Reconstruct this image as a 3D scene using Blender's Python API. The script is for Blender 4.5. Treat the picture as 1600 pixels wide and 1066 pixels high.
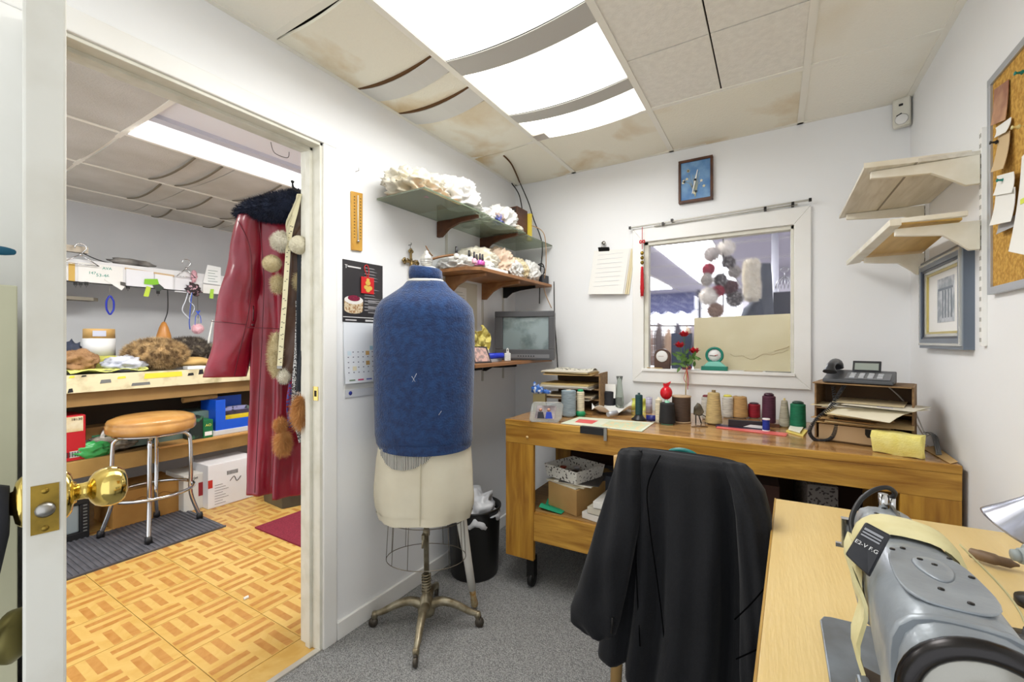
import bpy, bmesh, math, random
from mathutils import Vector, Matrix, noise
random.seed(7)
SC=bpy.context.scene; COL=SC.collection
for o in list(bpy.data.objects): bpy.data.objects.remove(o)
PI=math.pi
# ---- camera -------------------------------------------------------------
CZ=1.25; YAW=math.atan2(410,675.5); FPX=675.0
cam=bpy.data.cameras.new('camera'); co=bpy.data.objects.new('camera',cam); COL.objects.link(co)
co.location=(0,0,CZ); co.rotation_euler=(PI/2,0,YAW); cam.sensor_width=36; cam.lens=36*FPX/1600; cam.clip_start=.02
SC.camera=co
# ---- world, lights, exposure ---------------------------------------------
w=bpy.data.worlds.new('world'); SC.world=w; w.use_nodes=True
w.node_tree.nodes['Background'].inputs[0].default_value=(.93,.96,1,1); w.node_tree.nodes['Background'].inputs[1].default_value=1.15
SC.view_settings.view_transform='Standard'; SC.view_settings.look='None'; SC.view_settings.gamma=1; SC.view_settings.use_curve_mapping=False
SC.view_settings.exposure=0.48
def area(name,x,y,z,sx,sy,power,col=(1,.98,.95),rot=(0,0,0)):
    l=bpy.data.lights.new(name,'AREA'); l.shape='RECTANGLE'; l.size=sx; l.size_y=sy; l.energy=power; l.color=col
    o=bpy.data.objects.new(name,l); COL.objects.link(o); o.location=(x,y,z); o.rotation_euler=rot; return o
area('fixture_lamp',-.81,1.4,2.27,.5,1.3,14,(1,.995,.985))
area('lamp_workroom',-2.65,1.5,2.30,.45,1.1,27,(1,.99,.96))
area('lamp_workroom',-2.9,.1,2.30,.45,1.0,16,(1,.99,.96))  # second workroom lamp; no fixture is modelled at this spot
# ---- pixel -> point on a known plane (1600x1066 frame) ---------------------
FW=(-math.sin(YAW),math.cos(YAW)); RT=(math.cos(YAW),math.sin(YAW))
def ray(px,py):
    u=(px-800)/FPX; return (FW[0]+RT[0]*u, FW[1]+RT[1]*u, (533-py)/FPX)
def PZ(px,py,z): r=ray(px,py); t=(z-CZ)/r[2]; return Vector((r[0]*t,r[1]*t,z))
def PX(px,py,x): r=ray(px,py); t=x/r[0]; return Vector((x,r[1]*t,CZ+r[2]*t))
def PY(px,py,y): r=ray(px,py); t=y/r[1]; return Vector((r[0]*t,y,CZ+r[2]*t))
def PD(px,py,d): r=ray(px,py); return Vector((r[0]*d,r[1]*d,CZ+r[2]*d))
# ---- materials -------------------------------------------------------------
def lin(c):
    r=[]
    for v in c:
        v/=255.; r.append(v/12.92 if v<=.04045 else ((v+.055)/1.055)**2.4)
    return (*r,1)
MC={}
def M(name,col,rough=.6,metal=0,col2=None,scale=8,stretch=(1,1,1),lo=.35,hi=.65,detail=4,bump=0,bscale=60,spec=.5,coat=0,trans=0,emit=0,alpha=1,dist=0,ior=1.45,sheen=0,bstretch=None):
    if name in MC: return MC[name]
    m=bpy.data.materials.new(name); m.use_nodes=True; nt=m.node_tree; n=nt.nodes; b=n['Principled BSDF']
    b.inputs['Base Color'].default_value=lin(col); b.inputs['Roughness'].default_value=rough; b.inputs['Metallic'].default_value=metal
    b.inputs['Specular IOR Level'].default_value=spec; b.inputs['IOR'].default_value=ior
    b.inputs['Coat Weight'].default_value=coat; b.inputs['Transmission Weight'].default_value=trans; b.inputs['Alpha'].default_value=alpha
    b.inputs['Sheen Weight'].default_value=sheen
    if emit: b.inputs['Emission Color'].default_value=lin(col); b.inputs['Emission Strength'].default_value=emit
    tc=None
    def coord(st):
        nonlocal tc
        if tc is None: tc=n.new('ShaderNodeTexCoord')
        mp=n.new('ShaderNodeMapping'); mp.inputs['Scale'].default_value=st; nt.links.new(tc.outputs['Object'],mp.inputs[0]); return mp
    if col2:
        mp=coord(stretch); t=n.new('ShaderNodeTexNoise'); t.inputs['Scale'].default_value=scale; t.inputs['Detail'].default_value=detail; t.inputs['Distortion'].default_value=dist
        nt.links.new(mp.outputs[0],t.inputs[0])
        r=n.new('ShaderNodeValToRGB'); r.color_ramp.elements[0].position=lo; r.color_ramp.elements[1].position=hi
        r.color_ramp.elements[0].color=lin(col); r.color_ramp.elements[1].color=lin(col2)
        nt.links.new(t.outputs[0],r.inputs[0]); nt.links.new(r.outputs[0],b.inputs['Base Color'])
    if bump:
        mp=coord(bstretch or (1,1,1)); t=n.new('ShaderNodeTexNoise'); t.inputs['Scale'].default_value=bscale; t.inputs['Detail'].default_value=3
        nt.links.new(mp.outputs[0],t.inputs[0])
        u=n.new('ShaderNodeBump'); u.inputs['Strength'].default_value=bump; u.inputs['Distance'].default_value=.01
        nt.links.new(t.outputs[0],u.inputs['Height']); nt.links.new(u.outputs[0],b.inputs['Normal'])
    MC[name]=m; return m
def wood(name,c1,c2,rough=.45,axis=0,scale=14,coat=0,lo=.35,hi=.65):
    st=[1,1,1]; st=[7,7,7]; st[axis]=.7
    return M(name,c1,rough,col2=c2,scale=scale/6,stretch=st,dist=.6,detail=6,bump=.15,bscale=20,bstretch=st,coat=coat,lo=lo,hi=hi)
WALL=M('wall_paint',(236,237,238),.55,col2=(240,241,242),scale=1.5,bump=.06,bscale=30)
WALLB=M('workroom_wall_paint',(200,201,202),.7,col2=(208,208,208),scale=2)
TRIM=M('trim_paint',(240,240,238),.4,col2=(234,233,229),scale=3)
TRIMD=M('aged_trim_paint',(222,220,208),.5,col2=(205,202,186),scale=12,lo=.45,hi=.75)
CARPET=M('carpet',(108,108,108),.95,col2=(168,168,166),scale=260,lo=.38,hi=.62,bump=.9,bscale=180,stretch=(1,1,1))
TILE=M('ceiling_tile',(242,239,228),.9,col2=(226,216,190),scale=1.7,lo=.5,hi=.85,detail=3,bump=.2,bscale=120)
TILE2=M('ceiling_tile_grey',(232,229,220),.9,col2=(240,237,228),scale=40,bump=.25,bscale=140)
STAIN=M('ceiling_tile_stained',(240,236,220),.9,col2=(206,178,126),scale=2.3,lo=.52,hi=.72,detail=6,dist=.4,bump=.2,bscale=120)
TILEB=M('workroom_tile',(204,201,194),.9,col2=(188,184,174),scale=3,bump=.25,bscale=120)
GRID=M('ceiling_grid',(238,235,224),.5)
LIT=M('lit_diffuser',(255,254,248),.5,emit=1.6)
TUBE=M('lit_tube',(255,255,255),.5,emit=6)
BAND=M('sagging_strip',(190,188,182),.8)
DARK=M('dark_gap',(40,34,26),.9)
BLACK=M('black_plastic',(28,28,30),.45)
BLKM=M('black_metal',(30,29,28),.4,metal=.4)
WHITE=M('white_plastic',(232,232,230),.4)
PAPER=M('paper',(236,235,230),.8)
PAPERC=M('cream_paper',(228,216,180),.8)
CARD=M('cardboard',(182,146,92),.85,col2=(168,132,80),scale=6)
INK=M('ink',(30,30,34),.7); INKB=M('blue_ink',(50,60,150),.7); INKG=M('green_ink',(40,150,130),.7)
CHROME=M('chrome',(205,205,205),.12,metal=1)
STEEL=M('steel',(165,163,158),.35,metal=1)
BRASS=M('brass',(226,200,116),.13,metal=1)
ABRASS=M('aged_brass',(170,140,60),.38,metal=.9,col2=(120,100,45),scale=25)
OAKX=wood('oak_x',(198,150,62),(148,100,32),.42,0,scale=26); OAKZ=wood('oak_z',(192,142,52),(146,96,28),.42,2,scale=26); OAKY=wood('oak_y',(178,136,66),(136,94,42),.45,1)
TOPW=wood('bench_top_wood',(194,152,96),(158,112,64),.16,0,coat=.5)
SHELFW=wood('shelf_wood',(160,112,68),(132,88,50),.4,1)
DKWOOD=wood('dark_wood',(96,58,34),(70,40,24),.45,1)
BEECH=wood('beech',(222,196,138),(213,184,122),.4,1,scale=8)
# ---- mesh helpers ----------------------------------------------------------
def nb(): return bmesh.new()
def box(b,x0,x1,y0,y1,z0,z1,mi=0):
    v=[b.verts.new(p) for p in [(x0,y0,z0),(x1,y0,z0),(x1,y1,z0),(x0,y1,z0),(x0,y0,z1),(x1,y0,z1),(x1,y1,z1),(x0,y1,z1)]]
    for f in [(0,3,2,1),(4,5,6,7),(0,1,5,4),(1,2,6,5),(2,3,7,6),(3,0,4,7)]:
        q=b.faces.new([v[i] for i in f]); q.material_index=mi
    return v
def bx(*a,mi=0):
    b=nb(); box(b,*a,mi=mi); return b
def rbox(b,c,s,rz=0,rx=0,ry=0,mi=0):
    v=box(b,-s[0]/2,s[0]/2,-s[1]/2,s[1]/2,-s[2]/2,s[2]/2,mi)
    m=Matrix.Translation(c)@Matrix.Rotation(rz,4,'Z')@Matrix.Rotation(ry,4,'Y')@Matrix.Rotation(rx,4,'X')
    for q in v: q.co=m@q.co
    return v
def prism(b,pts,ex,mi=0):
    ex=Vector(ex); a=[b.verts.new(Vector(p)) for p in pts]; c=[b.verts.new(Vector(p)+ex) for p in pts]; n=len(a)
    f=b.faces.new(a); f.material_index=mi; f=b.faces.new(c[::-1]); f.material_index=mi
    for i in range(n): f=b.faces.new([a[i],c[i],c[(i+1)%n],a[(i+1)%n]]); f.material_index=mi
def frame_of(d):
    d=d.normalized(); up=Vector((0,0,1)) if abs(d.z)<.9 else Vector((1,0,0)); a=d.cross(up).normalized(); return a,d.cross(a).normalized()
def tube(b,pts,r,n=8,closed=False,flat=1,cap=True,mi=0):
    pts=[Vector(p) for p in pts]; k=len(pts); rr=r if isinstance(r,(list,tuple)) else [r]*k; rings=[]; pa=None
    for i,p in enumerate(pts):
        if closed: d=pts[(i+1)%k]-pts[i-1]
        else: d=pts[min(i+1,k-1)]-pts[max(i-1,0)]
        if d.length<1e-9: d=Vector((0,0,1))
        d.normalize()
        if pa is None: a,c=frame_of(d)
        else:
            a=(pa-d*pa.dot(d))
            a=a.normalized() if a.length>1e-6 else frame_of(d)[0]
            c=d.cross(a).normalized()
        pa=a
        rings.append([b.verts.new(p+a*(math.cos(t)*rr[i])+c*(math.sin(t)*rr[i]*flat)) for t in [2*PI*j/n for j in range(n)]])
    for i in range(k if closed else k-1):
        A=rings[i];B=rings[(i+1)%k]
        for j in range(n):
            f=b.faces.new([A[j],A[(j+1)%n],B[(j+1)%n],B[j]]); f.smooth=True; f.material_index=mi
    if cap and not closed:
        for q in (rings[0][::-1],rings[-1]):
            f=b.faces.new(q); f.material_index=mi
def smooth_path(pts,k=6):
    pts=[Vector(p) for p in pts]; out=[]; n=len(pts)
    for i in range(n-1):
        p0=pts[max(i-1,0)];p1=pts[i];p2=pts[i+1];p3=pts[min(i+2,n-1)]
        for j in range(k):
            t=j/k; out.append(.5*((2*p1)+(p2-p0)*t+(2*p0-5*p1+4*p2-p3)*t*t+(3*p1-p0-3*p2+p3)*t**3))
    out.append(pts[-1]); return out
def lathe(b,prof,c=(0,0,0),n=20,axis=(0,0,1),mi=0,cap=True):
    c=Vector(c); q=Vector((0,0,1)).rotation_difference(Vector(axis).normalized()); rings=[]
    for r,z in prof: rings.append([b.verts.new(c+q@Vector((math.cos(2*PI*j/n)*r,math.sin(2*PI*j/n)*r,z))) for j in range(n)] if r>1e-5 else [b.verts.new(c+q@Vector((0,0,z)))])
    for i in range(len(rings)-1):
        A,B=rings[i],rings[i+1]
        for j in range(n):
            if len(A)==1 and len(B)==1: break
            if len(A)==1: vs=[A[0],B[(j+1)%n],B[j]][::-1]
            elif len(B)==1: vs=[A[j],A[(j+1)%n],B[0]]
            else: vs=[A[j],A[(j+1)%n],B[(j+1)%n],B[j]]
            f=b.faces.new(vs); f.smooth=True; f.material_index=mi
    if cap:
        if len(rings[0])>1: b.faces.new(rings[0][::-1]).material_index=mi
        if len(rings[-1])>1: b.faces.new(rings[-1]).material_index=mi
def loft(b,rings,cap=True,mi=0,closed=True):
    R=[[b.verts.new(p) for p in r] for r in rings]; n=len(R[0])
    for i in range(len(R)-1):
        for j in range(n if closed else n-1):
            f=b.faces.new([R[i][j],R[i][(j+1)%n],R[i+1][(j+1)%n],R[i+1][j]]); f.smooth=True; f.material_index=mi
    if cap and closed: b.faces.new(R[0][::-1]).material_index=mi; b.faces.new(R[-1]).material_index=mi
def blob(b,c,s,amp=.15,fr=4,sub=3,seed=0,mi=0,rz=0,flatb=None):
    r=bmesh.ops.create_icosphere(b,subdivisions=sub,radius=1); c=Vector(c); rm=Matrix.Rotation(rz,3,'Z')
    for v in r['verts']:
        d=v.co.copy(); k=1+amp*noise.noise(d*fr*.5+Vector((seed*3.1,seed,0)))*1.6+amp*.5*noise.noise(d*fr*1.3+Vector((seed,seed*2,5)))
        q=Vector((d.x*s[0],d.y*s[1],d.z*s[2]))*k
        if flatb is not None and q.z<-flatb*s[2]: q.z=-flatb*s[2]
        v.co=c+rm@q
    for f in b.faces:
        f.smooth=True
def crumple(b,c,s,seed,amp=.35,sub=4,flatb=.8,rz=0,fq=2.2):
    r=bmesh.ops.create_icosphere(b,subdivisions=sub,radius=1); c=Vector(c); rm_=Matrix.Rotation(rz,3,'Z')
    for v in r['verts']:
        d=v.co.copy(); o=Vector((seed*2.7,seed*1.3,seed)); k=1
        for f_,a_ in ((fq,amp),(fq*2.1,amp*.38),(fq*4.3,amp*.12)): k+=a_*(.35-abs(noise.noise(d*f_+o))*1.8)
        q=Vector((d.x*s[0],d.y*s[1],d.z*s[2]))*k
        if q.z<-flatb*s[2]: q.z=-flatb*s[2]
        v.co=c+rm_@q
    for f in b.faces: f.smooth=True
def fur(b,n,L,wd,src=None,droop=.0,jit=.5,seed=1,mi=0):
    """thin tapered strands growing from the faces already in b"""
    rnd=random.Random(seed); fs=[f for f in b.faces]; ar=[f.calc_area() for f in fs]; tot=sum(ar)
    b.normal_update(); picks=rnd.choices(range(len(fs)),weights=ar,k=n)
    data=[]
    for i in picks:
        f=fs[i]; vs=[v.co for v in f.verts]; a,c=rnd.random(),rnd.random()
        if a+c>1: a,c=1-a,1-c
        if len(vs)==4 and rnd.random()<.5: vs=[vs[0],vs[2],vs[3]]
        data.append((vs[0]+(vs[1]-vs[0])*a+(vs[2]-vs[0])*c, f.normal.copy()))
    for p,nn in data:
        d=(nn+Vector((rnd.uniform(-1,1),rnd.uniform(-1,1),rnd.uniform(-1,1)))*jit); d.z-=droop; d.normalize(); l=L*rnd.uniform(.6,1.15)
        s=d.cross(Vector((rnd.uniform(-1,1),rnd.uniform(-1,1),rnd.uniform(-1,1)))).normalized()*wd
        q=[b.verts.new(p-nn*.002-s),b.verts.new(p-nn*.002+s),b.verts.new(p+d*l)]
        f=b.faces.new(q); f.material_index=mi
def cloth(b,fn,nu,nv,th=.004,mi=0):
    """sheet from fn(u,v)->point, given thickness th"""
    P=[[Vector(fn(i/nu,j/nv)) for j in range(nv+1)] for i in range(nu+1)]
    A=[];B=[]
    for i in range(nu+1):
        ra=[];rb=[]
        for j in range(nv+1):
            du=P[min(i+1,nu)][j]-P[max(i-1,0)][j]; dv=P[i][min(j+1,nv)]-P[i][max(j-1,0)]; n_=du.cross(dv)
            n_=n_.normalized() if n_.length>1e-12 else Vector((0,0,1))
            ra.append(b.verts.new(P[i][j]+n_*th/2)); rb.append(b.verts.new(P[i][j]-n_*th/2))
        A.append(ra);B.append(rb)
    def q(*v):
        try: f=b.faces.new(v); f.smooth=True; f.material_index=mi
        except ValueError: pass
    for i in range(nu):
        for j in range(nv):
            q(A[i][j],A[i+1][j],A[i+1][j+1],A[i][j+1]); q(B[i][j],B[i][j+1],B[i+1][j+1],B[i+1][j])
    def e(*v):
        f=b.faces.new([b.verts.new(x.co) for x in v]); f.material_index=mi
    for i in range(nu): e(A[i][0],B[i][0],B[i+1][0],A[i+1][0]); e(A[i][nv],A[i+1][nv],B[i+1][nv],B[i][nv])
    for j in range(nv): e(A[0][j],A[0][j+1],B[0][j+1],B[0][j]); e(A[nu][j],B[nu][j],B[nu][j+1],A[nu][j+1])
# ---- objects ---------------------------------------------------------------
ROOT={}
def thing(name,label,cat,loc=(0,0,0),rotz=0,group=None,kind=None):
    o=bpy.data.objects.new(name,None); COL.objects.link(o); o.location=loc; o.rotation_euler=(0,0,rotz); o.empty_display_size=.05
    o['label']=label; o['category']=cat
    if group: o['group']=group
    if kind: o['kind']=kind
    ROOT[o.name]=Matrix.Translation(Vector(loc))@Matrix.Rotation(rotz,4,'Z'); return o
def obj(name,b,mats,parent=None,bev=0,smooth=False,label=None,kind=None,local=False):
    if not isinstance(mats,(list,tuple)): mats=[mats]
    bmesh.ops.recalc_face_normals(b,faces=b.faces[:]) if not smooth=='keep' else None
    wm=Matrix.Identity(4)
    if parent is not None:
        wm=ROOT[parent.name]
        if not local: b.transform(wm.inverted())
    me=bpy.data.meshes.new(name); b.to_mesh(me); b.free()
    for m in mats: me.materials.append(m)
    if smooth is True:
        for p in me.polygons: p.use_smooth=True
    o=bpy.data.objects.new(name,me); COL.objects.link(o)
    if parent is not None: o.parent=parent
    ROOT[o.name]=wm
    if bev:
        d=o.modifiers.new('bevel','BEVEL'); d.width=bev; d.segments=2; d.limit_method='ANGLE'
    if label: o['label']=label
    if kind: o['kind']=kind
    return o
def one(name,b,mats,label,cat,group=None,bev=0,smooth=False,kind=None):
    vs=[v.co for v in b.verts]; c=Vector(((min(v.x for v in vs)+max(v.x for v in vs))/2,(min(v.y for v in vs)+max(v.y for v in vs))/2,min(v.z for v in vs)))
    b.transform(Matrix.Translation(-c)); o=obj(name,b,mats,bev=bev,smooth=smooth); o.location=c
    ROOT[o.name]=Matrix.Translation(c)
    o['label']=label; o['category']=cat
    if group: o['group']=group
    if kind: o['kind']=kind
    return o
def struct(name,b,mats,label,cat,bev=0): return one(name,b,mats,label,cat,bev=bev,kind='structure')
def dup(root,loc,rotz=None,label=None,scale=None):
    r=root.copy(); COL.objects.link(r); r.location=loc
    if rotz is not None: r.rotation_euler=(0,0,rotz)
    if label: r['label']=label
    if scale: r.scale=scale
    for ch in list(root.children):
        c=ch.copy(); COL.objects.link(c); c.parent=r
        for g in list(ch.children):
            d=g.copy(); COL.objects.link(d); d.parent=c
    return r
def text(s,p,size,right,up,mat,parent,name='lettering',th=.0006,center=False):
    cu=bpy.data.curves.new('t','FONT'); cu.body=s; cu.size=size; cu.extrude=th; cu.resolution_u=2
    if center: cu.align_x='CENTER'
    to=bpy.data.objects.new('t',cu); COL.objects.link(to); dg=bpy.context.evaluated_depsgraph_get()
    me=bpy.data.meshes.new_from_object(to.evaluated_get(dg)); bpy.data.objects.remove(to)
    r=Vector(right).normalized(); u=Vector(up).normalized(); n_=r.cross(u)
    m=Matrix(((r.x,u.x,n_.x,p[0]),(r.y,u.y,n_.y,p[1]),(r.z,u.z,n_.z,p[2]),(0,0,0,1)))
    b=nb(); b.from_mesh(me); b.transform(m); bpy.data.meshes.remove(me)
    return obj(name,b,mat,parent)
def rect_on(b,p,right,up,u0,u1,v0,v1,th=.0006,mi=0):
    """thin raised rectangle on a plane through p"""
    r=Vector(right).normalized(); u=Vector(up).normalized(); n_=r.cross(u); p=Vector(p)
    prism(b,[p+r*u0+u*v0,p+r*u1+u*v0,p+r*u1+u*v1,p+r*u0+u*v1],n_*th,mi)
XL,YB,XR,ZC=-1.566,2.625,.53,2.35
# ======================= SETTING ==========================================
WT=.114; XW=XL-WT      # door wall thickness, workroom side of it
struct('floor',bx(XL,XR+.1,-1.2,YB,-.04,0),CARPET,'grey speckled loop carpet of the front room','floor')
# left wall with doorway Y .30-1.10, top 2.053
DY0,DY1,DZ=.29,1.10,2.053
b=nb(); box(b,XW,XL,-1.2,DY0,0,ZC+.1); box(b,XW,XL,DY1,YB+.1,0,ZC+.1); box(b,XW,XL,DY0,DY1,DZ,ZC+.1)
struct('wall_left',b,WALL,'white painted wall with the doorway, shelves and calendar','wall')
# back wall with window opening
WX0,WX1,WZ0,WZ1=-.665,.086,1.075,1.84
b=nb(); box(b,XL,WX0,YB,YB+.1,0,ZC+.1); box(b,WX1,XR+.1,YB,YB+.1,0,ZC+.1); box(b,WX0,WX1,YB,YB+.1,0,WZ0); box(b,WX0,WX1,YB,YB+.1,WZ1,ZC+.1)
struct('wall_back',b,WALL,'white painted wall around the interior window','wall')
struct('wall_right',bx(XR,XR+.1,-.2,YB,0,ZC+.1),WALL,'white painted wall with small shelves and framed picture','wall')
struct('baseboard_left',bx(XL,XL+.014,DY1+.06,YB,0,.075),TRIM,'low white baseboard under the left wall','baseboard',bev=.003)
struct('baseboard_back',bx(XL+.014,XR,YB-.014,YB,0,.075),TRIM,'low white baseboard behind the workbench','baseboard')
# door casing: outer trims and jambs
b=nb()
box(b,XL,XL+.014,DY1-.005,DY1+.058,0,DZ-.004); box(b,XL,XL+.014,DY0-.06,DY1+.058,DZ-.004,DZ+.062)
box(b,XL,XL+.014,DY0-.058,DY0,0,DZ-.004)
struct('trim_1',b,TRIM,'white door casing around the doorway','trim',bev=.004)
b=nb(); box(b,XW-.01,XL+.004,DY1-.016,DY1,0,DZ); box(b,XW-.01,XL+.004,DY0,DY0+.012,0,DZ); box(b,XW-.01,XL+.004,DY0,DY1,DZ-.016,DZ)
box(b,XL-.075,XL-.045,DY1-.028,DY1-.012,0,DZ-.01); box(b,XL-.075,XL-.045,DY0,DY1,DZ-.028,DZ-.012)
jr=thing('trim_2','worn white door jamb with brass strike plate','trim',(XL-.05,DY1,0),kind='structure')
obj('jamb',b,TRIMD,jr,bev=.002)
sp=PY(502,616,DY1-.017)
b=nb(); box(b,XL-.036,XL-.006,DY1-.0185,DY1-.0155,sp.z-.028,sp.z+.028); obj('strike_plate',b,BRASS,jr,label='small brass strike plate')
b=nb(); box(b,XL-.028,XL-.014,DY1-.0192,DY1-.018,sp.z-.012,sp.z+.012); obj('latch_hole',b,DARK,jr)
# threshold strip
struct('trim_3',bx(XL-.02,XL+.005,DY0,DY1,0,.006),M('threshold',(205,200,190),.4,metal=.5),'thin pale metal strip between carpet and tiles','trim')
# window: casing, frame, glass
b=nb()
for pts in ([(-.732,1.006),(WX0,WZ0),(WX0,WZ1),(-.732,1.926)],[(.157,1.006),(.157,1.926),(WX1,WZ1),(WX1,WZ0)],[(-.732,1.006),(.157,1.006),(WX1,WZ0),(WX0,WZ0)],[(-.732,1.926),(WX0,WZ1),(WX1,WZ1),(.157,1.926)]):
    prism(b,[(x,YB-.018,z) for x,z in pts],(0,.018,0))
wn=thing('window_1','interior window in wide white casing looking into the shop','window',(-.29,YB,1.0),kind='structure')
obj('casing',b,TRIM,wn,bev=.003)
b=nb()
box(b,WX0,WX0+.025,YB-.002,YB+.05,WZ0,WZ1); box(b,WX1-.014,WX1,YB-.002,YB+.05,WZ0,WZ1); box(b,WX0,WX1,YB-.002,YB+.05,WZ1-.02,WZ1); 
obj('window_frame',b,TRIMD,wn,bev=.002)
obj('window_sill',bx(WX0-.01,WX1+.004,YB-.028,YB+.06,WZ0-.004,WZ0+.012),TRIM,wn,bev=.002)
GLASS=M('window_glass',(238,240,248),.02,trans=.95,ior=1.03,spec=.4,alpha=.6)
obj('pane',bx(WX0+.02,WX1-.01,YB+.03,YB+.034,WZ0+.01,WZ1-.015),GLASS,wn)
# ---- ceiling front room ----
def sag(x,x0,x1,s): 
    c=(x0+x1)/2; h=(x1-x0)/2; return s*(1-((x-c)/h)**2)
def sheet(x0,x1,y0,y1,z,s,th=.012,n=10,tilt=0):
    b=nb(); P=[x0+(x1-x0)*i/n for i in range(n+1)]
    pr=[(x,y0,z-sag(x,x0,x1,s)) for x in P]+[(x,y0,z+th-sag(x,x0,x1,s)) for x in P[::-1]]
    prism(b,pr,(0,y1-y0,0)); return b
cl=thing('ceiling','sagging water-stained suspended tile ceiling of the front room','ceiling',(-.5,1.4,ZC),kind='structure')
GX=[-1.566,-1.116,-.508,.112,.53]
b=nb()
for x in GX[1:4]: box(b,x-.013,x+.013,-1.2,YB,ZC-.004,ZC)
obj('grid_bar',b,GRID,cl)
for y in (.885,2.095): 
    for i in range(4):
        if i==2 and y<1: pass
        obj('cross_bar',bx(GX[i]+.012,GX[i+1]-.012,y-.012,y+.012,ZC-.0035,ZC+.001),GRID,cl)
b=nb(); box(b,XL,XL+.02,-1.2,YB,ZC-.004,ZC+.001); box(b,XR-.022,XR,-1.2,YB,ZC-.004,ZC+.001); box(b,XL,XR,YB-.02,YB,ZC-.004,ZC+.001); obj('wall_angle',b,GRID,cl)
def t_(x0,x1,y0,y1,m,s=.004,z=ZC+.001): obj('ceiling_tile',sheet(x0+.003,x1-.003,y0+.003,y1-.003,z,s),m,cl)
# left column: pieces between curved strips
for y0,y1,m,s,lab in [(-.33,.88,TILE,.004,0),(.90,1.262,STAIN,.02,0),(1.372,1.50,STAIN,.02,0),(1.62,2.09,STAIN,.016,0),(2.10,2.62,STAIN,.012,0)]: t_(-1.566,-1.116,y0,y1,m,s)
STRIP=M('sag_strip_light',(212,211,206),.8)
for y0,y1 in ((1.266,1.37),(1.504,1.616)): obj('sagging_strip',sheet(-1.556,-1.126,y0,y1,ZC-.002,.030,.006),STRIP,cl)
for y in (1.262,1.50): obj('open_seam',sheet(-1.556,-1.126,y-.006,y+.004,ZC-.001,.0275,.01),M('rust_seam',(96,66,34),.9),cl)
b=nb(); tube(b,smooth_path([PZ(787,243,ZC-.012),PZ(800,258,ZC-.02),PZ(812,285,ZC-.012)]),.005,6); obj('open_seam',b,M('rust_seam',(96,66,34),.9),cl)
# back row
for i in (1,2,3): t_(GX[i],GX[i+1],2.10,2.622,STAIN if i<3 else TILE,.006)
for i in (2,3):
    if i==2:
        ys=[-.33,.28,.88,1.29,1.69,2.09]
        for (a,c) in zip(ys[:-1],ys[1:]):
            for x0,x1 in ((-.508,-.198),(-.198,.112)): obj('ceiling_tile',sheet(x0+.003,x1-.003,a+.003,c-.003,ZC+.001,.001),TILE2,cl)
    else:
        for a,c in ((-.33,.88),(.89,2.09)): t_(.112,.53,a,c,TILE,.003)
t_(-1.116,-.508,-1.2,-.33,TILE)
for i in (0,2,3): t_(GX[i],GX[i+1],-1.2,-.335,TILE)
obj('ceiling_deck',bx(XW,XR+.1,-1.2,YB+.1,ZC+.04,ZC+.1),DARK,cl)
# ceiling light (centre column), sagging diffusers and strips
lt=thing('ceiling_light','large recessed ceiling light with sagging glowing diffuser panels','ceiling light',(-.81,1.2,ZC))
for y0,y1 in ((-.2,.80),(.80,1.315),(1.425,1.79),(1.88,2.085)): obj('diffuser',sheet(-1.102,-.522,y0,y1,ZC+.001,.022,.004),LIT,lt)
for y0,y1 in ((1.318,1.422),(1.793,1.877)): obj('sagging_strip',sheet(-1.102,-.522,y0,y1,ZC-.003,.024,.004),BAND,lt,label='grey strip sagging across the diffuser')
b=nb(); box(b,-1.10,-1.03,2.02,2.085,ZC-.012,ZC-.002); obj('lamp_end',b,M('foil',(200,190,180),.3,metal=.7),lt)
# motion sensor
sn=thing('motion_sensor','small white motion sensor up in the right corner','sensor',(.50,2.60,2.21))
b=nb(); rbox(b,(.495,2.592,2.285),(.062,.032,.13),rz=-.35); obj('body',b,TRIMD,sn,bev=.008)
b=nb(); lathe(b,[(0,0),(.02,.002),(.024,.0)][::-1],(.49,2.573,2.25),14,(-.3,-1,0)); obj('lens',b,WHITE,sn)
b=nb(); rbox(b,(.488,2.5735,2.315),(.014,.004,.008),rz=-.35); obj('mark',b,INK,sn)
b=nb(); rbox(b,(.482,2.575,2.272),(.02,.004,.004),rz=-.35,ry=-.4); obj('mark',b,INK,sn)

# ======================= WORKROOM SHELL ====================================
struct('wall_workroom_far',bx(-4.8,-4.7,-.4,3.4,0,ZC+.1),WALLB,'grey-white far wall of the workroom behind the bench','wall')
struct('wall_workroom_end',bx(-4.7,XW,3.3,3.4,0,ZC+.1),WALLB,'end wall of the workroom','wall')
struct('floor_workroom',bx(-4.8,XW+.09,-.4,3.4,-.04,-.006),DARK,'dark subfloor under the workroom tiles','floor')
FLA=M('vinyl_light',(206,170,98),.38,col2=(192,150,74),scale=7,stretch=(1,1,1),dist=1.5,detail=5); FLB=M('vinyl_dark',(186,136,72),.38,col2=(172,118,54),scale=14,dist=1.5); FLC=M('vinyl_edge',(206,160,80),.4)
T=.3048; b=nb(); g=.0008; B_=T/2
for i in range(2):
    for j in range(2):
        for k in range(5):
            s=B_/5; par=(i+j)%2; mi=1 if k in (1,3) else 0
            bo=.006
            x0,y0=i*B_,j*B_
            q=(x0+bo,x0+B_-bo,y0+k*s,y0+k*s+s) if par==0 else (x0+k*s,x0+k*s+s,y0+bo,y0+B_-bo)
            if mi==1: v=[b.verts.new((max(q[0],g),max(q[2],g),0.0)),b.verts.new((q[1],q[2],0.0)),b.verts.new((q[1],q[3],0.0)),b.verts.new((q[0],q[3],0.0))]; b.faces.new(v).material_index=1; [setattr(vv.co,'z',.0002) for vv in v]
box(b,g*1.5,T-g*1.5,g*1.5,T-g*1.5,-.006,0,0)
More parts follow.
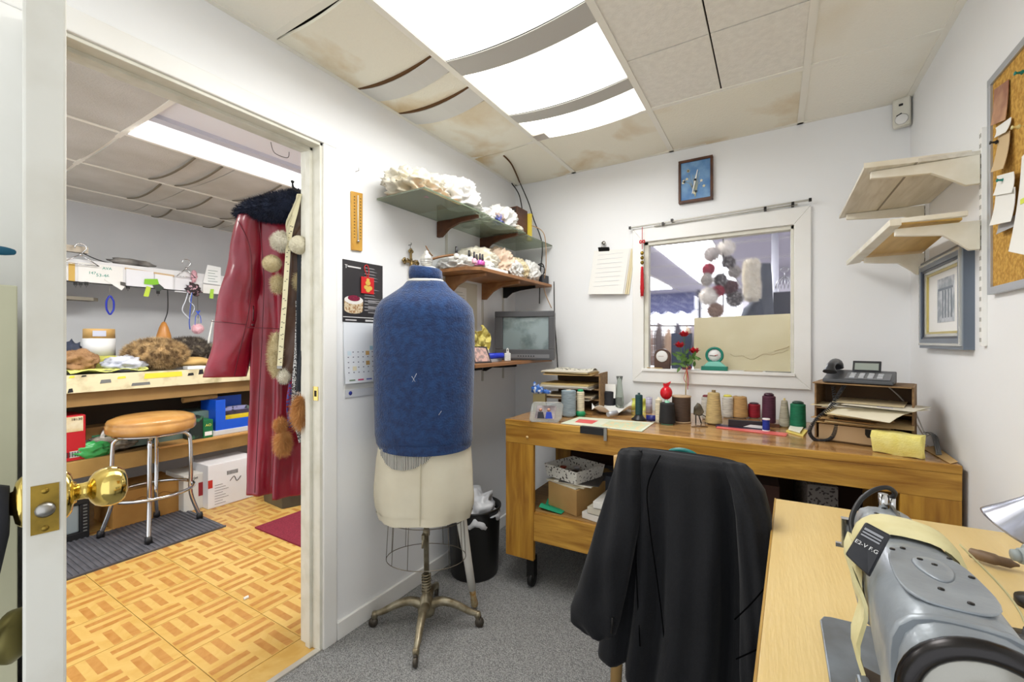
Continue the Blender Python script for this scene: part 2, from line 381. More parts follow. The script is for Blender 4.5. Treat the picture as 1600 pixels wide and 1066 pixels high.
me=bpy.data.meshes.new('tile'); b.to_mesh(me); b.free(); me.materials.append(FLA); me.materials.append(FLB)
FLA2=M('vinyl_light_b',(212,178,106),.38,col2=(198,158,82),scale=7,dist=1.5,detail=5); me2=me.copy(); me2.materials[0]=FLA2
fr=thing('floor_tiles','parquet-patterned vinyl floor tiles of the workroom','floor',(-2.6,1.1,0),kind='structure')
for i in range(8):
    for j in range(9):
        x=-2.616-T*4+T*i+.006*0; y=1.096-T*3+T*j
        if x+T>XL+.0: continue
        o=bpy.data.objects.new('tile',random.choice((me,me2))); COL.objects.link(o); o.parent=fr; o.location=(x+2.6,y-1.1,0); ROOT[o.name]=ROOT[fr.name]
# strip of tile up to the threshold
obj('tile_edge',bx(-1.70,XL-.005,DY0,3.2,-.006,-.0002),FLA,fr)
obj('tile_edge',bx(-4.7,-3.85,-.3,3.2,-.006,-.0002),FLA,fr)
# workroom ceiling
cb=thing('ceiling_workroom','grey suspended tile ceiling of the workroom with sagging tiles','ceiling',(-3,1.4,ZC),kind='structure')
GB=[-1.68,-2.335,-2.945,-3.64,-4.27,-4.7]
b=nb()
for x in GB[1:5]: box(b,x-.012,x+.012,-.4,3.3,ZC-.004,ZC)
box(b,-4.7,-4.68,-.4,3.3,ZC-.004,ZC)
obj('grid_bar',b,GRID,cb)
for k in range(5):
    x1,x0=GB[k],GB[k+1]
    for y in (.885,2.1): obj('cross_bar',bx(x0+.011,x1-.011,y-.012,y+.012,ZC-.0035,ZC+.001),GRID,cb)
    for (ya,yb) in ((-.4,.88),(.89,1.45),(1.45,2.1),(2.11,3.3)):
        if k==1 and .8<ya<2: continue
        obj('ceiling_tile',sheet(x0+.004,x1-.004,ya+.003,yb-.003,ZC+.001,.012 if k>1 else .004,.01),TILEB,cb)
for k,ys in ((2,(1.22,1.37,1.75)),(3,(1.3,1.62,1.95)),(4,(1.6,2.0))):
    for y in ys: obj('open_seam',sheet(GB[k+1]+.02,GB[k]-.02,y,y+.012,ZC-.006,.03,.006),M('seam',(120,112,96),.9),cb)
obj('ceiling_deck',bx(-4.8,XW,-.4,3.4,ZC+.06,ZC+.12),DARK,cb)
lb=thing('ceiling_light_workroom','open fluorescent ceiling light seen through the doorway','ceiling light',(-2.64,1.5,ZC))
b=nb(); prism(b,[(-2.93,.9,ZC-.005),(-2.93,.9,ZC+.04),(-2.35,.9,ZC+.04),(-2.35,.9,ZC-.005),(-2.40,.9,ZC+.02),(-2.88,.9,ZC+.02)],(0,1.19,0)); obj('reflector',b,M('reflector',(240,240,244),.3),lb)
b=nb(); tube(b,[(-2.80,.91,ZC+.002),(-2.80,2.08,ZC+.002)],.019,12); obj('tube',b,TUBE,lb)
b=nb(); tube(b,[(-2.86,.91,ZC-.004),(-2.86,2.08,ZC-.004)],.016,12); obj('tube',b,TUBE,lb)
b=nb(); box(b,-2.66,-2.60,.9,2.09,ZC-.002,ZC+.02); obj('ballast_cover',b,M('ballast',(200,200,210),.4),lb)
b=nb(); tube(b,smooth_path([(-2.38,1.35,ZC),(-2.36,1.36,ZC-.06),(-2.34,1.42,ZC-.07),(-2.37,1.45,ZC-.02)]),.0018,6); obj('wire',b,BLACK,lb)
# ======================= DOOR LEAF & CABINET ==============================
H_=Vector((XL,.31,0)); E_=Vector((-.80,.163,0)); de=(E_-H_).normalized(); dn=Vector((-de.y,de.x,0)); DT=.0385
DOORM=M('door_paint',(226,225,216),.45,col2=(206,202,188),scale=7,lo=.45,hi=.8,detail=6)
def leafp(s,t,z): return E_-de*s+dn*t+Vector((0,0,z))   # s back from the latch edge, t across thickness
dr=thing('door_1','worn off-white door standing open edge-on with brass knob and latch','door',tuple(H_),kind='structure')
b=nb(); prism(b,[leafp(0,-DT/2,.01),leafp(0,DT/2,.01),leafp(.77,DT/2,.01),leafp(.77,-DT/2,.01)],(0,0,2.02)); obj('leaf',b,DOORM,dr,bev=.003)
kz=1.034
b=nb(); prism(b,[leafp(-.0015,-.0125,kz-.03),leafp(-.0015,.0125,kz-.03),leafp(-.0015,.0125,kz+.032),leafp(-.0015,-.0125,kz+.032)],tuple(de*-.002+Vector())) ; obj('latch_plate',b,ABRASS,dr,label='brass latch plate')
b=nb(); lathe(b,[(.0095,-.002),(.0095,.004),(.006,.008),(0,.009)],leafp(-.001,0,kz),14,de); obj('latch_bolt',b,STEEL,dr)
for s in (-1,1):
    b=nb(); lathe(b,[(.0038,0),(.0036,.0012),(0,.0018)],leafp(-.0015,0,kz+s*.024),10,de); obj('screw',b,ABRASS,dr)
for s in (-1,1):
    c=leafp(.06,s*DT/2,kz)
    b=nb(); lathe(b,[(.033,0),(.033,.002),(.027,.007),(.016,.009),(.0145,.012)],c,28,dn*s); r=obj('rose',b,BRASS,dr)
    b=nb(); lathe(b,[(.0115,.008),(.0115,.02),(.0125,.024),(.0175,.026),(.024,.031),(.0275,.038),(.029,.047),(.0275,.056),(.022,.063),(.012,.0665),(0,.067)],c,32,dn*s); obj('knob',b,BRASS,dr,smooth='keep')
for z in (.25,1.83): 
    b=nb(); box(b,XL-.004,XL+.008,.295,.318,z-.045,z+.045); obj('hinge',b,TRIMD,dr)
# black cloth bag over inner knob
c=leafp(.06,-DT/2-.012,kz)
b=nb(); rings=[]
for t,z0,z1 in ((.0,-.04,.024),(.008,-.09,.028),(.018,-.14,.03),(.04,-.19,.03),(.09,-.22,.01),(.12,-.22,-.03)):
    p=c-dn*t; rings.append([p+de*(.03*math.cos(a))+Vector((0,0,(z0+z1)/2+(z1-z0)/2*math.sin(a))) for a in [2*PI*i/14 for i in range(14)]])
loft(b,rings); one('cloth_pouch',b,M('black_cloth',(34,34,38),.9),'black cloth hanging over the inner door knob','pouch')
CAB=M('cabinet_cream',(196,194,168),.35,col2=(188,186,160),scale=4)
cb_=thing('filing_cabinet','cream metal filing cabinet at the left edge beside the open door','cabinet',(-1.33,-.15,0))
b=nb(); box(b,XL+.002,-1.12,-.5,.19,.02,1.344); obj('body',b,CAB,cb_,bev=.004)
b=nb(); box(b,-1.12,-1.10,.15,.192,.02,1.344); box(b,-1.12,-1.10,-.5,-.46,.02,1.344); box(b,-1.12,-1.10,-.46,.15,1.306,1.344); obj('front_frame',b,CAB,cb_,bev=.002,kind=None)
for k in range(4):
    z=.04+k*.315
    dw=obj('drawer',bx(-1.118,-1.104,-.452,.142,z,z+.305),CAB,cb_,bev=.003)
    b=nb(); box(b,-1.104,-1.085,-.21,-.10,z+.19,z+.205); h=obj('handle',b,CHROME,dw)
b=nb(); pk=PD(10,995,.62); lathe(b,[(.012,-.05),(.012,-.012),(.034,0),(.036,.012),(.026,.022),(0,.027)],pk,22,(.6,.75,0)); 
one('bronze_knob',b,M('bronze',(120,112,66),.4,metal=.7),'dull bronze round knob low at the left edge before the cream cabinet','knob')
b=nb(); blob(b,(-1.2,.13,1.353),(.05,.05,.016),.1,flatb=.55); one('folded_cloth',b,PAPER,'small white bundle on top of the cream cabinet','cloth')
b=nb(); p=PX(0,392,XL+.01); blob(b,p,(.008,.03,.012),.05); one('blue_clip',b,M('teal',(20,90,120),.4),'small blue clip on the wall above the cream cabinet','clip')

# ======================= DRESS FORM ========================================
DC=Vector((-1.300,1.420,0)); Rv=Vector((RT[0],RT[1],0)); Fv=Vector((FW[0],FW[1],0)); DD=1.888
def W(u,v,z): return DC+Rv*u+Fv*v+Vector((0,0,z))
def pz(y,d=DD): return CZ+(533-y)/FPX*d
def pu(x): return (x-666)/FPX*DD
def sring(cx,a,bb,z,n=40,e=2.4,dz=None,wob=0,sd=0):
    out=[]
    for i in range(n):
        t=2*PI*i/n; c,s=math.cos(t),math.sin(t); k=(abs(c)**e+abs(s)**e)**(-1/e)
        wv=1+wob*noise.noise(Vector((c*2,s*2,z*5+sd)))
        out.append(W(cx+a*k*c*wv,bb*k*s*wv,z+(dz(t) if dz else 0)))
    return out
df=thing('dress_form','vintage dress form in blue sweater and cream skirt on cast iron stand','dress form',tuple(DC))
WARMW=M('form_cover',(214,212,204),.6)
BLUEK=M('blue_knit',(22,58,106),.9,col2=(14,40,82),scale=40,bump=.5,bscale=140,sheen=.3)
prof=[(698,602,728),(695,593,736),(690,590,738),(675,588,738),(640,587,739),(600,586,740),(560,585,741),(520,585,741),(497,586,741),(482,590,738),(470,598,728),(461,612,716),(454,622,707),(448,630,701),(441,636,696)]
rings=[]
for y,x0,x1 in prof:
    z=pz(y); a=pu(x1)/2-pu(x0)/2; cx=(pu(x0)+pu(x1))/2; dep=min(.135,.6*a+.01)
    rings.append(sring(cx,a,dep,z,n=48,wob=.015 if y>470 else 0,dz=(lambda t:.012*math.sin(t*1+.3)*0+.006*math.cos(t*2)) if y>680 else None))
b=nb(); loft(b,rings); sw=obj('sweater',b,BLUEK,df)
b=nb(); h0=[]
for y in (684,689,694,698): h0.append(sring((pu(596)+pu(735))/2,(pu(735)-pu(596))/2+.0035,.1385,pz(y),n=48,dz=lambda t:.008*math.cos(t*2)))
loft(b,h0,cap=False); obj('hem_band',b,BLUEK,sw)
for i,(x,y,x2,y2) in enumerate(((656,592,662,580),(660,592,655,584),(694,640,698,634))):
    p=W(pu(x),-.142,pz(y)); q=W(pu(x2),-.142,pz(y2)); b=nb(); tube(b,[p,q],.0005,4); obj('lint_thread',b,WHITE,sw)
b=nb(); rings=[sring(0,.088,.062,pz(462),n=36),sring(0,.083,.061,pz(450),n=36),sring(-.001,.078,.06,pz(441),n=36),sring(0,.072,.056,pz(440.5),n=36)]; loft(b,rings); obj('collar',b,BLUEK,sw)
b=nb(); loft(b,[sring(-.002,.077,.062,pz(442),n=36),sring(-.002,.076,.061,pz(438),n=36)]); obj('neck_lining',b,WARMW,sw,label='cream lining showing at the neck')
b=nb(); rings=[]
for y,r,k in ((438,.066,1),(438,.071,1),(430,.073,1),(421,.070,1),(419,.064,1),(422,.056,1),(430,.052,1)):
    rings.append(sring(-.002,r,r*.85,pz(y),n=36,dz=lambda t:.008*math.cos(t)*-1,wob=.05))
loft(b,rings); obj('neck_band',b,BLUEK,sw)
b=nb(); loft(b,[sring(0,.064,.054,pz(445),n=24),sring(0,.055,.048,pz(424),n=24),sring(0,.04,.035,pz(418),n=24)]); obj('neck',b,WARMW,df)
b=nb(); lathe(b,[(.014,0),(.016,.008),(.011,.014),(.024,.020),(.027,.026),(.025,.0275),(.027,.029),(.028,.034),(.0265,.0355),(.028,.037),(.026,.05),(.02,.062),(.01,.07),(.012,.076),(.006,.082),(0,.084)],W(0,0,pz(421)),24); obj('finial',b,M('finial_metal',(196,194,188),.3,metal=.6),df)
# skirt
CREAM=M('cream_cotton',(216,210,190),.85,col2=(208,200,178),scale=5,bump=.3,bscale=9)
sk=[(690,594,734),(700,592,735),(720,590,737),(750,588,739),(780,588,741),(792,592,738),(803,596,734)]
def skr(y,off=0,n=60):
    i=max(0,min(len(sk)-2,sum(1 for q in sk if q[0]<=y)-1)); q0,q1=sk[i],sk[i+1]; t=(y-q0[0])/(q1[0]-q0[0])
    x0=q0[1]+(q1[1]-q0[1])*t; x1=q0[2]+(q1[2]-q0[2])*t; return (pu(x0)+pu(x1))/2,(pu(x1)-pu(x0))/2+off,.128+off
def skp(t,y,off=0):
    cx,a,bb=skr(y,off); e=2.3; c,s=math.cos(t),math.sin(t); k=(abs(c)**e+abs(s)**e)**(-1/e); 
    fo=1+.035*math.sin(t*7+y*.012+.6)*(y-690)/110+.012*math.sin(t*17)*(y-690)/110+.012*noise.noise(Vector((c*3,s*3,y*.04)))
    return W(cx+a*k*c*fo,bb*k*s*fo,pz(y)+.006*math.cos(t))
b=nb(); loft(b,[[skp(2*PI*i/60,y) for i in range(60)] for y in (690,700,712,725,740,755,770,785,795,804)],cap=True); skt=obj('skirt',b,CREAM,df)
b=nb(); loft(b,[[skp(2*PI*i/60,y,.003) for i in range(60)] for y in (793,798,805)],cap=False); obj('hem_band',b,CREAM,skt)
b=nb(); prism(b,[skp(-PI/2+.04,712,.002),skp(-PI/2+.06,712,.002),skp(-PI/2+.02,803,.002),skp(-PI/2+.0,803,.002)],tuple(-Fv*.003)); obj('back_seam',b,M('cream_seam',(188,180,156),.9),skt)
sm=M('striped_cloth',(30,30,32),.8); nt=sm.node_tree
tc=nt.nodes.new('ShaderNodeTexCoord'); wv=nt.nodes.new('ShaderNodeTexWave'); wv.inputs['Scale'].default_value=48; wv.inputs['Distortion'].default_value=1.2; wv.inputs['Detail Scale'].default_value=.4
mpp=nt.nodes.new('ShaderNodeMapping'); mpp.inputs['Rotation'].default_value=(0,0,-YAW); nt.links.new(tc.outputs['Object'],mpp.inputs[0]); nt.links.new(mpp.outputs[0],wv.inputs[0])
rr=nt.nodes.new('ShaderNodeValToRGB'); rr.color_ramp.elements[0].position=.45; rr.color_ramp.elements[1].position=.55; rr.color_ramp.elements[0].color=lin((28,28,30)); rr.color_ramp.elements[1].color=lin((206,204,196))
nt.links.new(wv.outputs['Color'],rr.inputs[0]); nt.links.new(rr.outputs[0],nt.nodes['Principled BSDF'].inputs['Base Color'])
b=nb()
def sf(u,v):
    t=-PI/2-.95+u*1.28; k=math.sin(PI*min(max(u,0),1))**.6; y=692+v*29*k+.001*u; return skp(t,y,.004+.002*math.sin(u*40))
cloth(b,sf,40,6,.001); obj('underskirt',b,sm,df,label='black and white striped hem showing under the sweater')
# cage
WIRE=M('cage_wire',(120,112,100),.4,metal=.8); b=nb()
for y,a in ((810,.165),(870,.172)):
    tube(b,[W(a*math.cos(t),a*.72*math.sin(t),pz(y)) for t in [2*PI*i/40 for i in range(40)]],.0016,6,closed=True)
for i in range(12):
    t=2*PI*i/12+.2; tube(b,[W(.160*math.cos(t),.160*.72*math.sin(t),pz(795)),W(.172*math.cos(t),.172*.72*math.sin(t),pz(870))],.0014,5)
obj('wire_cage',b,WIRE,df)
IRON=M('cast_iron',(168,160,138),.4,metal=.7,col2=(120,108,84),scale=22)
b=nb(); lathe(b,[(.011,.20),(.011,.40),(.015,.402),(.015,.425),(.011,.427),(.011,.62)],DC,14); obj('pole',b,IRON,df)
b=nb(); rbox(b,W(-.008,-.02,.405),(.012,.03,.02),rz=YAW); tube(b,[W(-.008,-.03,.40),W(-.01,-.034,.36)],.005,8); obj('thumb_screw',b,IRON,df)
b=nb(); tube(b,[W(.018*math.cos(t),.018*math.sin(t),.15+.085*t/(14*PI)) for t in [14*PI*i/112 for i in range(113)]],.0035,6); obj('spring',b,IRON,df)
b=nb(); lathe(b,[(.036,.06),(.038,.08),(.032,.11),(.024,.135),(.016,.15),(.012,.2)],DC,20); obj('hub',b,IRON,df)
for dv in (Rv,-Rv,-Fv,Fv):
    dv=(dv+Rv*.02).normalized(); pts=smooth_path([DC+dv*.015+Vector((0,0,.098)),DC+dv*.07+Vector((0,0,.113)),DC+dv*.13+Vector((0,0,.098)),DC+dv*.19+Vector((0,0,.068)),DC+dv*.225+Vector((0,0,.058))],5)
    b=nb(); tube(b,pts,[.022-.012*i/len(pts) for i in range(len(pts))],10,flat=1); lathe(b,[(.012,.04),(.014,.055),(.012,.066),(0,.068)],DC+dv*.225,12); lg=obj('leg',b,IRON,df)
    cc=DC+dv*.232+Vector((0,0,.021)); b=nb(); sd=Vector((-dv.y,dv.x,0)); lathe(b,[(0,-.009),(.019,-.008),(.0205,0),(.019,.008),(0,.009)],cc,16,sd); tube(b,[cc+Vector((0,0,.01)),cc+Vector((0,0,.03))],.009,8); obj('caster',b,M('caster_metal',(86,80,72),.4,metal=.7),lg)
# padded sleeve arm
sa=thing('sleeve_arm','white padded tailor sleeve arm with wooden tip hanging beside the dress form','sleeve arm',tuple(PZ(742,952,0)))
p0=PD(720,806,1.93); p1=PZ(742,948,.012); dd=(p1-p0)
b=nb(); tube(b,[p0,p0+dd*.05,p0+dd*.5,p0+dd*.8],[.022,.024,.019,.018],12); obj('padded_arm',b,WARMW,sa)
b=nb(); tube(b,[p0+dd*.78,p0+dd*.9,p0+dd*.97,p1],[.015,.014,.018,.012],12); obj('tip',b,M('worn_tip',(190,176,140),.4,metal=.2,col2=(150,110,50),scale=40),sa)
# bin
BC=PZ(738,912,0)+Fv*.128; bn=thing('waste_bin','black round waste bin with white liner bag behind the dress form','bin',tuple(BC))
b=nb(); lathe(b,[(0,.0),(.125,.0),(.128,.01),(.141,.35),(.146,.353),(.146,.362),(.138,.362),(.122,.02),(0,.02)],BC,40); obj('bucket',b,M('bin_black',(24,23,22),.35),bn)
b=nb(); blob(b,BC+Vector((.0,0,.33)),(.12,.12,.10),.35,6,4,seed=3); obj('liner_bag',b,M('liner',(226,228,232),.35,spec=.6,trans=.15,bump=.5,bscale=14),bn)

# ======================= WORKBENCH =========================================
BA=Vector((-1.176,1.875,0)); be=Vector((1.69,.055,0)).normalized(); bnm=Vector((-be.y,be.x,0)); BL=1.692; BDp=.665
def Q(u,v,z): return BA+be*u+bnm*v+Vector((0,0,z))
def qbox(b,u0,u1,v0,v1,z0,z1,mi=0): prism(b,[Q(u0,v0,z0),Q(u1,v0,z0),Q(u1,v1,z0),Q(u0,v1,z0)],(0,0,z1-z0),mi)
wb=thing('workbench','long worn oak workbench on casters under the interior window','workbench',tuple(Q(.85,.3,0)))
b=nb(); qbox(b,0,BL,0.012,BDp,.832,.85); obj('worktop',b,TOPW,wb,bev=.002)
b=nb(); qbox(b,-.002,BL,-.002,.012,.822,.85); obj('edge_strip',b,OAKX,wb,bev=.002)
b=nb(); qbox(b,0,BL,0,.022,.735,.822); obj('front_rail',b,OAKX,wb,bev=.002)
b=nb(); qbox(b,0,.022,.023,BDp,.735,.83); obj('side_rail',b,OAKY,wb)
b=nb(); qbox(b,.0,.158,.001,.023,.16,.735); obj('leg',b,OAKZ,wb,bev=.002)
b=nb(); qbox(b,0,.022,.023,.16,.16,.735); obj('leg',b,OAKZ,wb)
b=nb(); qbox(b,1.54,BL,.001,.023,.16,.735); obj('leg',b,OAKZ,wb,bev=.002)
b=nb(); qbox(b,1.67,BL,.023,.16,.16,.735); obj('leg',b,OAKZ,wb)
b=nb(); qbox(b,0,.10,BDp-.03,BDp,.16,.735); obj('leg',b,OAKZ,wb)
b=nb(); qbox(b,1.55,BL,BDp-.03,BDp,.16,.735); obj('leg',b,OAKZ,wb)
b=nb(); qbox(b,.16,1.54,.0,.022,.262,.402); obj('shelf_rail',b,OAKX,wb,bev=.002)
b=nb(); qbox(b,.024,1.66,.023,BDp-.031,.384,.402); obj('shelf',b,wood('shelf_worn',(170,132,76),(130,98,56),.6,0),wb)
b=nb(); qbox(b,.023,.06,.16,BDp-.03,.17,.21); obj('foot_rail',b,OAKY,wb)
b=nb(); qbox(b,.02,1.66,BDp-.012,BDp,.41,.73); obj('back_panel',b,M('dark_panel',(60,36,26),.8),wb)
for u,v in ((.12,.06),(1.6,.06),(.06,.6),(1.6,.6)):
    b=nb(); qbox(b,u-.02,u+.02,v-.02,v+.02,.05,.16); lathe(b,[(0,-.012),(.032,-.012),(.035,-.008),(.035,.008),(.032,.012),(0,.012)],Q(u,v,.035),20,be); obj('caster',b,BLKM,wb)
b=nb(); lathe(b,[(.006,0),(.007,.003),(0,.006)],PY(827,682,1.89)+Vector((0,-.02,0)),12,(0,-1,0)); obj('peg',b,M('peg',(222,190,130),.4),wb)
b=nb(); a0=PZ(958,681,.85); 
cpt=Q(.47,-.004,.84); cp=thing('edge_clamp','black edge clip on the bench front edge','clip',tuple(cpt))
b=nb(); qbox(b,.405,.525,-.009,-.003,.822,.852); qbox(b,.405,.525,-.009,.02,.851,.853); obj('clip_plate',b,BLACK,cp)
b=nb(); qbox(b,.518,.532,-.011,-.003,.80,.855); obj('steel_end',b,STEEL,cp)
BT=.851
def dist(p): return p.x*FW[0]+p.y*FW[1]
def onb(px,py,z=BT): return PZ(px,py,z)
def spool(px,top,bot,w,col,label,wt=None,core=None,flange=None,cap=None,base=None,group=None):
    p=onb(px,bot); d=dist(p); r=w/2/FPX*d; p=p+Fv*r; h=(bot-top)/FPX*dist(p); rt=r if wt is None else wt/2/FPX*dist(p)
    t=thing('thread_spool',label,'spool',tuple(p),group=group); n=max(8,int(h/.0035)); pr=[]
    z0=.004 if base is None else h*.18; z1=h*(.93 if (core or cap) else .985)
    pr.append((.8*r,z0))
    for i in range(n+1):
        z=z0+(z1-z0)*i/n; k=r+(rt-r)*(z-z0)/(z1-z0); e=min(1,min(i,n-i)*.45+.75); pr.append((k*e+(.0006 if i%2 else 0),z))
    pr.append((.6*rt,z1))
    b=nb(); lathe(b,pr,p,22); obj('thread',b,M('thread_%d_%d_%d'%col,col,.65,col2=tuple(int(c*.8) for c in col),scale=30,stretch=(1,1,12)),t)
    cc=core or (210,200,180); b=nb(); lathe(b,[(.0,0),(max(r*.75,.004),0),(max(r*.75,.004),.005),(r*.3,.006),(rt*.35,h),(rt*.25,h),(0,h-.002)],p,14)
    obj('core',b,M('core_%d_%d_%d'%cc,cc,.4),t)
    if flange:
        for z in (0,h-.006):
            b=nb(); lathe(b,[(r*1.05,0),(r*1.08,.003),(r*1.05,.006),(0,.006)],p+Vector((0,0,z)),22); obj('flange',b,M('fl_%d_%d_%d'%flange,flange,.5),t)
    if cap:
        b=nb(); lathe(b,[(rt*.75,0),(rt*.78,h*.05),(rt*.5,h*.09),(0,h*.09)],p+Vector((0,0,h*.93)),18); obj('cap',b,M('cap_%d_%d_%d'%cap,cap,.4),t)
    if base:
        b=nb(); lathe(b,[(r*base[1],0),(r*base[1],.005),(r*1.4,h*.1),(r*.9,h*.22),(0,h*.22)],p,22); obj('base',b,M('bs_%d_%d_%d'%base[0],base[0],.4),t)
    return t
spool(890,611,653,23,(146,162,170),'grey-blue cone of thread beside the photo block')
spool(908,610,651,12,(226,214,186),'slim cream thread spool with green cap and green foot',cap=(30,150,100),base=((30,140,90),1.15))
spool(953,612,640,25,(38,38,44),'black waxed thread roll beside the glass vase')
spool(1000,615,657,11,(28,70,72),'dark green thread tube on a wide black foot',base=((34,34,36),2.1),core=(30,60,60))
spool(1031,622,662,10,(226,214,188),'slender cream bobbin with red rings next to black thread cone',core=(220,210,185))
spool(1047,629,665,25,(30,32,36),'black thread cone with pale green top',wt=21,core=(140,200,170))
spool(1070,621,662,28,(84,66,54),'brown cord spool with wooden end discs',flange=(190,164,130))
spool(1106,619,656,13,(222,218,208),'white thread spool with dark red cap behind the tall beige cone',cap=(120,40,50))
spool(1121,612,665,25,(206,180,124),'tall beige thread cone with brown tip',wt=17,core=(120,96,56))
spool(1141,619,654,16,(226,222,212),'white thread spool with yellow cap',cap=(220,210,90))
spool(1162,621,655,25,(204,162,104),'stout tan thread cone',wt=20)
spool(1183,631,655,17,(160,26,46),'red thread spool with dark cap',cap=(60,40,50))
spool(1207,617,664,19,(84,38,60),'tall burgundy thread spool',cap=(60,26,44),wt=18)
spool(1200,655,675,10,(28,56,160),'tiny royal blue thread reel with white ends',flange=(230,230,230))
spool(1231,624,669,17,(176,170,150),'slim cone of pale blue and beige thread',wt=8,core=(190,170,110))
spool(1254,630,672,22,(18,116,80),'bright green thread cone by the paper rack',wt=20,cap=(30,60,50))
b=nb(); p=onb(1010,658)+Vector((0,0,.016)); tube(b,[p,p+Rv*.05-Fv*.02],.015,16); one('thread_tube',b,M('navy',(26,34,110),.35),'navy blue thread tube lying behind the slender cream bobbin','spool')
b=nb(); tube(b,[onb(1014,645),onb(1014,645)+Vector((0,0,.085))],.018,16); one('clear_spool',b,M('lilac',(200,196,214),.4,col2=(150,146,170),scale=20,stretch=(1,1,8)),'pale lilac ringed spool behind the green-yellow paper','spool')
# vase, pad, papers
p=onb(968,640); b=nb(); h=52/FPX*dist(p); lathe(b,[(0,0),(.022,0),(.024,.01),(.026,h*.35),(.018,h*.65),(.014,h*.85),(.02,h),(.018,h),(.012,h*.85),(.016,h*.65),(.023,h*.35),(.02,.012),(0,.012)],p,10)
one('glass_vase',b,M('clear_glass',(225,232,226),.08,trans=.9,ior=1.3,spec=.6),'cut glass bud vase on the bench by the left paper rack','vase')
b=nb(); p=onb(953,622); rbox(b,onb(950,640)+Vector((0,.03,.105)),(.075,.02,.08),rz=.1); one('note_pad',b,PAPER,'white note block standing above the black thread roll','note pad')
b=nb(); rbox(b,onb(955,640)+Vector((0,.05,.033)),(.10,.035,.064),rz=.1); one('small_box',b,M('greyb',(90,88,86),.7),'small grey box behind the black thread roll','box')
b=nb()
def yf(u,v): 
    p=onb(985+u*30,643)+Vector((0,.02,0)); return p+Vector((0.004*math.sin(u*9+v*4),.012*math.sin(u*6+v*7),.07*(1-v)+.003*math.sin(u*20)))
cloth(b,yf,10,8,.002); one('yellow_paper',b,M('lime_paper',(206,212,106),.8),'crumpled lime yellow paper standing behind the dark green thread tube','paper')
def flat(name,pts,z,th,mat,label,cat,group=None,**k):
    b=nb(); q=[onb(x,y,z) for x,y in pts]; prism(b,q,(0,0,th)); return one(name,b,mat,label,cat,group=group,**k)
mg=thing('magazine','colourful magazine page lying at the front edge of the bench','magazine',tuple(onb(940,664)))
b=nb(); prism(b,[onb(876,662),onb(1003,675),onb(1022,661),onb(905,652)],(0,0,.002)); obj('page',b,M('mag_page',(226,222,200),.4,col2=(200,214,190),scale=14),mg)
b=nb(); prism(b,[onb(898,660,.853),onb(925,662.5,.853),onb(935,657.5,.853),onb(905,655,.853)],(0,0,.0004)); obj('headline_block',b,M('mag_red',(214,92,90),.5),mg)
b=nb(); prism(b,[onb(938,666,.853),onb(1000,672.5,.853),onb(1016,662,.853),onb(952,658,.853)],(0,0,.0004)); obj('map_print',b,M('mag_map',(190,208,180),.5,col2=(222,200,150),scale=50,lo=.45,hi=.55),mg)
b=nb()
def tf(u,v):
    p=onb(925+u*62,650-v*12)+Vector((0,0,.002)); e=max(abs(u-.5),abs(v-.5))*2; return p+Vector((0,0,.045*e**3*(.6+.5*math.sin(u*8+v*5))+.004))
cloth(b,tf,16,10,.0015); one('tissue_sheet',b,PAPER,'crumpled white tissue sheet on the bench','tissue')
p=onb(950,652,.856)+Vector((0,0,.014)); b=nb(); tube(b,[p,p+Vector((.03,.05,.004))],.013,14); lathe(b,[(.003,-.001),(.013,0)],p,14,(-.5,-.85,0)); one('paper_roll',b,M('foil_roll',(176,178,186),.35,metal=.3),'small silver-grey roll on the crumpled white tissue','roll')
# photo block
pb=thing('photo_frame','clear angular acrylic frame with a family snapshot at the bench left end','photo frame',tuple(onb(852,655)))
ACR=M('acrylic',(222,226,224),.06,trans=.75,spec=.7,ior=1.3)
fc=onb(853,660); up=Vector((0,0,1))*.97+Fv*.22; rt=(Rv*.995-Fv*.1).normalized()
def fp(u,v,o=0): return fc+rt*u+up.normalized()*v+rt.cross(up).normalized()*o
b=nb(); prism(b,[fp(-.082,.012),fp(-.07,0),fp(.055,-.002),(fp(.078,.02)),fp(.088,.085),fp(.075,.1),fp(-.055,.1),fp(-.068,.088)],tuple(-rt.cross(up).normalized()*.022)); obj('block',b,ACR,pb,bev=.002)
b=nb(); prism(b,[fp(-.055,.018,.002),fp(.04,.014,.002),fp(.055,.08,.002),fp(-.042,.082,.002)],tuple(rt.cross(up).normalized()*.0008)); ph=obj('photo',b,M('photo_bg',(84,70,74),.4,col2=(170,160,160),scale=20),pb)
for x,cc in ((-.025,(34,32,40)),(.015,(30,60,170))):
    b=nb(); prism(b,[fp(x-.018,.018,.003),fp(x+.018,.018,.003),fp(x+.012,.05,.003),fp(x-.012,.05,.003)],tuple(rt.cross(up).normalized()*.0006)); obj('figure_print',b,M('fp%d'%cc[2],cc,.5),ph)
    b=nb(); lathe(b,[(.0085,0),(0,.0006)],fp(x,.06,.003),12,rt.cross(up)); obj('figure_print',b,M('skin_print',(206,150,126),.5),ph)
b=nb(); oc=onb(838,644,.851)+Vector((0,0,.125)); blob(b,oc+Rv*.008,(.034,.02,.026),.35,5,seed=4); blob(b,oc+Rv*.055-Vector((0,0,.012)),(.03,.018,.012),.3,5,seed=2); blob(b,oc-Rv*.01+Vector((0,0,.03)),(.008,.006,.016),.3,5,seed=6); 
one('blue_ornament',b,M('blue_orn',(60,110,190),.4,col2=(200,210,225),scale=60,lo=.5,hi=.6),'small blue and white ornament perched behind the photo block','ornament')
# supporting stack under ornament
b=nb(); rbox(b,onb(838,644,.851)+Rv*.02+Vector((0,0,.0525)),(.07,.035,.105),rz=.2); one('small_tin',b,M('tin',(150,140,100),.4,metal=.4),'small tin behind the photo block carrying the blue ornament','tin')
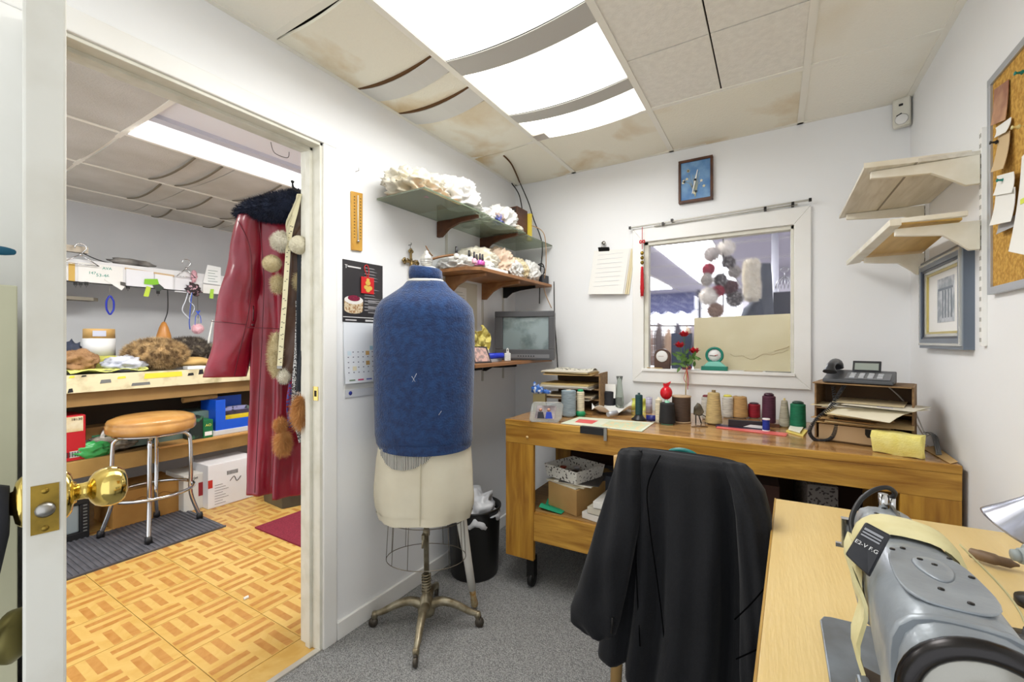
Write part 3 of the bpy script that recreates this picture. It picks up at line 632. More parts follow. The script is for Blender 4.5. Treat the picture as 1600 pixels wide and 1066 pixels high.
# left paper rack
ORG=M('rack_board',(150,118,78),.7,col2=(120,92,60),scale=8,stretch=(1,8,8))
lr=thing('paper_rack','low brown paper rack crammed with folders at the bench left end','rack',tuple(onb(897,628)))
o0=onb(858,636); o1=onb(940,642); ex=(o1-o0); ex.z=0; L=ex.length; ex.normalize(); ey=Vector((-ex.y,ex.x,0)); 
def O(u,v,z): return o0+ex*u+ey*v+Vector((0,0,z))
def ob(b,u0,u1,v0,v1,z0,z1): prism(b,[O(u0,v0,z0),O(u1,v0,z0),O(u1,v1,z0),O(u0,v1,z0)],(0,0,z1-z0))
for u in (L-.008,):
    b=nb(); ob(b,u,u+.008,-.03,.14,0,.215); obj('side_board',b,ORG,lr)
b=nb(); ob(b,.008,L-.008,.135,.14,0,.195); obj('back_board',b,M('rack_back',(96,72,48),.8),lr)
for z in (.0,.055,.115,.195):
    b=nb(); ob(b,.008,L-.008,0,.14,z,z+.005); obj('shelf',b,ORG,lr)
k=0
for z,n_,cols in ((.061,4,[(200,196,184),(170,150,120),(220,216,204),(186,170,140)]),(.121,5,[(202,196,184),(168,164,156),(214,210,200),(190,176,140),(206,180,120)]),(.201,4,[(196,164,110),(176,142,86),(206,186,140),(214,206,190)])):
    for i in range(n_):
        b=nb(); a=random.uniform(-.08,.08); pc=O(L*.5-.022+random.uniform(-.012,.0),.02+random.uniform(-.02,.01),z+i*.0062+.004)
        v=rbox(b,pc,(L*.93+random.uniform(-.03,.0),.20,.0052),rz=math.atan2(ex.y,ex.x)+a)
        if z<.2:
            for q in v: pass
        one('folder',b,M('folder_%d_%d'%(cols[i][0],cols[i][2]),cols[i],.8),['lowest','second','third','fourth','fifth'][i]+' paper folder from below in the '+('bottom tray' if z<.1 else 'middle tray' if z<.2 else 'pile on top')+' of the left paper rack','folder',group='folders in the left paper rack')
b=nb(); cloth(b,lambda u,v:O(.03+u*.24,.0+v*.13,.226+.012*math.sin(u*7)*v+.01*math.sin(v*5)),14,6,.0012); one('newspaper',b,M('newsprint',(210,206,190),.8,col2=(120,118,110),scale=90,lo=.5,hi=.6),'folded newsprint lying on top of the left paper rack','newspaper')
# tomato-red ornament bird
p=onb(1041,660); rb=thing('red_ornament','round red bird ornament on thin wire legs above the black thread cone','ornament',tuple(p))
d=dist(p); cz=.851+(660-614)/FPX*d*1.0
b=nb(); c=Vector((p.x,p.y,cz)); blob(b,c,(.029,.029,.033),.02); prism(b,[c+Rv*.012+Vector((0,0,.03)),c+Rv*.024+Vector((0,0,.055)),c+Rv*.002+Vector((0,0,.045)),c-Rv*.012+Vector((0,0,.046)),c-Rv*.01+Vector((0,0,.03))],tuple(Fv*.012)); obj('body',b,M('glossy_red',(200,22,38),.2),rb)
b=nb(); tube(b,[c+Vector((.006,0,-.03)),Vector((p.x+.012,p.y,.852))],.0014,5); tube(b,[c+Vector((-.006,0,-.03)),Vector((p.x-.004,p.y,.852))],.0014,5); obj('wire_legs',b,STEEL,rb)
b=nb(); cc=onb(1030,655); tube(b,[cc+Rv*.018*math.cos(t)+Vector((0,0,.06+.045*math.sin(t))) for t in [PI*.35+PI*1.3*i/14 for i in range(15)]],.004,8); tube(b,[cc+Vector((0,0,.0)),cc+Vector((0,0,.03))],.008,8);one('handle_loop',b,M('ivory',(214,206,176),.4),'ivory loop handle beside the slender cream bobbin','handle')
# dark faceted mirror/stand
p=onb(1092,662); st=thing('folded_mirror','dark faceted glass piece on small black stand between brown cord and beige cone','mirror',tuple(p))
b=nb(); z=.02; q=[p+Rv*a+Vector((0,0,h)) for a,h in ((-.02,.04),(-.018,.075),(.0,.10),(.012,.09),(.028,.055),(.012,.035))]; prism(b,q,tuple(Fv*.02)); obj('glass_piece',b,M('dark_glass',(62,58,44),.1,spec=.8,col2=(110,100,80),scale=20),st,bev=.004)
b=nb(); tube(b,[p+Rv*-.015,p+Rv*-.015+Vector((0,0,.045))],.003,6); tube(b,[p+Rv*.012,p+Rv*.0+Vector((0,0,.04))],.003,6); tube(b,smooth_path([p+Rv*.03,p+Rv*.035+Vector((0,0,.03)),p+Rv*.01+Vector((0,0,.045))]),.002,6); obj('stand',b,BLKM,st)
b=nb(); q=onb(1094,667); tube(b,[q-Rv*.04,q-Rv*.01+Vector((0,0,.004)),q+Rv*.035],[.004,.007,.003],8,flat=.6); one('tweezers',b,M('bronze_metal',(120,100,80),.4,metal=.6),'brown metal tweezers lying in front of the dark mirror piece','tweezers')
# black stapler box & rulers
b=nb(); q=onb(1138,668); ed=(onb(1192,672)-q).normalized(); en=Vector((-ed.y,ed.x,0)); prism(b,[q,q+ed*.165,q+ed*.165+en*.02,q+en*.02],(0,0,.036)); 
st=one('pencil_case',b,M('blk_case',(32,30,36),.35),'long black case with white label in front of the spools','case',bev=.003)
b=nb(); prism(b,[q+ed*.06-en*.0012+Vector((0,0,.008)),q+ed*.15-en*.0012+Vector((0,0,.005)),q+ed*.15-en*.0012+Vector((0,0,.018)),q+ed*.09-en*.0012+Vector((0,0,.02))],tuple(en*-.0008)); ROOT[st.name]=Matrix.Translation(st.location); obj('label_strip',b,WHITE,st)
flat('dark_ruler',[(1118,667),(1195,674),(1197,671),(1120,664)],.851,.004,M('dkruler',(58,50,74),.4),'dark violet ruler lying behind the pink ruler','ruler')
flat('pink_ruler',[(1119,669),(1228,682),(1231,678),(1122,666)],.851,.003,M('pinkr',(232,110,104),.3),'translucent pink ruler lying at the front of the bench','ruler')
b=nb(); q=onb(1206,667); rbox(b,q+Vector((0,0,.007)),(.06,.03,.013),rz=.1); one('wood_block',b,DKWOOD,'small dark wood block beside the burgundy spool','block')
for i,(pts,c,l) in enumerate([([(1228,675),(1255,683),(1262,674),(1238,668)],(226,206,110),'yellow sticky notes by the green thread cone'),([(1232,672),(1250,677),(1256,668),(1236,664)],(232,232,214),'white paper slip on the yellow sticky notes')]):
    flat('sticky_notes' if i==0 else 'paper_slip',pts,.851+i*.008,.005,M('note%d'%i,c,.8),l,'notes' if i==0 else 'paper')
# ---- right paper rack, phone, sponge -------------------------------------
r0=onb(1271,686); r1=onb(1420,706); r1=r0+(r1-r0).normalized()*.30; r1.z=r0.z
ex=(r1-r0); L=ex.length; ex.normalize(); ey=Vector((-ex.y,ex.x,0)); o0=r0
hR=(688-598)/FPX*dist(r0)
rr_=thing('paper_rack','brown three-tier paper rack under the telephone at the bench right end','rack',tuple(O(.15,.1,0)))
for u in (0,L-.006):
    b=nb(); ob(b,u,u+.006,.02,.21,0,hR-.004); obj('side_board',b,ORG,rr_)
b=nb(); ob(b,.006,L-.006,.205,.21,0,hR-.008); obj('back_board',b,M('rack_back',(96,72,48),.8),rr_)
for z in (0,.078,.128,hR-.008):
    b=nb(); ob(b,-.004 if z>.15 else .006,L-.006,.0,.21,z,z+.005); obj('shelf',b,ORG,rr_,bev=.001)
bd=thing('drawer_box','flat cardboard drawer box with finger hole under the right paper rack','box',tuple(O(.13,.05,.006)))
b=nb(); ob(b,.02,.235,-.012,.19,.007,.068); obj('box_body',b,M('card_grey',(176,148,112),.8),bd,bev=.001)
b=nb(); prism(b,[O(.165,-.0135,.066),O(.165,-.0135,.045),O(.172,-.0135,.034),O(.186,-.0135,.034),O(.193,-.0135,.045),O(.193,-.0135,.066)],(0,.001,0)); obj('finger_hole',b,DARK,bd)
def sheetq(name,label,u,v,z,w_,h_,a,mat,cat='paper',group=None,th=.0016,tilt=0,curl=0):
    b=nb(); ang=math.atan2(ex.y,ex.x)+a; ca,sa_=math.cos(ang),math.sin(ang); c=O(u,v,z)
    def f(s,t):
        X_,Y_=(s-.5)*w_,(t-.5)*h_; return c+Vector((X_*ca-Y_*sa_,X_*sa_+Y_*ca,curl*(1-t)**3*-1+tilt*(s-.5)))
    cloth(b,f,3,6,th); return one(name,b,mat,label,cat,group)
COLS=[(226,220,202),(214,198,160),(232,230,222),(206,186,140),(222,214,190)]
for i in range(7):
    a=[.05,-.1,.1,-.35,-.5,-.2,.0][i]; u=[.13,.1,.15,.17,.2,.22,.17][i]; v=[.07,.06,.06,.02,.0,.03,.08][i]
    sheetq('paper_sheet',['cream file at the bottom of the middle tray of the right rack','cream envelope in the middle tray of the right rack','white form in the middle tray of the right rack','white sheet sticking far out over the drawer box','second white sheet fanned out over the drawer box','pale sheet with blue stripe fanned at the right of the rack','yellowish envelope on top of the fanned sheets'][i],u,v,.135+i*.0042,.21,.14 if i<3 else .2,a,M('ps%d'%i,COLS[i%5],.8),curl=.035 if i in (3,4) else 0)
b=nb(); q=O(.225,-.045,.157); rbox(b,q,(.045,.004,.0015),rz=-.5); one('blue_stripe_label',b,INKB,'blue striped slip on the fanned white sheets','label')
for i in range(4):
    sheetq('brown_folder',['lowest crumpled brown folder above the drawer box','brown folder with curled left corner above the drawer box','tan folder edge sticking out at right above the drawer box','top tan folder under the fanned sheets'][i],[.12,.10,.17,.14][i],[.06,.05,.05,.07][i],.085+i*.0055,[.23,.2,.26,.2][i],.16,[.05,-.08,.03,.1][i],M('bf%d'%i,[(196,164,112),(178,140,90),(206,178,128),(190,156,106)][i],.8),curl=[.01,.0,.015,0][i],cat='folder')
# telephone
PHM=M('phone_grey',(72,74,78),.4); PHD=M('phone_dark',(44,45,48),.35); zt=hR
tp=thing('telephone','dark grey desk telephone with coiled cord on top of the right paper rack','telephone',tuple(O(.14,.06,zt)))
b=nb(); prism(b,[O(.03,.0,zt+.0),O(.03,.15,zt),O(.03,.15,zt+.045),O(.03,.0,zt+.014)],tuple(ex*.215)); obj('base',b,PHM,tp,bev=.004)
b=nb()
def tp_(u,v,o=0): return O(u,v,zt+.014+.031*v/.15+o)
prism(b,[tp_(.10,.01,.0012),tp_(.235,.01,.0012),tp_(.235,.1,.0012),tp_(.10,.1,.0012)],(0,0,.001)); obj('key_panel',b,M('phone_panel',(112,114,118),.4),tp)
for i in range(4):
    for j in range(3):
        b=nb(); c=tp_(.12+i*.028,.03+j*.025,.004); rbox(b,c,(.016,.012,.004),rz=math.atan2(ex.y,ex.x),rx=.2); obj('button',b,M('btn',(196,198,202),.4),tp)
b=nb(); c=O(.155,.135,zt+.062); rbox(b,c,(.09,.008,.045),rz=math.atan2(ex.y,ex.x),rx=-.5); sc=obj('display_hood',b,PHD,tp,bev=.002)
b=nb(); c=O(.155,.1295,zt+.0605); rbox(b,c,(.075,.003,.03),rz=math.atan2(ex.y,ex.x),rx=-.5); obj('display',b,M('lcd',(150,158,150),.2),sc)
b=nb(); pts=smooth_path([O(.055,-.006,zt+.042),O(.055,.01,zt+.062),O(.055,.05,zt+.074),O(.055,.1,zt+.078),O(.055,.14,zt+.072),O(.055,.155,zt+.052)],4); tube(b,pts,[.024,.022,.019,.016,.015,.015,.014,.014,.014,.014,.015,.015,.016,.018,.02,.021,.022,.023,.023,.023,.024][:len(pts)]+[.022]*max(0,len(pts)-21),12,flat=.75); obj('handset',b,PHD,tp)
CD0=dist(r0); cp_=smooth_path([PD(1302,604,CD0-.02),PD(1305,640,CD0-.05),PD(1306,668,CD0-.06),PD(1297,686,CD0-.05),PD(1275,688,CD0-.03),PD(1265,674,CD0-.04),PD(1276,655,CD0-.05),PD(1298,636,CD0-.06),PD(1312,614,CD0-.06),PD(1322,598,CD0-.04)],10)
b=nb(); co_=[]; ph_=0
for i in range(len(cp_)-1):
    a_,c_=cp_[i],cp_[i+1]; d_=(c_-a_); n1,n2=frame_of(d_ if d_.length>0 else Vector((0,0,1)))
    for k in range(8): t=k/8; ph_+=2*PI/8*1.0; co_.append(a_.lerp(c_,t)+n1*.0055*math.cos(ph_)+n2*.0055*math.sin(ph_))
tube(b,co_,.0022,4); 
obj('coiled_cord',b,PHD,tp)
# wires right
for i,(pts,c,l) in enumerate([([(1385,602),(1410,625),(1428,655),(1443,680)],(222,216,206),'pale phone cable running down the right end of the rack'),([(1405,603),(1425,628),(1433,650),(1446,678)],(232,230,226),'white phone cable looping behind the sponge')]):
    P_=[PD(x,y,CD0-.03-.015*k) for k,(x,y) in enumerate(pts)]; P_[-1].z=max(P_[-1].z,.86)
    b=nb(); tube(b,smooth_path(P_+[P_[-1]+Vector((.02,.02,-.0))]),.0025,6); one('phone_cable',b,M('cab%d'%i,c,.5),l,'cable')
b=nb()
for k in range(3): tube(b,smooth_path([PZ(1447+k*3,690,.853)+Vector((0,.03,.03)),PZ(1456+k*3,694,.853)+Vector((0,.0,.035)),PZ(1464+k*3,712,.853)+Vector((0,0,.004))]),.003,6)
one('grey_cables',b,M('greycab',(110,112,112),.5),'grey cables bunched behind the sponge by the right wall','cables',kind='stuff')
q0,q1=onb(1362,706),onb(1440,719); se=(q1-q0); sl=se.length; se.normalize(); sn_=Vector((-se.y,se.x,0)); b=nb(); hs=(706-672)/FPX*dist(q0)
rings=[]
for i in range(9):
    u=i/8; rings.append([q0+se*(sl*u+.004*math.sin(k*2.1))+sn_*(vv)+Vector((0,0,zz+ .002*math.sin(u*9+k))) for k,(vv,zz) in enumerate([(.008,0),(.0,.03),(-.008,hs*.7),(-.004,hs),(.042,hs),(.045,hs*.6),(.038,.02),(.036,0)])])
loft(b,rings); 
spm=M('sponge',(244,234,150),.95,col2=(238,224,124),scale=30,bump=.3,bscale=200)
sp_=thing('sponge','yellow upholstery foam block on the bench right end','sponge',tuple(q0)); obj('foam',b,spm,sp_,bev=.002)
# bench end patch
b=nb(); q=[PZ(1440,700,.852),PZ(1462,697,.852),PZ(1497,722,.852),PZ(1485,725,.852)]; prism(b,q,(0,0,.001)); obj('bare_wood_patch',b,M('barewood',(206,170,112),.6),wb,label='paler bare wood patch')
# ---- under-bench shelf ------------------------------------------------------
ZS=.403
def ons(x,y,z=ZS): return PZ(x,y,z)
c0=ons(850,800); c1=ons(889,800); 
bxr=thing('cardboard_box','small closed cardboard box on the bench lower shelf','box',tuple(Q(.30,.16,ZS)))
def qrot(b,u,v,z,w_,d_,h_,a): rbox(b,Q(u,v,z+h_/2),(w_,d_,h_),rz=math.atan2(be.y,be.x)+a)
b=nb(); qrot(b,.315,.20,ZS,.19,.24,.125,-.35); obj('carton',b,CARD,bxr,bev=.002)
b=nb(); rbox(b,Q(.315,.20,ZS+.1255),(.05,.24,.001),rz=math.atan2(be.y,be.x)-.35); obj('tape',b,M('tape',(200,170,110),.3),bxr)
b=nb(); cloth(b,lambda u,v:Q(.17+u*.12,.04+v*.12,ZS+.003+.012*(1-u)*(1+math.sin(v*8))),8,8,.002); one('green_cloth',b,M('green_cloth',(30,150,110),.8),'green cloth under the small cardboard box','cloth')
for i in range(4):
    b=nb(); qrot(b,.29+.02*i,.17,ZS+.126+i*.006,.2,.16,.0055,-.35+.15*i); one('envelope',b,M('env%d'%i,[(220,214,196),(206,194,166),(228,224,212),(64,60,58)][i],.8),['lowest envelope on the small cardboard box','beige envelope under the perforated tray','white envelope under the perforated tray','black folder right under the perforated tray'][i],'envelope')
tr=thing('perforated_tray','white perforated plastic tray with thread reels on the envelopes under the bench','tray',tuple(Q(.3,.18,ZS+.151)))
PERF=M('perforated',(226,224,216),.5,col2=(60,56,50),scale=95,lo=.66,hi=.68,detail=0)
A_=math.atan2(be.y,be.x)-.35; ca,sa_=math.cos(A_),math.sin(A_); tc_=Q(.30,.19,ZS+.151)
def T_(x,y,z): return tc_+Vector((x*ca-y*sa_,x*sa_+y*ca,z))
b=nb(); prism(b,[T_(-.1,-.1,0),T_(.1,-.1,0),T_(.1,.1,0),T_(-.1,.1,0)],(0,0,.004)); obj('tray_floor',b,PERF,tr)
for p_,q_ in (((-.1,-.1),(.1,-.1)),((.1,-.1),(.1,.1)),((.1,.1),(-.1,.1)),((-.1,.1),(-.1,-.1))):
    b=nb(); m_=1.1; prism(b,[T_(p_[0],p_[1],.004),T_(q_[0],q_[1],.004),T_(q_[0]*m_,q_[1]*m_,.062),T_(p_[0]*m_,p_[1]*m_,.062)],tuple((Vector((p_[0]+q_[0],p_[1]+q_[1],0))).normalized()*-.004)); obj('tray_side',b,PERF,tr)
for i,(x,y) in enumerate(((-.05,-.03),(.0,.02),(.04,-.04))):
    b=nb(); lathe(b,[(.018,0),(.018,.005),(.012,.006),(.012,.034),(.018,.035),(.018,.04),(0,.04)],T_(x,y,.0045),14); one('bobbin',b,M('bob%d'%i,[(150,60,40),(190,190,194),(60,50,44)][i],.3),['rust-brown bobbin in the perforated tray','silver bobbin in the perforated tray','dark bobbin in the perforated tray'][i],'bobbin')
for i in range(3):
    b=nb(); qrot(b,.53+.02*i,.16,ZS+i*.034,.22,.27,.03,-.25+.1*i); 
    bk=one('binder',b,M('bind%d'%i,[(222,220,214),(206,200,184),(228,226,220)][i],.5),['lowest white binder on the lower shelf behind the jacket','grey-white book in the middle of the binder stack','top white catalogue with blue print in the binder stack'][i],'binder',bev=.002)
b=nb(); rbox(b,Q(.59,.13,ZS+.1002),(.09,.06,.001),rz=A_+.3); one('blue_card',b,M('bluecard',(40,50,140),.5),'dark blue card on the top white catalogue','card')
b=nb(); qrot(b,.50,.38,ZS,.3,.2,.15,.2); one('dark_folder_stack',b,M('dk_folder',(60,64,72),.7,col2=(150,120,60),scale=9,lo=.5,hi=.55),'dark stack of folders at the back of the lower shelf','folders')
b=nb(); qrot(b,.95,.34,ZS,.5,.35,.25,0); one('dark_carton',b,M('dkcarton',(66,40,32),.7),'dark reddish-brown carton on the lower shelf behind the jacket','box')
b=nb(); qrot(b,1.33,.3,ZS,.10,.28,.28,.1); one('perforated_panel_box',b,M('perfgrey',(120,114,110),.6,col2=(50,44,42),scale=110,lo=.6,hi=.62,detail=0),'grey perforated case on the lower shelf by the sewing table','case')
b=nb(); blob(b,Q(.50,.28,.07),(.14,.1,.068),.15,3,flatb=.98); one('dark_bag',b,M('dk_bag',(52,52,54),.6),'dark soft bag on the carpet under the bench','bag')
# ======================= CHAIR AND JACKET ==================================
CH=M('chair_wood',(178,146,92),.5,col2=(150,116,66),scale=5)
ch=thing('wooden_chair','pale wooden chair under the black jacket facing the bench','chair',(-.25,1.6,0))
for x in (-.435,-.065):
    b=nb(); prism(b,[(x-.016,1.375,.02),(x+.016,1.375,.02),(x+.016,1.405,.02),(x-.016,1.405,.02)],(0,0,0.0001)); b.free()
    b=nb(); tube(b,[(x,1.34,0),(x,1.40,.44),(x,1.385,.875)],[.017,.02,.015],10); obj('leg',b,CH,ch)
    b=nb(); tube(b,[(x,1.80,0),(x,1.79,.44)],[.015,.02],10); obj('leg',b,CH,ch)
    b=nb(); tube(b,[(x,1.37,.2),(x,1.79,.2)],.01,8); obj('stretcher',b,CH,ch)
b=nb(); box(b,-.46,-.04,1.40,1.81,.44,.465); obj('seat',b,CH,ch,bev=.01)
b=nb(); box(b,-.435,-.065,1.378,1.396,.80,.87); obj('top_rail',b,CH,ch,bev=.004)
for x in (-.33,-.25,-.17): obj('slat',bx(x-.015,x+.015,1.383,1.393,.47,.80),CH,ch)
JK=M('jacket_black',(19,20,23),.8,col2=(23,24,28),scale=200,spec=.3,sheen=.06,bump=.15,bscale=300)
jk=thing('black_jacket','black soft-shell jacket draped over the chair back in front of the bench','jacket',(-.25,1.37,.9))
JY=1.35
rows=[(700,972,1152,.012),(703,966,1162,.035),(712,961,1176,.05),(735,958,1190,.058),(770,955,1200,.062),(820,952,1204,.07),(880,950,1206,.078),(930,947,1205,.084),(970,940,1203,.088),(1000,934,1200,.09),(1018,932,1198,.088)]
def jring(y,x0,x1,dp):
    # one level cross-section of the jacket body: deep vertical folds on the camera side
    a=PY(x0,y,JY); c=PY(x1,y+26,JY); z0=a.z; xa,xb=a.x,min(c.x,-.008); out=[]; n=84
    v=(y-700)/320
    for i in range(n):
        t=2*PI*i/n; cc,ss=math.cos(t),math.sin(t); k=(abs(cc)**3+abs(ss)**3)**(-1/3)
        x=(xa+xb)/2+(xb-xa)/2*k*cc; yy=JY+.035+dp*k*ss; u=(x-xa)/(xb-xa)
        if ss<0:
            f=min(1,v*1.6)**.6
            fold=.045*math.exp(-((u-.17-.02*v)/.035)**2)-.022*math.exp(-((u-.26)/.05)**2)+.03*math.exp(-((u-.36-.03*v)/.03)**2)-.028*math.exp(-((u-.5)/.10)**2)-.025*math.exp(-((u-.68)/.07)**2)+.055*math.exp(-((u-.785+.02*v)/.03)**2)
            yy+=1.4*fold*f+.010*noise.noise(Vector((x*12,z0*6,1)))
        zz=z0-(.05*u*max(0,v-.8)*5 if v>.8 else 0)+(.008*math.sin(t*3) if v>.9 else 0)
        if y<705: zz-= .01*abs(cc)**4
        out.append(Vector((x,yy,zz)))
    return out
def lerprows(k=4):
    out=[]
    for i in range(len(rows)-1):
        for j in range(k): t=j/k; out.append(tuple(rows[i][q]*(1-t)+rows[i+1][q]*t for q in range(4)))
    return out+[rows[-1]]
b=nb(); loft(b,[jring(*r) for r in lerprows()]); obj('body',b,JK,jk)
def sleeve(rw,seed):
    rr=[]
    for i in range(len(rw)-1):
        for j in range(4): t=j/4; rr.append([rw[i][q]*(1-t)+rw[i+1][q]*t for q in range(5)])
    rr.append(list(rw[-1])); R_=[]
    for (y,x0,x1,yo,dp) in rr:
        a=PY(x0,y,yo); c=PY(x1,y+(x1-x0)*.12,yo); n=32; q=[]
        for i in range(n):
            t=2*PI*i/n; cc,ss=math.cos(t),math.sin(t); k=(abs(cc)**2.4+abs(ss)**2.4)**(-1/2.4)
            p=(a+c)/2+(c-a)/2*k*cc; p.y+=dp*k*ss
            if ss<0: p.y+=.016*noise.noise(Vector((p.x*22+seed,p.z*7,seed)))+.006*math.sin(cc*7+p.z*16+seed)
            q.append(p)
        R_.append(q)
    b=nb(); loft(b,R_); return obj('sleeve',b,JK,jk)
sleeve([(701,974,1002,1.35,.01),(706,966,1004,1.345,.03),(740,957,1006,1.335,.036),(800,940,1001,1.31,.04),(860,920,990,1.285,.04),(910,905,980,1.275,.038),(945,893,972,1.27,.036),(965,895,968,1.27,.033),(985,914,962,1.27,.028),(992,930,955,1.27,.02)],0)
sleeve([(722,1128,1166,1.35,.01),(735,1132,1178,1.345,.03),(760,1142,1196,1.335,.036),(800,1150,1206,1.32,.04),(880,1154,1207,1.305,.042),(960,1156,1204,1.295,.042),(1040,1156,1199,1.29,.04),(1090,1158,1194,1.29,.034)],5)
SEAM=M('seam_black',(8,8,9),.95,spec=0)
for pts,yo in (([(1032,712),(1012,760),(1015,820),(1026,900),(1036,980),(1040,1050)],1.272),([(994,875),(996,930),(1000,1010)],1.262),([(1148,968),(1172,945),(1194,920)],1.232),([(1150,1030),(1190,1012)],1.222)):
    b=nb(); tube(b,smooth_path([PY(x,y,yo+.012) for x,y in pts]),.0018,5); obj('seam',b,SEAM,jk)
b=nb(); tube(b,[PY(957,965,1.235),PY(956,990,1.235)],.003,6); obj('zipper_pull',b,BLKM,jk)
b=nb(); cc=PY(1066,714,1.52); tube(b,[cc+Vector((.045*math.cos(t),0,.022*math.sin(t))) for t in [PI*i/16 for i in range(17)]],.008,8); tube(b,[cc+Vector((-.045,0,0)),cc+Vector((-.05,-.06,-.04))],.008,8); one('teal_loop',b,M('teal_loop',(28,112,108),.35),'teal plastic loop behind the black jacket collar','loop')
# ======================= SEWING TABLE & MACHINE ============================
TZ=.76
tb=thing('sewing_table','pale beech-topped sewing machine table in the right foreground','table',(.25,.97,0))
b=nb(); prism(b,[(.005,1.575,TZ-.032),(.522,1.60,TZ-.032),(.520,.36,TZ-.032),(-.033,.36,TZ-.032)],(0,0,.032)); obj('tabletop',b,BEECH,tb,bev=.002)
b=nb(); prism(b,[(.001,1.577,TZ-.034),(.005,1.577,TZ-.034),(-.033,.358,TZ-.034),(-.037,.358,TZ-.034)],(0,0,.034)); obj('edge_strip',b,M('edge_oak',(186,150,76),.45,col2=(160,120,50),scale=12,stretch=(8,.5,8)),tb)
for y in (.5,1.45):
    b=nb(); box(b,.07,.11,y-.02,y+.02,.04,.70); obj('leg',b,BLKM,tb,bev=.002)
    b=nb(); box(b,.42,.46,y-.02,y+.02,.04,.70); obj('leg',b,BLKM,tb,bev=.002)
    b=nb(); box(b,.04,.50,y-.025,y+.025,0,.04); obj('foot',b,BLKM,tb,bev=.004)
    b=nb(); box(b,.04,.50,y-.02,y+.02,.70,.728); obj('cross_bar',b,BLKM,tb)
GM=M('machine_grey',(156,163,170),.38,metal=.25,col2=(130,136,142),scale=14,lo=.4,hi=.75,bump=.15,bscale=40,coat=.15)
GM2=M('machine_plate',(134,142,150),.36,metal=.5,col2=(110,112,114),scale=14)
DKM=M('machine_dark',(44,42,40),.4,metal=.6)
AX=.145
sm_=thing('sewing_machine','old blue-grey industrial sewing machine wrapped with cream cloth','sewing machine',(AX,.7,TZ))
b=nb(); prism(b,[(.085,.94,TZ+.0005),(.27,.955,TZ+.0005),(.27,.47,TZ+.0005),(.066,.46,TZ+.0005),(.068,.92,TZ+.0005),(.074,.936,TZ+.0005)],(0,0,.005)); obj('bed_plate',b,GM2,sm_,bev=.002)
b=nb(); box(b,.068,.10,.752,.755,TZ+.0055,TZ+.0065); obj('plate_joint',b,DKM,sm_)
b=nb(); pts=[(.108,.82),(.15,.80),(.142,.775),(.128,.765),(.13,.75),(.15,.73),(.11,.70),(.104,.75)]; prism(b,[(x,y,TZ+.0056) for x,y in pts],(0,0,.0015)); obj('slide_opening',b,M('worn_brown',(92,78,62),.35,metal=.6,col2=(60,50,42),scale=30),sm_,label='worn brown slide opening')
def arm_ring(y,w_,z0,z1,n=28,e=3.2,xo=0):
    out=[]
    for i in range(n):
        t=2*PI*i/n; c,s=math.cos(t),math.sin(t); k=(abs(c)**e+abs(s)**e)**(-1/e); out.append(Vector((AX+xo+w_/2*k*c,y,(z0+z1)/2+(z1-z0)/2*k*s)))
    return out
b=nb(); loft(b,[arm_ring(.505,.075,.90,.985),arm_ring(.512,.092,.88,.998),arm_ring(.56,.102,.855,1.003),arm_ring(.62,.102,.872,1.003),arm_ring(.70,.094,.892,1.0),arm_ring(.78,.084,.893,.998),arm_ring(.80,.080,.892,.996)]); obj('arm',b,GM,sm_)
b=nb(); loft(b,[[Vector((AX+w_*cx,y,z)) for cx,y in ((-1,.515),(1,.515),(1,yy),(.9,yy+.012),(-.9,yy+.012),(-1,yy))] for w_,yy,z in ((.055,.63,TZ+.006),(.05,.61,TZ+.03),(.047,.60,.86),(.047,.61,.92))]); obj('column',b,GM,sm_,bev=.004)
b=nb(); loft(b,[arm_ring(.797,.080,.855,.994,e=4),arm_ring(.81,.082,.83,.996,e=4),arm_ring(.875,.078,.83,.99,e=4),arm_ring(.893,.070,.84,.983,e=4),arm_ring(.897,.06,.85,.975,e=4)]); hd=obj('head',b,GM,sm_)
for x,y in ((-.015,.83),(.012,.85),(.0,.87)):
    b=nb(); lathe(b,[(.0035,0),(.003,.002),(0,.0022)],(AX+x,y,.9925-.003*(y-.83)/.04),10); obj('screw',b,DKM,hd)
b=nb(); box(b,AX+.008,AX+.012,.80,.885,.992,.996); obj('rod',b,STEEL,hd)
b=nb(); tube(b,[(AX,.875,.98),(AX,.875,1.012)],.006,12); tube(b,[(AX+.012,.88,.98),(AX+.012,.88,1.006)],.004,10); obj('thread_post',b,CHROME,hd)
b=nb(); tube(b,[(AX-.005,.86,.84),(AX-.005,.86,.785)],.004,10); obj('needle_bar',b,CHROME,hd)
b=nb(); tube(b,[(AX+.01,.865,.84),(AX+.01,.865,.78)],.004,10); box(b,AX+.002,AX+.018,.85,.885,.770,.776); obj('presser_foot',b,CHROME,hd)
b=nb(); box(b,AX-.055,AX-.042,.845,.857,.93,.972); box(b,AX-.062,AX-.04,.848,.854,.926,.932); obj('thread_guide',b,CHROME,hd)
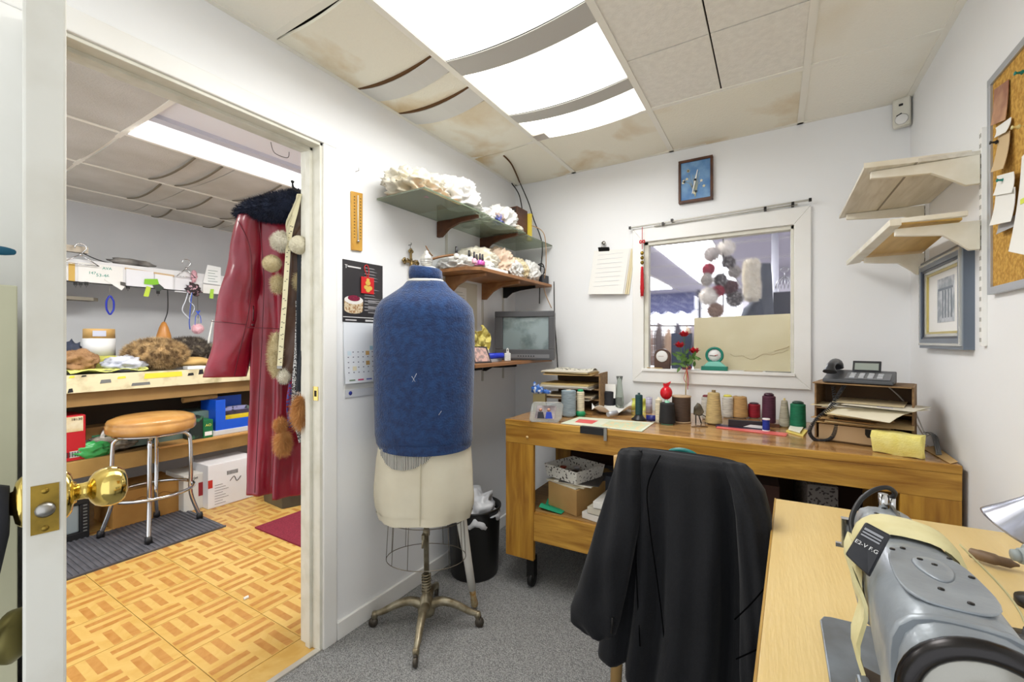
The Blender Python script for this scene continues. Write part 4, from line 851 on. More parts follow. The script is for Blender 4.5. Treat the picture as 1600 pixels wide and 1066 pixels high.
# cover plate with raised oval
b=nb(); pts=[]
for i in range(36):
    t=2*PI*i/36; c,s=math.cos(t),math.sin(t); k=(abs(c)**3+abs(s)**3)**(-1/3); pts.append((AX+.036*k*c*(1-.12*s),.618+.068*k*s,1.0015))
prism(b,pts,(0,0,.003)); cv=obj('cover_plate',b,GM,sm_,bev=.0015)
b=nb(); rg=[]
for k,zz in ((1,1.0045),(.9,1.0062),(.6,1.0066)): rg.append([Vector((AX+.002+.016*k*math.cos(t)*(1+.25*math.sin(t)),.632+.03*k*math.sin(t),zz)) for t in [2*PI*i/24 for i in range(24)]])
loft(b,rg); obj('raised_oval',b,GM,cv)
for x,y in ((-.006,.648),(.004,.640),(-.026,.668),(.024,.672),(.03,.63),(-.004,.585),(.012,.567),(-.015,.677)):
    b=nb(); lathe(b,[(.0028,0),(.0026,.0012),(0,.0014)],(AX+x,y,1.0044 if abs(x)>.008 or y<.63 or y>.66 else 1.0062),10); obj('screw',b,DKM,cv)
b=nb(); loft(b,[arm_ring(.528,.104,.90,1.001),arm_ring(.533,.107,.90,1.0035),arm_ring(.538,.104,.90,1.001)]); obj('collar_ring',b,GM,sm_)
# balance wheel
wc=Vector((AX,.487,.955)); b=nb()
tube(b,[wc+Vector((.049*math.cos(t),0,.049*math.sin(t))) for t in [2*PI*i/40 for i in range(40)]],.0085,12,closed=True); wh=obj('balance_wheel',b,M('wheel_rim',(52,50,50),.25,metal=.8),sm_)
b=nb(); lathe(b,[(0,-.004),(.042,-.004),(.044,.0),(.042,.006),(.034,.004),(.030,.012),(.024,.013),(.022,.008),(.012,.010),(.011,.022),(0,.023)],wc,32,(0,-1,0)); obj('wheel_disc',b,M('wheel_disc',(150,148,140),.25,metal=.9),wh)
b=nb(); lathe(b,[(.0,.0),(.032,.0),(.034,-.012),(.03,-.02)],wc,24,(0,-1,0)); obj('hub_boss',b,DKM,wh)
# bracket parts at the left of the column
b=nb(); lathe(b,[(0,0),(.014,0),(.015,.004),(.015,.012),(.011,.014),(0,.014)],(.082,.66,.80),20,(-1,.1,.1)); obj('tension_knob',b,STEEL,sm_)
b=nb(); rbox(b,(.092,.62,.80),(.02,.035,.06)); rbox(b,(.088,.635,.845),(.012,.02,.03)); obj('side_bracket',b,GM2,sm_,bev=.003)
b=nb(); tube(b,smooth_path([(AX+.06,.60,.93),(AX+.085,.66,.92),(AX+.09,.72,.95),(AX+.05,.74,1.0)]),.0012,5); obj('thread_end',b,M('thread_cream',(206,196,150),.8),sm_)
b=nb(); rbox(b,(AX+.062,.57,.93),(.02,.03,.05)); tube(b,[(AX+.055,.6,.96),(AX+.08,.6,.96)],.006,10); obj('rear_lever',b,DKM,sm_,bev=.002)
# cloth wrap and tag (things laid on the machine)
WR=M('wrap_cloth',(216,208,162),.85,col2=(196,184,130),scale=12,bump=.5,bscale=30)
b=nb(); rings=[]
for y,g_ in ((.715,.004),(.722,.009),(.735,.0105),(.75,.011),(.765,.0105),(.778,.009),(.784,.004)):
    rings.append(arm_ring(y,.088+2*g_,.893-g_,1.0+g_,n=36))
loft(b,rings,cap=False)
for v in b.verts: v.co+=Vector((0,.006*math.sin(v.co.x*60),.0015*noise.noise(v.co*60)))
wr=one('cloth_wrap',b,WR,'cream cloth band wrapped around the sewing machine arm','cloth')
b=nb(); cloth(b,lambda u,v:Vector((AX-.058-.006*math.sin(v*9),.70-.09*v+.02*u,.99-.11*v-.0*u))+Vector((0,.02*u,.0)),4,10,.004); one('hanging_rag',b,WR,'cream rag strip hanging down the left side of the machine arm','rag')
tg=thing('spare_parts_pouch','black vinyl pouch with white print tied to the machine arm','pouch',(.05,.74,.9))
pc=[PY(1352,815,.655),PY(1392,836,.645),PY(1358,902,.635),PY(1320,866,.64)]
b=nb(); prism(b,pc,tuple((pc[1]-pc[0]).cross(pc[3]-pc[0]).normalized()*.006)); po=obj('pouch',b,M('vinyl_black',(38,38,42),.35,bump=.3,bscale=25),tg,bev=.002)
rt_=(pc[1]-pc[0]).normalized(); dn_=(pc[3]-pc[0]).normalized(); nn_=rt_.cross(dn_).normalized()
if nn_.y>0: nn_=-nn_
L1=(pc[1]-pc[0]).length; L2=(pc[3]-pc[0]).length
def pt_(u,v,o=.0012): return pc[0]+rt_*L1*u+dn_*L2*v+nn_*(o+.0)
for (u0,u1,v0,v1) in ((.12,.85,.14,.20),(.12,.85,.24,.28),(.12,.85,.32,.36)):
    b=nb(); prism(b,[pt_(u0,v0),pt_(u1,v0),pt_(u1,v1),pt_(u0,v1)],tuple(nn_*.0006)); obj('print_line',b,M('print_grey',(150,152,158),.5),po)
text('E2-V F.G',pt_(.06,.60),.0062,tuple(rt_),tuple(-dn_),M('print_white',(222,222,222),.5),po,'lettering')
b=nb(); tube(b,smooth_path([PY(1337,852,.80),PY(1330,815,.83),PY(1342,785,.85),PY(1362,768,.86),PY(1385,762,.87),PY(1398,770,.88),PY(1392,778,.885),PY(1375,776,.885)],8),.0035,8); obj('black_cable',b,BLACK,sm_)
# spindle, thread stand, lamp
b=nb(); tube(b,smooth_path([PZ(1517,864,.775),PZ(1532,868,.777),PZ(1560,876,.777),PZ(1592,884,.772)]),[.006]+[.011]*5+[.012]*6+[.010]*4+[.006,.004,.003],12); one('brown_spindle',b,M('spindle',(128,104,80),.5,col2=(90,72,56),scale=20),'brown tapered wooden spindle lying behind the machine','spindle')
ts=thing('thread_stand','dark metal thread stand post at the right edge of the table','stand',(.357,1.04,TZ))
b=nb(); tube(b,[(.357,1.04,TZ+.004),(.357,1.04,1.02)],.006,10); obj('post',b,DKM,ts)
b=nb(); lathe(b,[(.03,0),(.03,.004),(.01,.008),(.008,.02)],(.357,1.04,TZ),16); obj('foot',b,DKM,ts)
b=nb(); kc=Vector((.345,1.025,.902)); lathe(b,[(0,-.006),(.012,-.006),(.013,0),(.02,.004),(.022,.02),(.018,.04),(.01,.05),(0,.052)],kc,18,(.9,.1,0)); lathe(b,[(0,-.014),(.009,-.014),(.01,-.006)],kc,12,(.9,.1,0)); obj('clamp_knob',b,M('knob_grey',(150,158,158),.5),ts)
lp=thing('task_lamp','small silver task lamp shade beside the right wall','lamp',(.37,1.09,.95))
sc_=PD(1600,808,.86); ax=(Rv*-.35+Fv*.45+Vector((0,0,-.82))).normalized()
b=nb(); lathe(b,[(.0,-.075),(.014,-.074),(.02,-.062),(.026,-.03),(.036,.0),(.048,.03),(.049,.034),(.047,.034),(.034,.0),(.022,-.03),(.012,-.06)],sc_,32,ax,cap=False); sh=obj('shade',b,M('lamp_silver',(176,178,190),.25,metal=.7),lp)
b=nb(); lathe(b,[(.0,.02),(.014,.016),(.018,.0),(.012,-.03),(.01,-.05)],sc_,18,ax); obj('bulb',b,WHITE,lp)
b=nb(); tube(b,smooth_path([sc_-ax*.07,sc_-ax*.11+Vector((0,.02,.0)),(.40,1.12,.95),(.42,1.16,.85),(.42,1.18,TZ+.004)]),.006,10); obj('gooseneck',b,STEEL,lp)
b=nb(); lathe(b,[(.035,0),(.035,.012),(.01,.02),(0,.02)],(.42,1.18,TZ),20); obj('base',b,DKM,lp)
# ======================= LEFT WALL ITEMS ===================================
def onL(px,py,o=.0): return PX(px,py,XL+o)
th=thing('thermometer','narrow wooden wall thermometer above the calendar','thermometer',(XL,1.26,1.645))
b=nb(); prism(b,[(XL,1.235,1.643),(XL,1.290,1.647),(XL,1.292,1.903),(XL,1.232,1.897)],(.010,0,0)); obj('wood_plate',b,wood('thermo_wood',(206,160,70),(184,132,48),.4,2),th,bev=.002)
b=nb(); tube(b,[(XL+.013,1.263,1.69),(XL+.013,1.263,1.885)],.0028,8); obj('glass_tube',b,M('tube_glass',(222,214,196),.1),th)
b=nb(); lathe(b,[(0,-.006),(.006,-.003),(.007,0),(.005,.004),(0,.006)],(XL+.015,1.263,1.686),14,(0,0,1)); obj('bulb',b,CHROME,th)
b=nb()
for i in range(14):
    for s in (-1,1): rbox(b,(XL+.0105,1.263+s*.016,1.70+i*.0135),(.001,.006,.003))
obj('scale_marks',b,INK,th,kind='stuff')
nk=onL(556,268); b=nb(); tube(b,[nk,nk+Vector((.02,0,0)),nk+Vector((.02,0,.012))],.0015,6); one('wall_hook',b,STEEL,'tiny bare hook in the wall above the thermometer','hook')
# calendar poster + calendar
cl_=thing('wall_calendar','wall calendar with dark cake poster above the month sheet','calendar',(XL,1.30,1.01))
cor=[onL(535,500),onL(592,506),onL(598,415),onL(535,405)]
y0,y1=1.193,1.41; rt=Vector((0,1,0)); upv=Vector((0,0,1))
# poster tilted slightly: lower right corner a bit lower, as hung
b=nb(); prism(b,[(XL,y0,1.332),(XL,y1,1.332),(XL,y1,1.600),(XL,y0,1.598)],(.004,0,0)); po=obj('poster',b,M('poster_black',(50,48,50),.4),cl_)
def L_(y,z,o=.0045): return (XL+o,y,z)
b=nb(); prism(b,[L_(y0,1.352),L_(y1,1.352),L_(y1,1.355),L_(y0,1.355)],(.0005,0,0)); obj('white_rule',b,WHITE,po)
b=nb()
rnd=random.Random(3)
for i in range(15): prism(b,[L_(1.305,1.575-i*.0135),L_(1.305+rnd.uniform(.05,.095),1.575-i*.0135),L_(1.305+.05,1.579-i*.0135),L_(1.305,1.579-i*.0135)],(.0004,0,0))
for i in range(7): prism(b,[L_(1.325,1.43-i*.009),L_(1.40,1.43-i*.009),L_(1.40,1.434-i*.009),L_(1.325,1.434-i*.009)],(.0004,0,0))
obj('print_lines',b,M('poster_text',(150,148,150),.6),po,kind='stuff')
text('T',L_(1.202,1.562),.022,rt,upv,WHITE,po)
for (ya_,yb_,za_,zb_) in ((1.216,1.285,1.568,1.574),(1.205,1.262,1.338,1.343),(1.31,1.372,1.337,1.345)):
    b=nb(); prism(b,[L_(ya_,za_),L_(yb_,za_),L_(yb_,zb_),L_(ya_,zb_)],(.0004,0,0)); obj('title_line',b,M('pt',(210,208,208),.6),po)
b=nb(); ck=[]
for i in range(20): t=PI+PI*i/19; ck.append(L_(1.247+.048*math.cos(t),1.385+.016*math.sin(t)))
prism(b,ck+[L_(1.297,1.425),L_(1.199,1.425)],(.0006,0,0)); obj('cake_print',b,M('cake_side',(206,190,160),.7,col2=(160,120,80),scale=120,lo=.5,hi=.56),po)
b=nb(); prism(b,[L_(1.248+.049*math.cos(t),1.428+.018*math.sin(t),.0052) for t in [2*PI*i/24 for i in range(24)]],(.0005,0,0)); obj('cake_print',b,M('cake_cream',(226,222,216),.7),po)
b=nb(); prism(b,[L_(1.248+.032*math.cos(t),1.436+.013*math.sin(t),.0058) for t in [2*PI*i/24 for i in range(24)]],(.0005,0,0)); obj('cake_print',b,M('cake_berry',(140,20,60),.6,col2=(90,10,40),scale=160),po)
b=nb()
def cf(u,v): return Vector((XL+.003+.014*v**2,1.196+.205*u,1.330-.262*v))
cloth(b,cf,6,8,.003); ms=obj('month_sheet',b,M('cal_paper',(226,230,236),.7),cl_)
b=nb()
def cal(y,z,w_,h_,bb): 
    v=(1.330-z)/.262; prism(bb,[(XL+.0052+.014*v*v,y,z),(XL+.0052+.014*v*v,y+w_,z),(XL+.0052+.014*((1.33-z-h_)/.262)**2,y+w_,z+h_),(XL+.0052+.014*((1.33-z-h_)/.262)**2,y,z+h_)],(.0005,0,0))
for i in range(7):
    for j in range(5): cal(1.212+i*.026,1.20-j*.022,.006,.004,b)
obj('date_marks',b,M('date_ink',(110,110,130),.7),ms,kind='stuff')
for (i,j,c) in ((4,0,(210,170,110)),(4,2,(196,160,104)),(0,0,(210,226,236)),(5,-1,(170,206,226)),(1,3,(228,220,190)),(6,1,(226,190,150))):
    b=nb(); cal(1.212+i*.024,1.188-j*.022,.02,.018,b); obj('date_box',b,M('dbx%d%d'%(i,j+1),c,.7),ms)
for i,c in enumerate(((120,140,120),(196,60,110),(110,120,190),(80,160,150))):
    b=nb(); cal(1.215+i*.045,1.078,.03,.006,b); obj('logo_strip',b,M('lg%d'%i,c,.6),ms)
b=nb(); prism(b,[(XL,1.205,1.030),(XL,1.40,1.030),(XL+.0,1.40,1.062),(XL,1.205,1.062)],(.002,0,0)); obj('lower_sheet',b,PAPER,cl_)
b=nb(); prism(b,[(XL+.002,1.205,1.008),(XL+.002,1.40,1.006),(XL+.002,1.40,1.040),(XL+.002,1.205,1.040)],(.003,0,0)); obj('lower_sheet',b,M('pale_sheet',(206,208,214),.6),cl_)
b=nb(); lathe(b,[(.009,0),(.009,.0006),(0,.0006)],(XL+.0052,1.23,1.025),16,(1,0,0)); obj('round_logo',b,INKB,cl_)
# red charm
rc=thing('red_charm','red and gold lucky charm with thread hanging over the cake poster','charm',(XL+.02,1.33,1.48))
b=nb(); prism(b,[(XL+.008,1.283,1.462),(XL+.008,1.353,1.462),(XL+.008,1.353,1.535),(XL+.008,1.283,1.535)],(.003,0,0)); obj('panel',b,M('charm_red',(200,30,34),.5),rc)
b=nb(); tube(b,smooth_path([(XL+.01,1.318,1.535),(XL+.01,1.30,1.575),(XL+.009,1.315,1.59),(XL+.01,1.325,1.57),(XL+.01,1.322,1.535)]),.002,6); obj('cord',b,M('charm_red',(200,30,34),.5),rc)
b=nb()
for (dy,dz,r) in ((0,.012,.014),(-.01,-.008,.012),(.011,-.01,.013),(0,.026,.009),(.0,-.02,.012)):
    prism(b,[(XL+.0115+abs(dz)*.01,1.318+dy+r*math.cos(t),1.497+dz+r*.8*math.sin(t)) for t in [2*PI*i/12 for i in range(12)]],(.001,0,0))
obj('gold_emblem',b,M('gold_print',(226,190,90),.4,metal=.3),rc)
# cross
cr=thing('brass_cross','ornate brass crucifix on the wall behind the dress form','cross',(XL+.02,1.58,1.5))
AB=M('cross_brass',(150,128,86),.35,metal=.8); cy,czz=1.582,1.645
for (dy,dz,w_,h_) in ((0,-.035,.014,.17),(0,.0,.085,.014)):
    b=nb(); box(b,XL+.012,XL+.018,cy+dy-w_/2,cy+dy+w_/2,czz+dz-h_/2,czz+dz+h_/2); obj('bar',b,AB,cr,bev=.002)
for dy,dz in ((-.042,0),(.042,0),(0,.052)):
    b=nb(); 
    for k in range(3):
        a_=math.atan2(dz,dy)+(k-1)*1.5; lathe(b,[(0,-.003),(.008,-.003),(.008,.003),(0,.003)],(XL+.015,cy+dy+.008*math.cos(a_),czz+dz+.008*math.sin(a_)),12,(1,0,0))
    obj('trefoil_end',b,AB,cr)
b=nb(); tube(b,[(XL+.019,cy,czz+.015),(XL+.02,cy,czz-.05)],[.006,.004],8); tube(b,smooth_path([(XL+.019,cy-.03,czz+.012),(XL+.02,cy,czz+.004),(XL+.019,cy+.03,czz+.012)]),.003,6); obj('figure',b,AB,cr)
b=nb(); tube(b,[(XL+.012,cy,czz+.055),(XL+.012,cy,czz+.085)],.0012,5); tube(b,[(XL,cy,czz+.085),(XL+.018,cy,czz+.085),(XL+.018,cy,czz+.095)],.0018,6); obj('nail',b,BLKM,cr)
# left shelves
SX=-1.27; ZG=1.903
GL=M('shelf_glass',(196,208,192),.05,trans=.72,ior=1.2,spec=.6,col2=(180,190,170),scale=3)
GLE=M('glass_edge',(120,132,110),.1,trans=.3)
for i,(ya,yb_,lab) in enumerate(((1.375,1.86,'largest glass shelf pane nearest the doorway on the left wall'),(1.87,2.25,'middle glass shelf pane on wooden brackets'),(2.26,2.61,'glass shelf pane nearest the room corner'))):
    g_=thing('glass_shelf',lab,'shelf',(XL,ya,ZG-.01*i)); obj('pane',bx(XL+.004,SX,ya,yb_,ZG-.004-.008*i,ZG+.003-.008*i),GL,g_); obj('front_edge',bx(SX,SX+.001,ya,yb_,ZG-.004-.008*i,ZG+.003-.008*i),GLE,g_)
def bracket(y,z,L_,H,mat,label,t_=.02):
    b=nb(); pts=[(XL+.002,z),(XL+L_,z),(XL+L_,z-.016),(XL+L_*.55,z-.026),(XL+L_*.3,z-H*.55),(XL+.03,z-H),(XL+.002,z-H)]
    prism(b,[(x,y-t_/2,zz) for x,zz in pts],(0,t_,0)); return one('shelf_bracket',b,mat,label,'bracket',bev=.002)
bracket(1.80,ZG-.006,.27,.085,DKWOOD,'curved wooden bracket under the nearest glass pane')
bracket(2.20,ZG-.014,.27,.085,DKWOOD,'straight wooden bracket under the middle glass pane')
ys_=PX(735,416,SX); Z2=ys_.z; 
e2=PX(865,443,SX).z; Z2=(Z2+e2)/2
s2y=1.74
w2=thing('wall_shelf','brown wooden wall shelf loaded with bags and nail polish','shelf',(XL,s2y,Z2))
b=nb(); prism(b,[(XL+.004,s2y-.0,Z2-.018),(SX-.06,s2y-.0,Z2-.018),(SX,s2y+.05,Z2-.018),(SX,2.605,Z2-.018),(XL+.004,2.605,Z2-.018)],(0,0,.018)); obj('board',b,SHELFW,w2,bev=.002)
bracket(1.87,Z2-.019,.27,.10,SHELFW,'light brown curved bracket under the near end of the bag shelf')
bracket(2.22,Z2-.019,.27,.10,SHELFW,'light brown curved bracket under the middle of the bag shelf')
bracket(2.46,Z2-.019,.25,.07,BLKM,'black metal bracket under the far end of the bag shelf',.012)
Z3=(PX(741,571,SX).z+PX(862,560,SX).z)/2
w3=thing('wall_shelf','low brown wall shelf carrying the television','shelf',(XL,1.74,Z3))
obj('board',bx(XL+.004,SX,1.74,2.607,Z3-.018,Z3),SHELFW,w3,bev=.002)
for y in (1.87,2.22,): bracket(y,Z3-.019,.25,.05,BLKM,'black metal bracket under the television shelf, '+('behind the dress form' if y<2 else 'below the television'),.012)
for y in (1.87,2.22,2.46):
    b=nb(); box(b,XL,XL+.006,y-.008,y+.008,1.0 if y>2.1 else 1.05,ZG+.03 if y<2.4 else Z2); 
    s_=one('shelf_standard',b,M('standard_white',(206,204,196),.5),{1.87:'slotted wall strip nearest the doorway holding the brackets',2.22:'slotted wall strip in the middle of the shelves',2.46:'short slotted wall strip near the room corner'}[y],'wall strip')
    b=nb()
    for k in range(26):
        zz=1.08+k*.032
        if zz<(ZG if y<2.4 else Z2)-.02: box(b,XL+.006,XL+.0066,y-.0015,y+.0015,zz,zz+.014)
    obj('slots',b,DARK,s_,kind='stuff') if False else b.free()
# bags on the glass shelf
BAG=M('bag_plastic',(228,224,210),.35,col2=(206,196,170),scale=6,bump=.8,bscale=12,spec=.6,sheen=.2)
BAGW=M('bag_white',(234,234,232),.4,col2=(214,212,206),scale=8,bump=.7,bscale=14)
def bag(c,s,label,mat=BAG,amp=.25,seed=0,fr=3,fb=.7,rz=0,name='plastic_bag'):
    b=nb(); crumple(b,Vector(c)+Vector((0,0,s[2]*fb)),s,seed,.42,5,fb,rz,1.5+fr*.3)
    for v in b.verts:
        v.co.z=max(v.co.z,c[2]+.0005); v.co.x=max(v.co.x,XL+.008)
    return one(name,b,mat,label,'bag')
zt=ZG+.004
b=nb(); prism(b,[(XL+.01,1.385,zt),(SX-.02,1.385,zt),(SX-.02,1.65,zt),(XL+.01,1.65,zt)],(0,0,.004)); one('folded_fabric',b,M('fab_orange',(196,150,90),.8),'thin tan cloth edge under the knotted bag','fabric')
bag((-1.43,1.50,zt+.005),(.125,.16,.075),'knotted cream plastic bag on the nearest glass pane',seed=1)
bag((-1.40,1.72,zt),(.13,.15,.095),'clear white plastic bag bulging in the middle of the nearest glass pane',BAGW,seed=5)
b=nb(); cloth(b,lambda u,v:Vector((-1.49+.12*u*v,1.395-.05*v+.05*u*(1-v),zt+.06-.02*v+.06*u*(1-v)+.006*math.sin(u*20))),10,8,.003); one('bag_knot',b,BAG,'twisted tail of the knotted bag pointing to the doorway','bag tail')
b=nb(); blob(b,(-1.345,1.47,zt+.011),(.03,.045,.012),.3,5,seed=3); one('pink_cloth',b,M('pinkc',(206,90,130),.6),'small pink cloth scrap by the knotted bag','cloth')
zm=ZG-.004
bag((-1.42,1.95,zm),(.11,.09,.05),'flat white cloth bundle at the start of the middle glass pane',BAGW,seed=8)
bag((-1.34,2.03,zm),(.05,.05,.04),'small brown and blue patterned bundle on the middle glass pane',M('bund',(170,150,140),.7,col2=(90,100,160),scale=24,lo=.5,hi=.55),seed=9,name='fabric_bundle')
bag((-1.40,2.14,zm),(.12,.085,.085),'standing white paper bag before the radio',BAGW,seed=11,fr=2)
zr=ZG-.012
rd=thing('radio','old brown wooden radio with dark grille on the farthest glass pane','radio',(-1.42,2.33,zr))
b=nb(); box(b,-1.52,-1.34,2.27,2.40,zr,zr+.185); obj('case',b,DKWOOD,rd,bev=.004)
b=nb(); box(b,-1.51,-1.35,2.266,2.272,zr+.01,zr+.175); obj('grille',b,M('grille',(58,50,46),.8,bump=.6,bscale=200),rd)
b=nb(); box(b,-1.352,-1.322,2.405,2.425,zr,zr+.17); one('yellow_book',b,M('yelb',(222,198,70),.6),'slim yellow book standing against the radio','book')
bag((-1.32,2.22,zm),(.035,.06,.025),'small cream cloth beside the radio',BAG,seed=13,name='cloth_scrap')
# bags on wooden shelf
z2=Z2+.001
bag((-1.45,1.84,z2),(.11,.10,.045),'flat white plastic bag at the near end of the bag shelf',BAGW,seed=21)
bag((-1.44,1.99,z2),(.115,.13,.085),'big round cream bag with dark fold on the bag shelf',BAG,seed=22)
bag((-1.33,1.90,z2),(.05,.06,.03),'small white bag end under the nail polish',BAGW,seed=23)
bag((-1.42,2.15,z2),(.12,.08,.10),'upright beige cloth bag behind the nail polish',M('beige_cloth',(214,190,168),.8,bump=.6,bscale=16),seed=24,fr=4)
bag((-1.34,2.24,z2),(.05,.12,.06),'rolled white cloth leaning over the shelf middle',BAGW,seed=25,rz=.4)
bag((-1.42,2.33,z2),(.11,.08,.085),'gathered cream lace bundle on the bag shelf',M('lace',(226,212,176),.85,bump=.9,bscale=40),seed=26,fr=5)
bag((-1.36,2.43,z2),(.08,.07,.08),'white plastic bag beside the cable tangle',BAGW,seed=27,fr=4)
b=nb(); box(b,SX-.055,SX-.006,1.86,2.06,z2,z2+.014); one('white_strip_box',b,WHITE,'thin white tray at the shelf front carrying nail polish','tray')
for i,(px,c,cc,l) in enumerate(((713,(200,196,186),(28,26,28),'clear nail polish bottle with black cap, farthest left on the shelf edge'),(733,(220,216,206),(28,26,28),'pale nail polish bottle with black cap beside the white tray end'),(741,(230,170,186),(36,34,40),'light pink nail polish bottle with grey cap'),(750,(196,90,180),(36,34,40),'violet nail polish bottle at the shelf corner'),(745,(222,150,200),(40,36,42),'pink nail polish bottle behind the violet one'),(754,(170,60,130),(36,34,40),'magenta nail polish bottle farthest right'))):
    p=PX(px,412,SX-.025 if i!=4 else SX-.05); p.z=z2+.014 if p.y<2.06 else z2; h=.038
    t=thing('nail_polish',l,'nail polish',tuple(p),group='nail polish bottles on the bag shelf')
    b=nb(); lathe(b,[(0,0),(.0115,0),(.0125,.004),(.0125,.02),(.006,.026),(0,.027)],p,14); obj('bottle',b,M('np%d'%i,c,.1,coat=.5),t)
    b=nb(); lathe(b,[(.0055,.024),(.0065,.03),(.005,.058),(0,.059)],p,12); obj('cap',b,M('npc%d'%i,cc,.3),t)
b=nb(); tube(b,smooth_path([PX(668,407,-1.40),PX(690,401,-1.36),PX(712,398,-1.36)]),.006,8); tube(b,smooth_path([PX(665,384,-1.38),PX(672,396,-1.37),PX(676,400,-1.37)]),.003,6); one('brown_pliers',b,M('pliers',(120,84,50),.5),'brown handled tool with black wire lying on the near white bag','tool')
# cables, adaptor
ad=PX(850,440,-1.30); b=nb(); box(b,-1.36,-1.285,2.50,2.59,z2,z2+.055); one('black_adaptor',b,M('adaptor',(34,36,42),.4),'black cube adaptor at the far end of the bag shelf','adaptor',bev=.003)
CBL=M('black_cord',(24,24,24),.5)
for i,(pts,r,c,l) in enumerate([
 ([(-1.55,2.55,ZC-.01),(-1.50,2.57,2.25),(-1.48,2.58,2.1),(-1.45,2.50,1.95),(-1.40,2.48,1.90)],.004,CBL,'black cord coming down from the ceiling corner to the radio'),
 ([(-1.50,2.58,ZC-.01),(-1.44,2.59,2.2),(-1.40,2.59,2.08),(-1.33,2.58,1.9),(-1.35,2.59,1.7),(-1.34,2.56,1.5)],.0035,CBL,'black cord from the ceiling corner to the adaptor'),
 ([(-1.33,2.42,1.99),(-1.25,2.45,1.93),(-1.26,2.50,1.75),(-1.30,2.55,1.6),(-1.27,2.60,1.47)],.003,M('tan_cord',(176,140,100),.5),'tan cord running down in front of the glass shelf to the adaptor'),
 ([(-1.255,2.606,Z2+.02),(-1.25,2.606,1.4),(-1.235,2.606,1.2),(-1.22,2.60,1.0)],.003,CBL,'black cord running down beside the television')]):
    b=nb(); tube(b,smooth_path(pts,8),r,6); one('power_cord',b,c,l,'cord')
b=nb(); 
cc=Vector((-1.36,2.585,1.72)); tube(b,[cc+Vector((.045*math.cos(t),0,.05*math.sin(t)+.01*math.sin(t*2.3))) for t in [4*PI*i/50 for i in range(51)]],.0035,6)
one('cord_loop',b,CBL,'looped black cord hanging under the corner glass pane','cord')
b=nb(); cc=Vector((-1.38,2.55,z2+.04)); tube(b,[cc+Vector((.035*math.cos(t*1.3),.03*math.cos(t),.035*math.sin(t*1.7))) for t in [6*PI*i/90 for i in range(91)]],.003,5); one('cord_tangle',b,CBL,'tangled thin black cords beside the adaptor','cord')
# certificate papers behind shelf
b=nb(); prism(b,[(XL,1.74,Z3+.01),(XL,2.16,Z3+.01),(XL,2.16,Z2-.03),(XL,1.74,Z2-.03)],(.004,0,0)); one('notice_board',b,M('board_pale',(206,202,186),.7),'pale board sheet on the wall between the two wooden shelves','board')
nt_=thing('wall_notice','printed notice sheet on the wall behind the dress form','notice',(XL+.005,1.95,1.25))
a=onL(707,447,.006); c=onL(739,545,.006)
b=nb(); prism(b,[(XL+.005,a.y,c.z),(XL+.005,a.y+.13,c.z),(XL+.005,a.y+.13,a.z),(XL+.005,a.y,a.z)],(.001,0,0)); obj('sheet',b,PAPER,nt_)
b=nb()
for i in range(9): rbox(b,(XL+.0068,a.y+.06,a.z-.03-i*.016),(.0006,.10 if i%3 else .06,.0015))
obj('print_lines',b,M('greyink',(120,118,114),.7),nt_,kind='stuff')
# television
tvp=thing('television','small dark grey CRT television on the low wall shelf in the corner','television',(-1.37,2.33,Z3))
fl=Vector((-1.555,2.20,0)); fr_=Vector((-1.262,2.51,0)); 
PL=PZ(772,554,Z3+.001); 
# front face between the two lower corners; turned toward the room
tl=PD(772,476,2.72); trr=PD(867,477,2.55)
a=Vector((-1.535,2.13,Z3+.002)); 
def tvfix(px,d): p=PD(px,533,d); return Vector((p.x,p.y,Z3+.002))
a=tvfix(773,2.68); c=tvfix(866,2.60); te=(c-a); TW=te.length; te.normalize(); tn=Vector((-te.y,te.x,0)); TH=(555-478)/FPX*2.62
def V(u,v,z): return a+te*u+tn*v+Vector((0,0,z))
TVM=M('tv_grey',(78,78,80),.45); TVD=M('tv_dark',(52,52,54),.4)
b=nb()
for u0,u1,z0,z1 in ((0,TW,TH-.035,TH),(0,TW,0,.065),(0,.05,.065,TH-.035),(TW-.035,TW,.065,TH-.035)): prism(b,[V(u0,0,z0),V(u1,0,z0),V(u1,.03,z0),V(u0,.03,z0)],(0,0,z1-z0))
obj('front_bezel',b,TVM,tvp,bev=.003)
b=nb(); loft(b,[[V(u,.03,z) for u,z in ((0.002,0.002),(TW-.002,.002),(TW-.002,TH-.002),(.002,TH-.002))],[V(u,.14,z) for u,z in ((.01,.005),(TW-.01,.005),(TW-.01,TH-.01),(.01,TH-.01))],[V(u,.2,z) for u,z in ((TW*.25,.03),(TW*.75,.03),(TW*.75,TH*.8),(TW*.25,TH*.8))]]); hb=obj('housing',b,TVD,tvp)
for v in hb.data.vertices:
    wv_=hb.matrix_basis@v.co
b=nb()
def scf(u,v):
    k=1-(2*u-1)**2; k2=1-(2*v-1)**2; return V(.05+(TW-.085)*u,.016-.012*k*k2,.065+(TH-.10)*v)
scm=M('crt_glass',(128,142,142),.12,col2=(96,110,110),scale=9,lo=.45,hi=.6,spec=.7)
cloth(b,scf,12,12,.003); sc2=obj('screen',b,scm,tvp)
rnd=random.Random(5)
b=nb()
for i in range(26):
    u=.45+rnd.gauss(.1,.14); v=.45+rnd.gauss(.05,.16); p=Vector(scf(max(.12,min(.9,u)),max(.1,min(.85,v))))-tn*.0025; s=rnd.uniform(.002,.007)
    prism(b,[p,p+te*s,p+te*s+Vector((0,0,s)),p+Vector((0,0,s*.7))],tuple(tn*-.0003))
obj('reflection_marks',b,M('crt_mark',(92,104,104),.3),sc2,kind='stuff') if False else b.free()
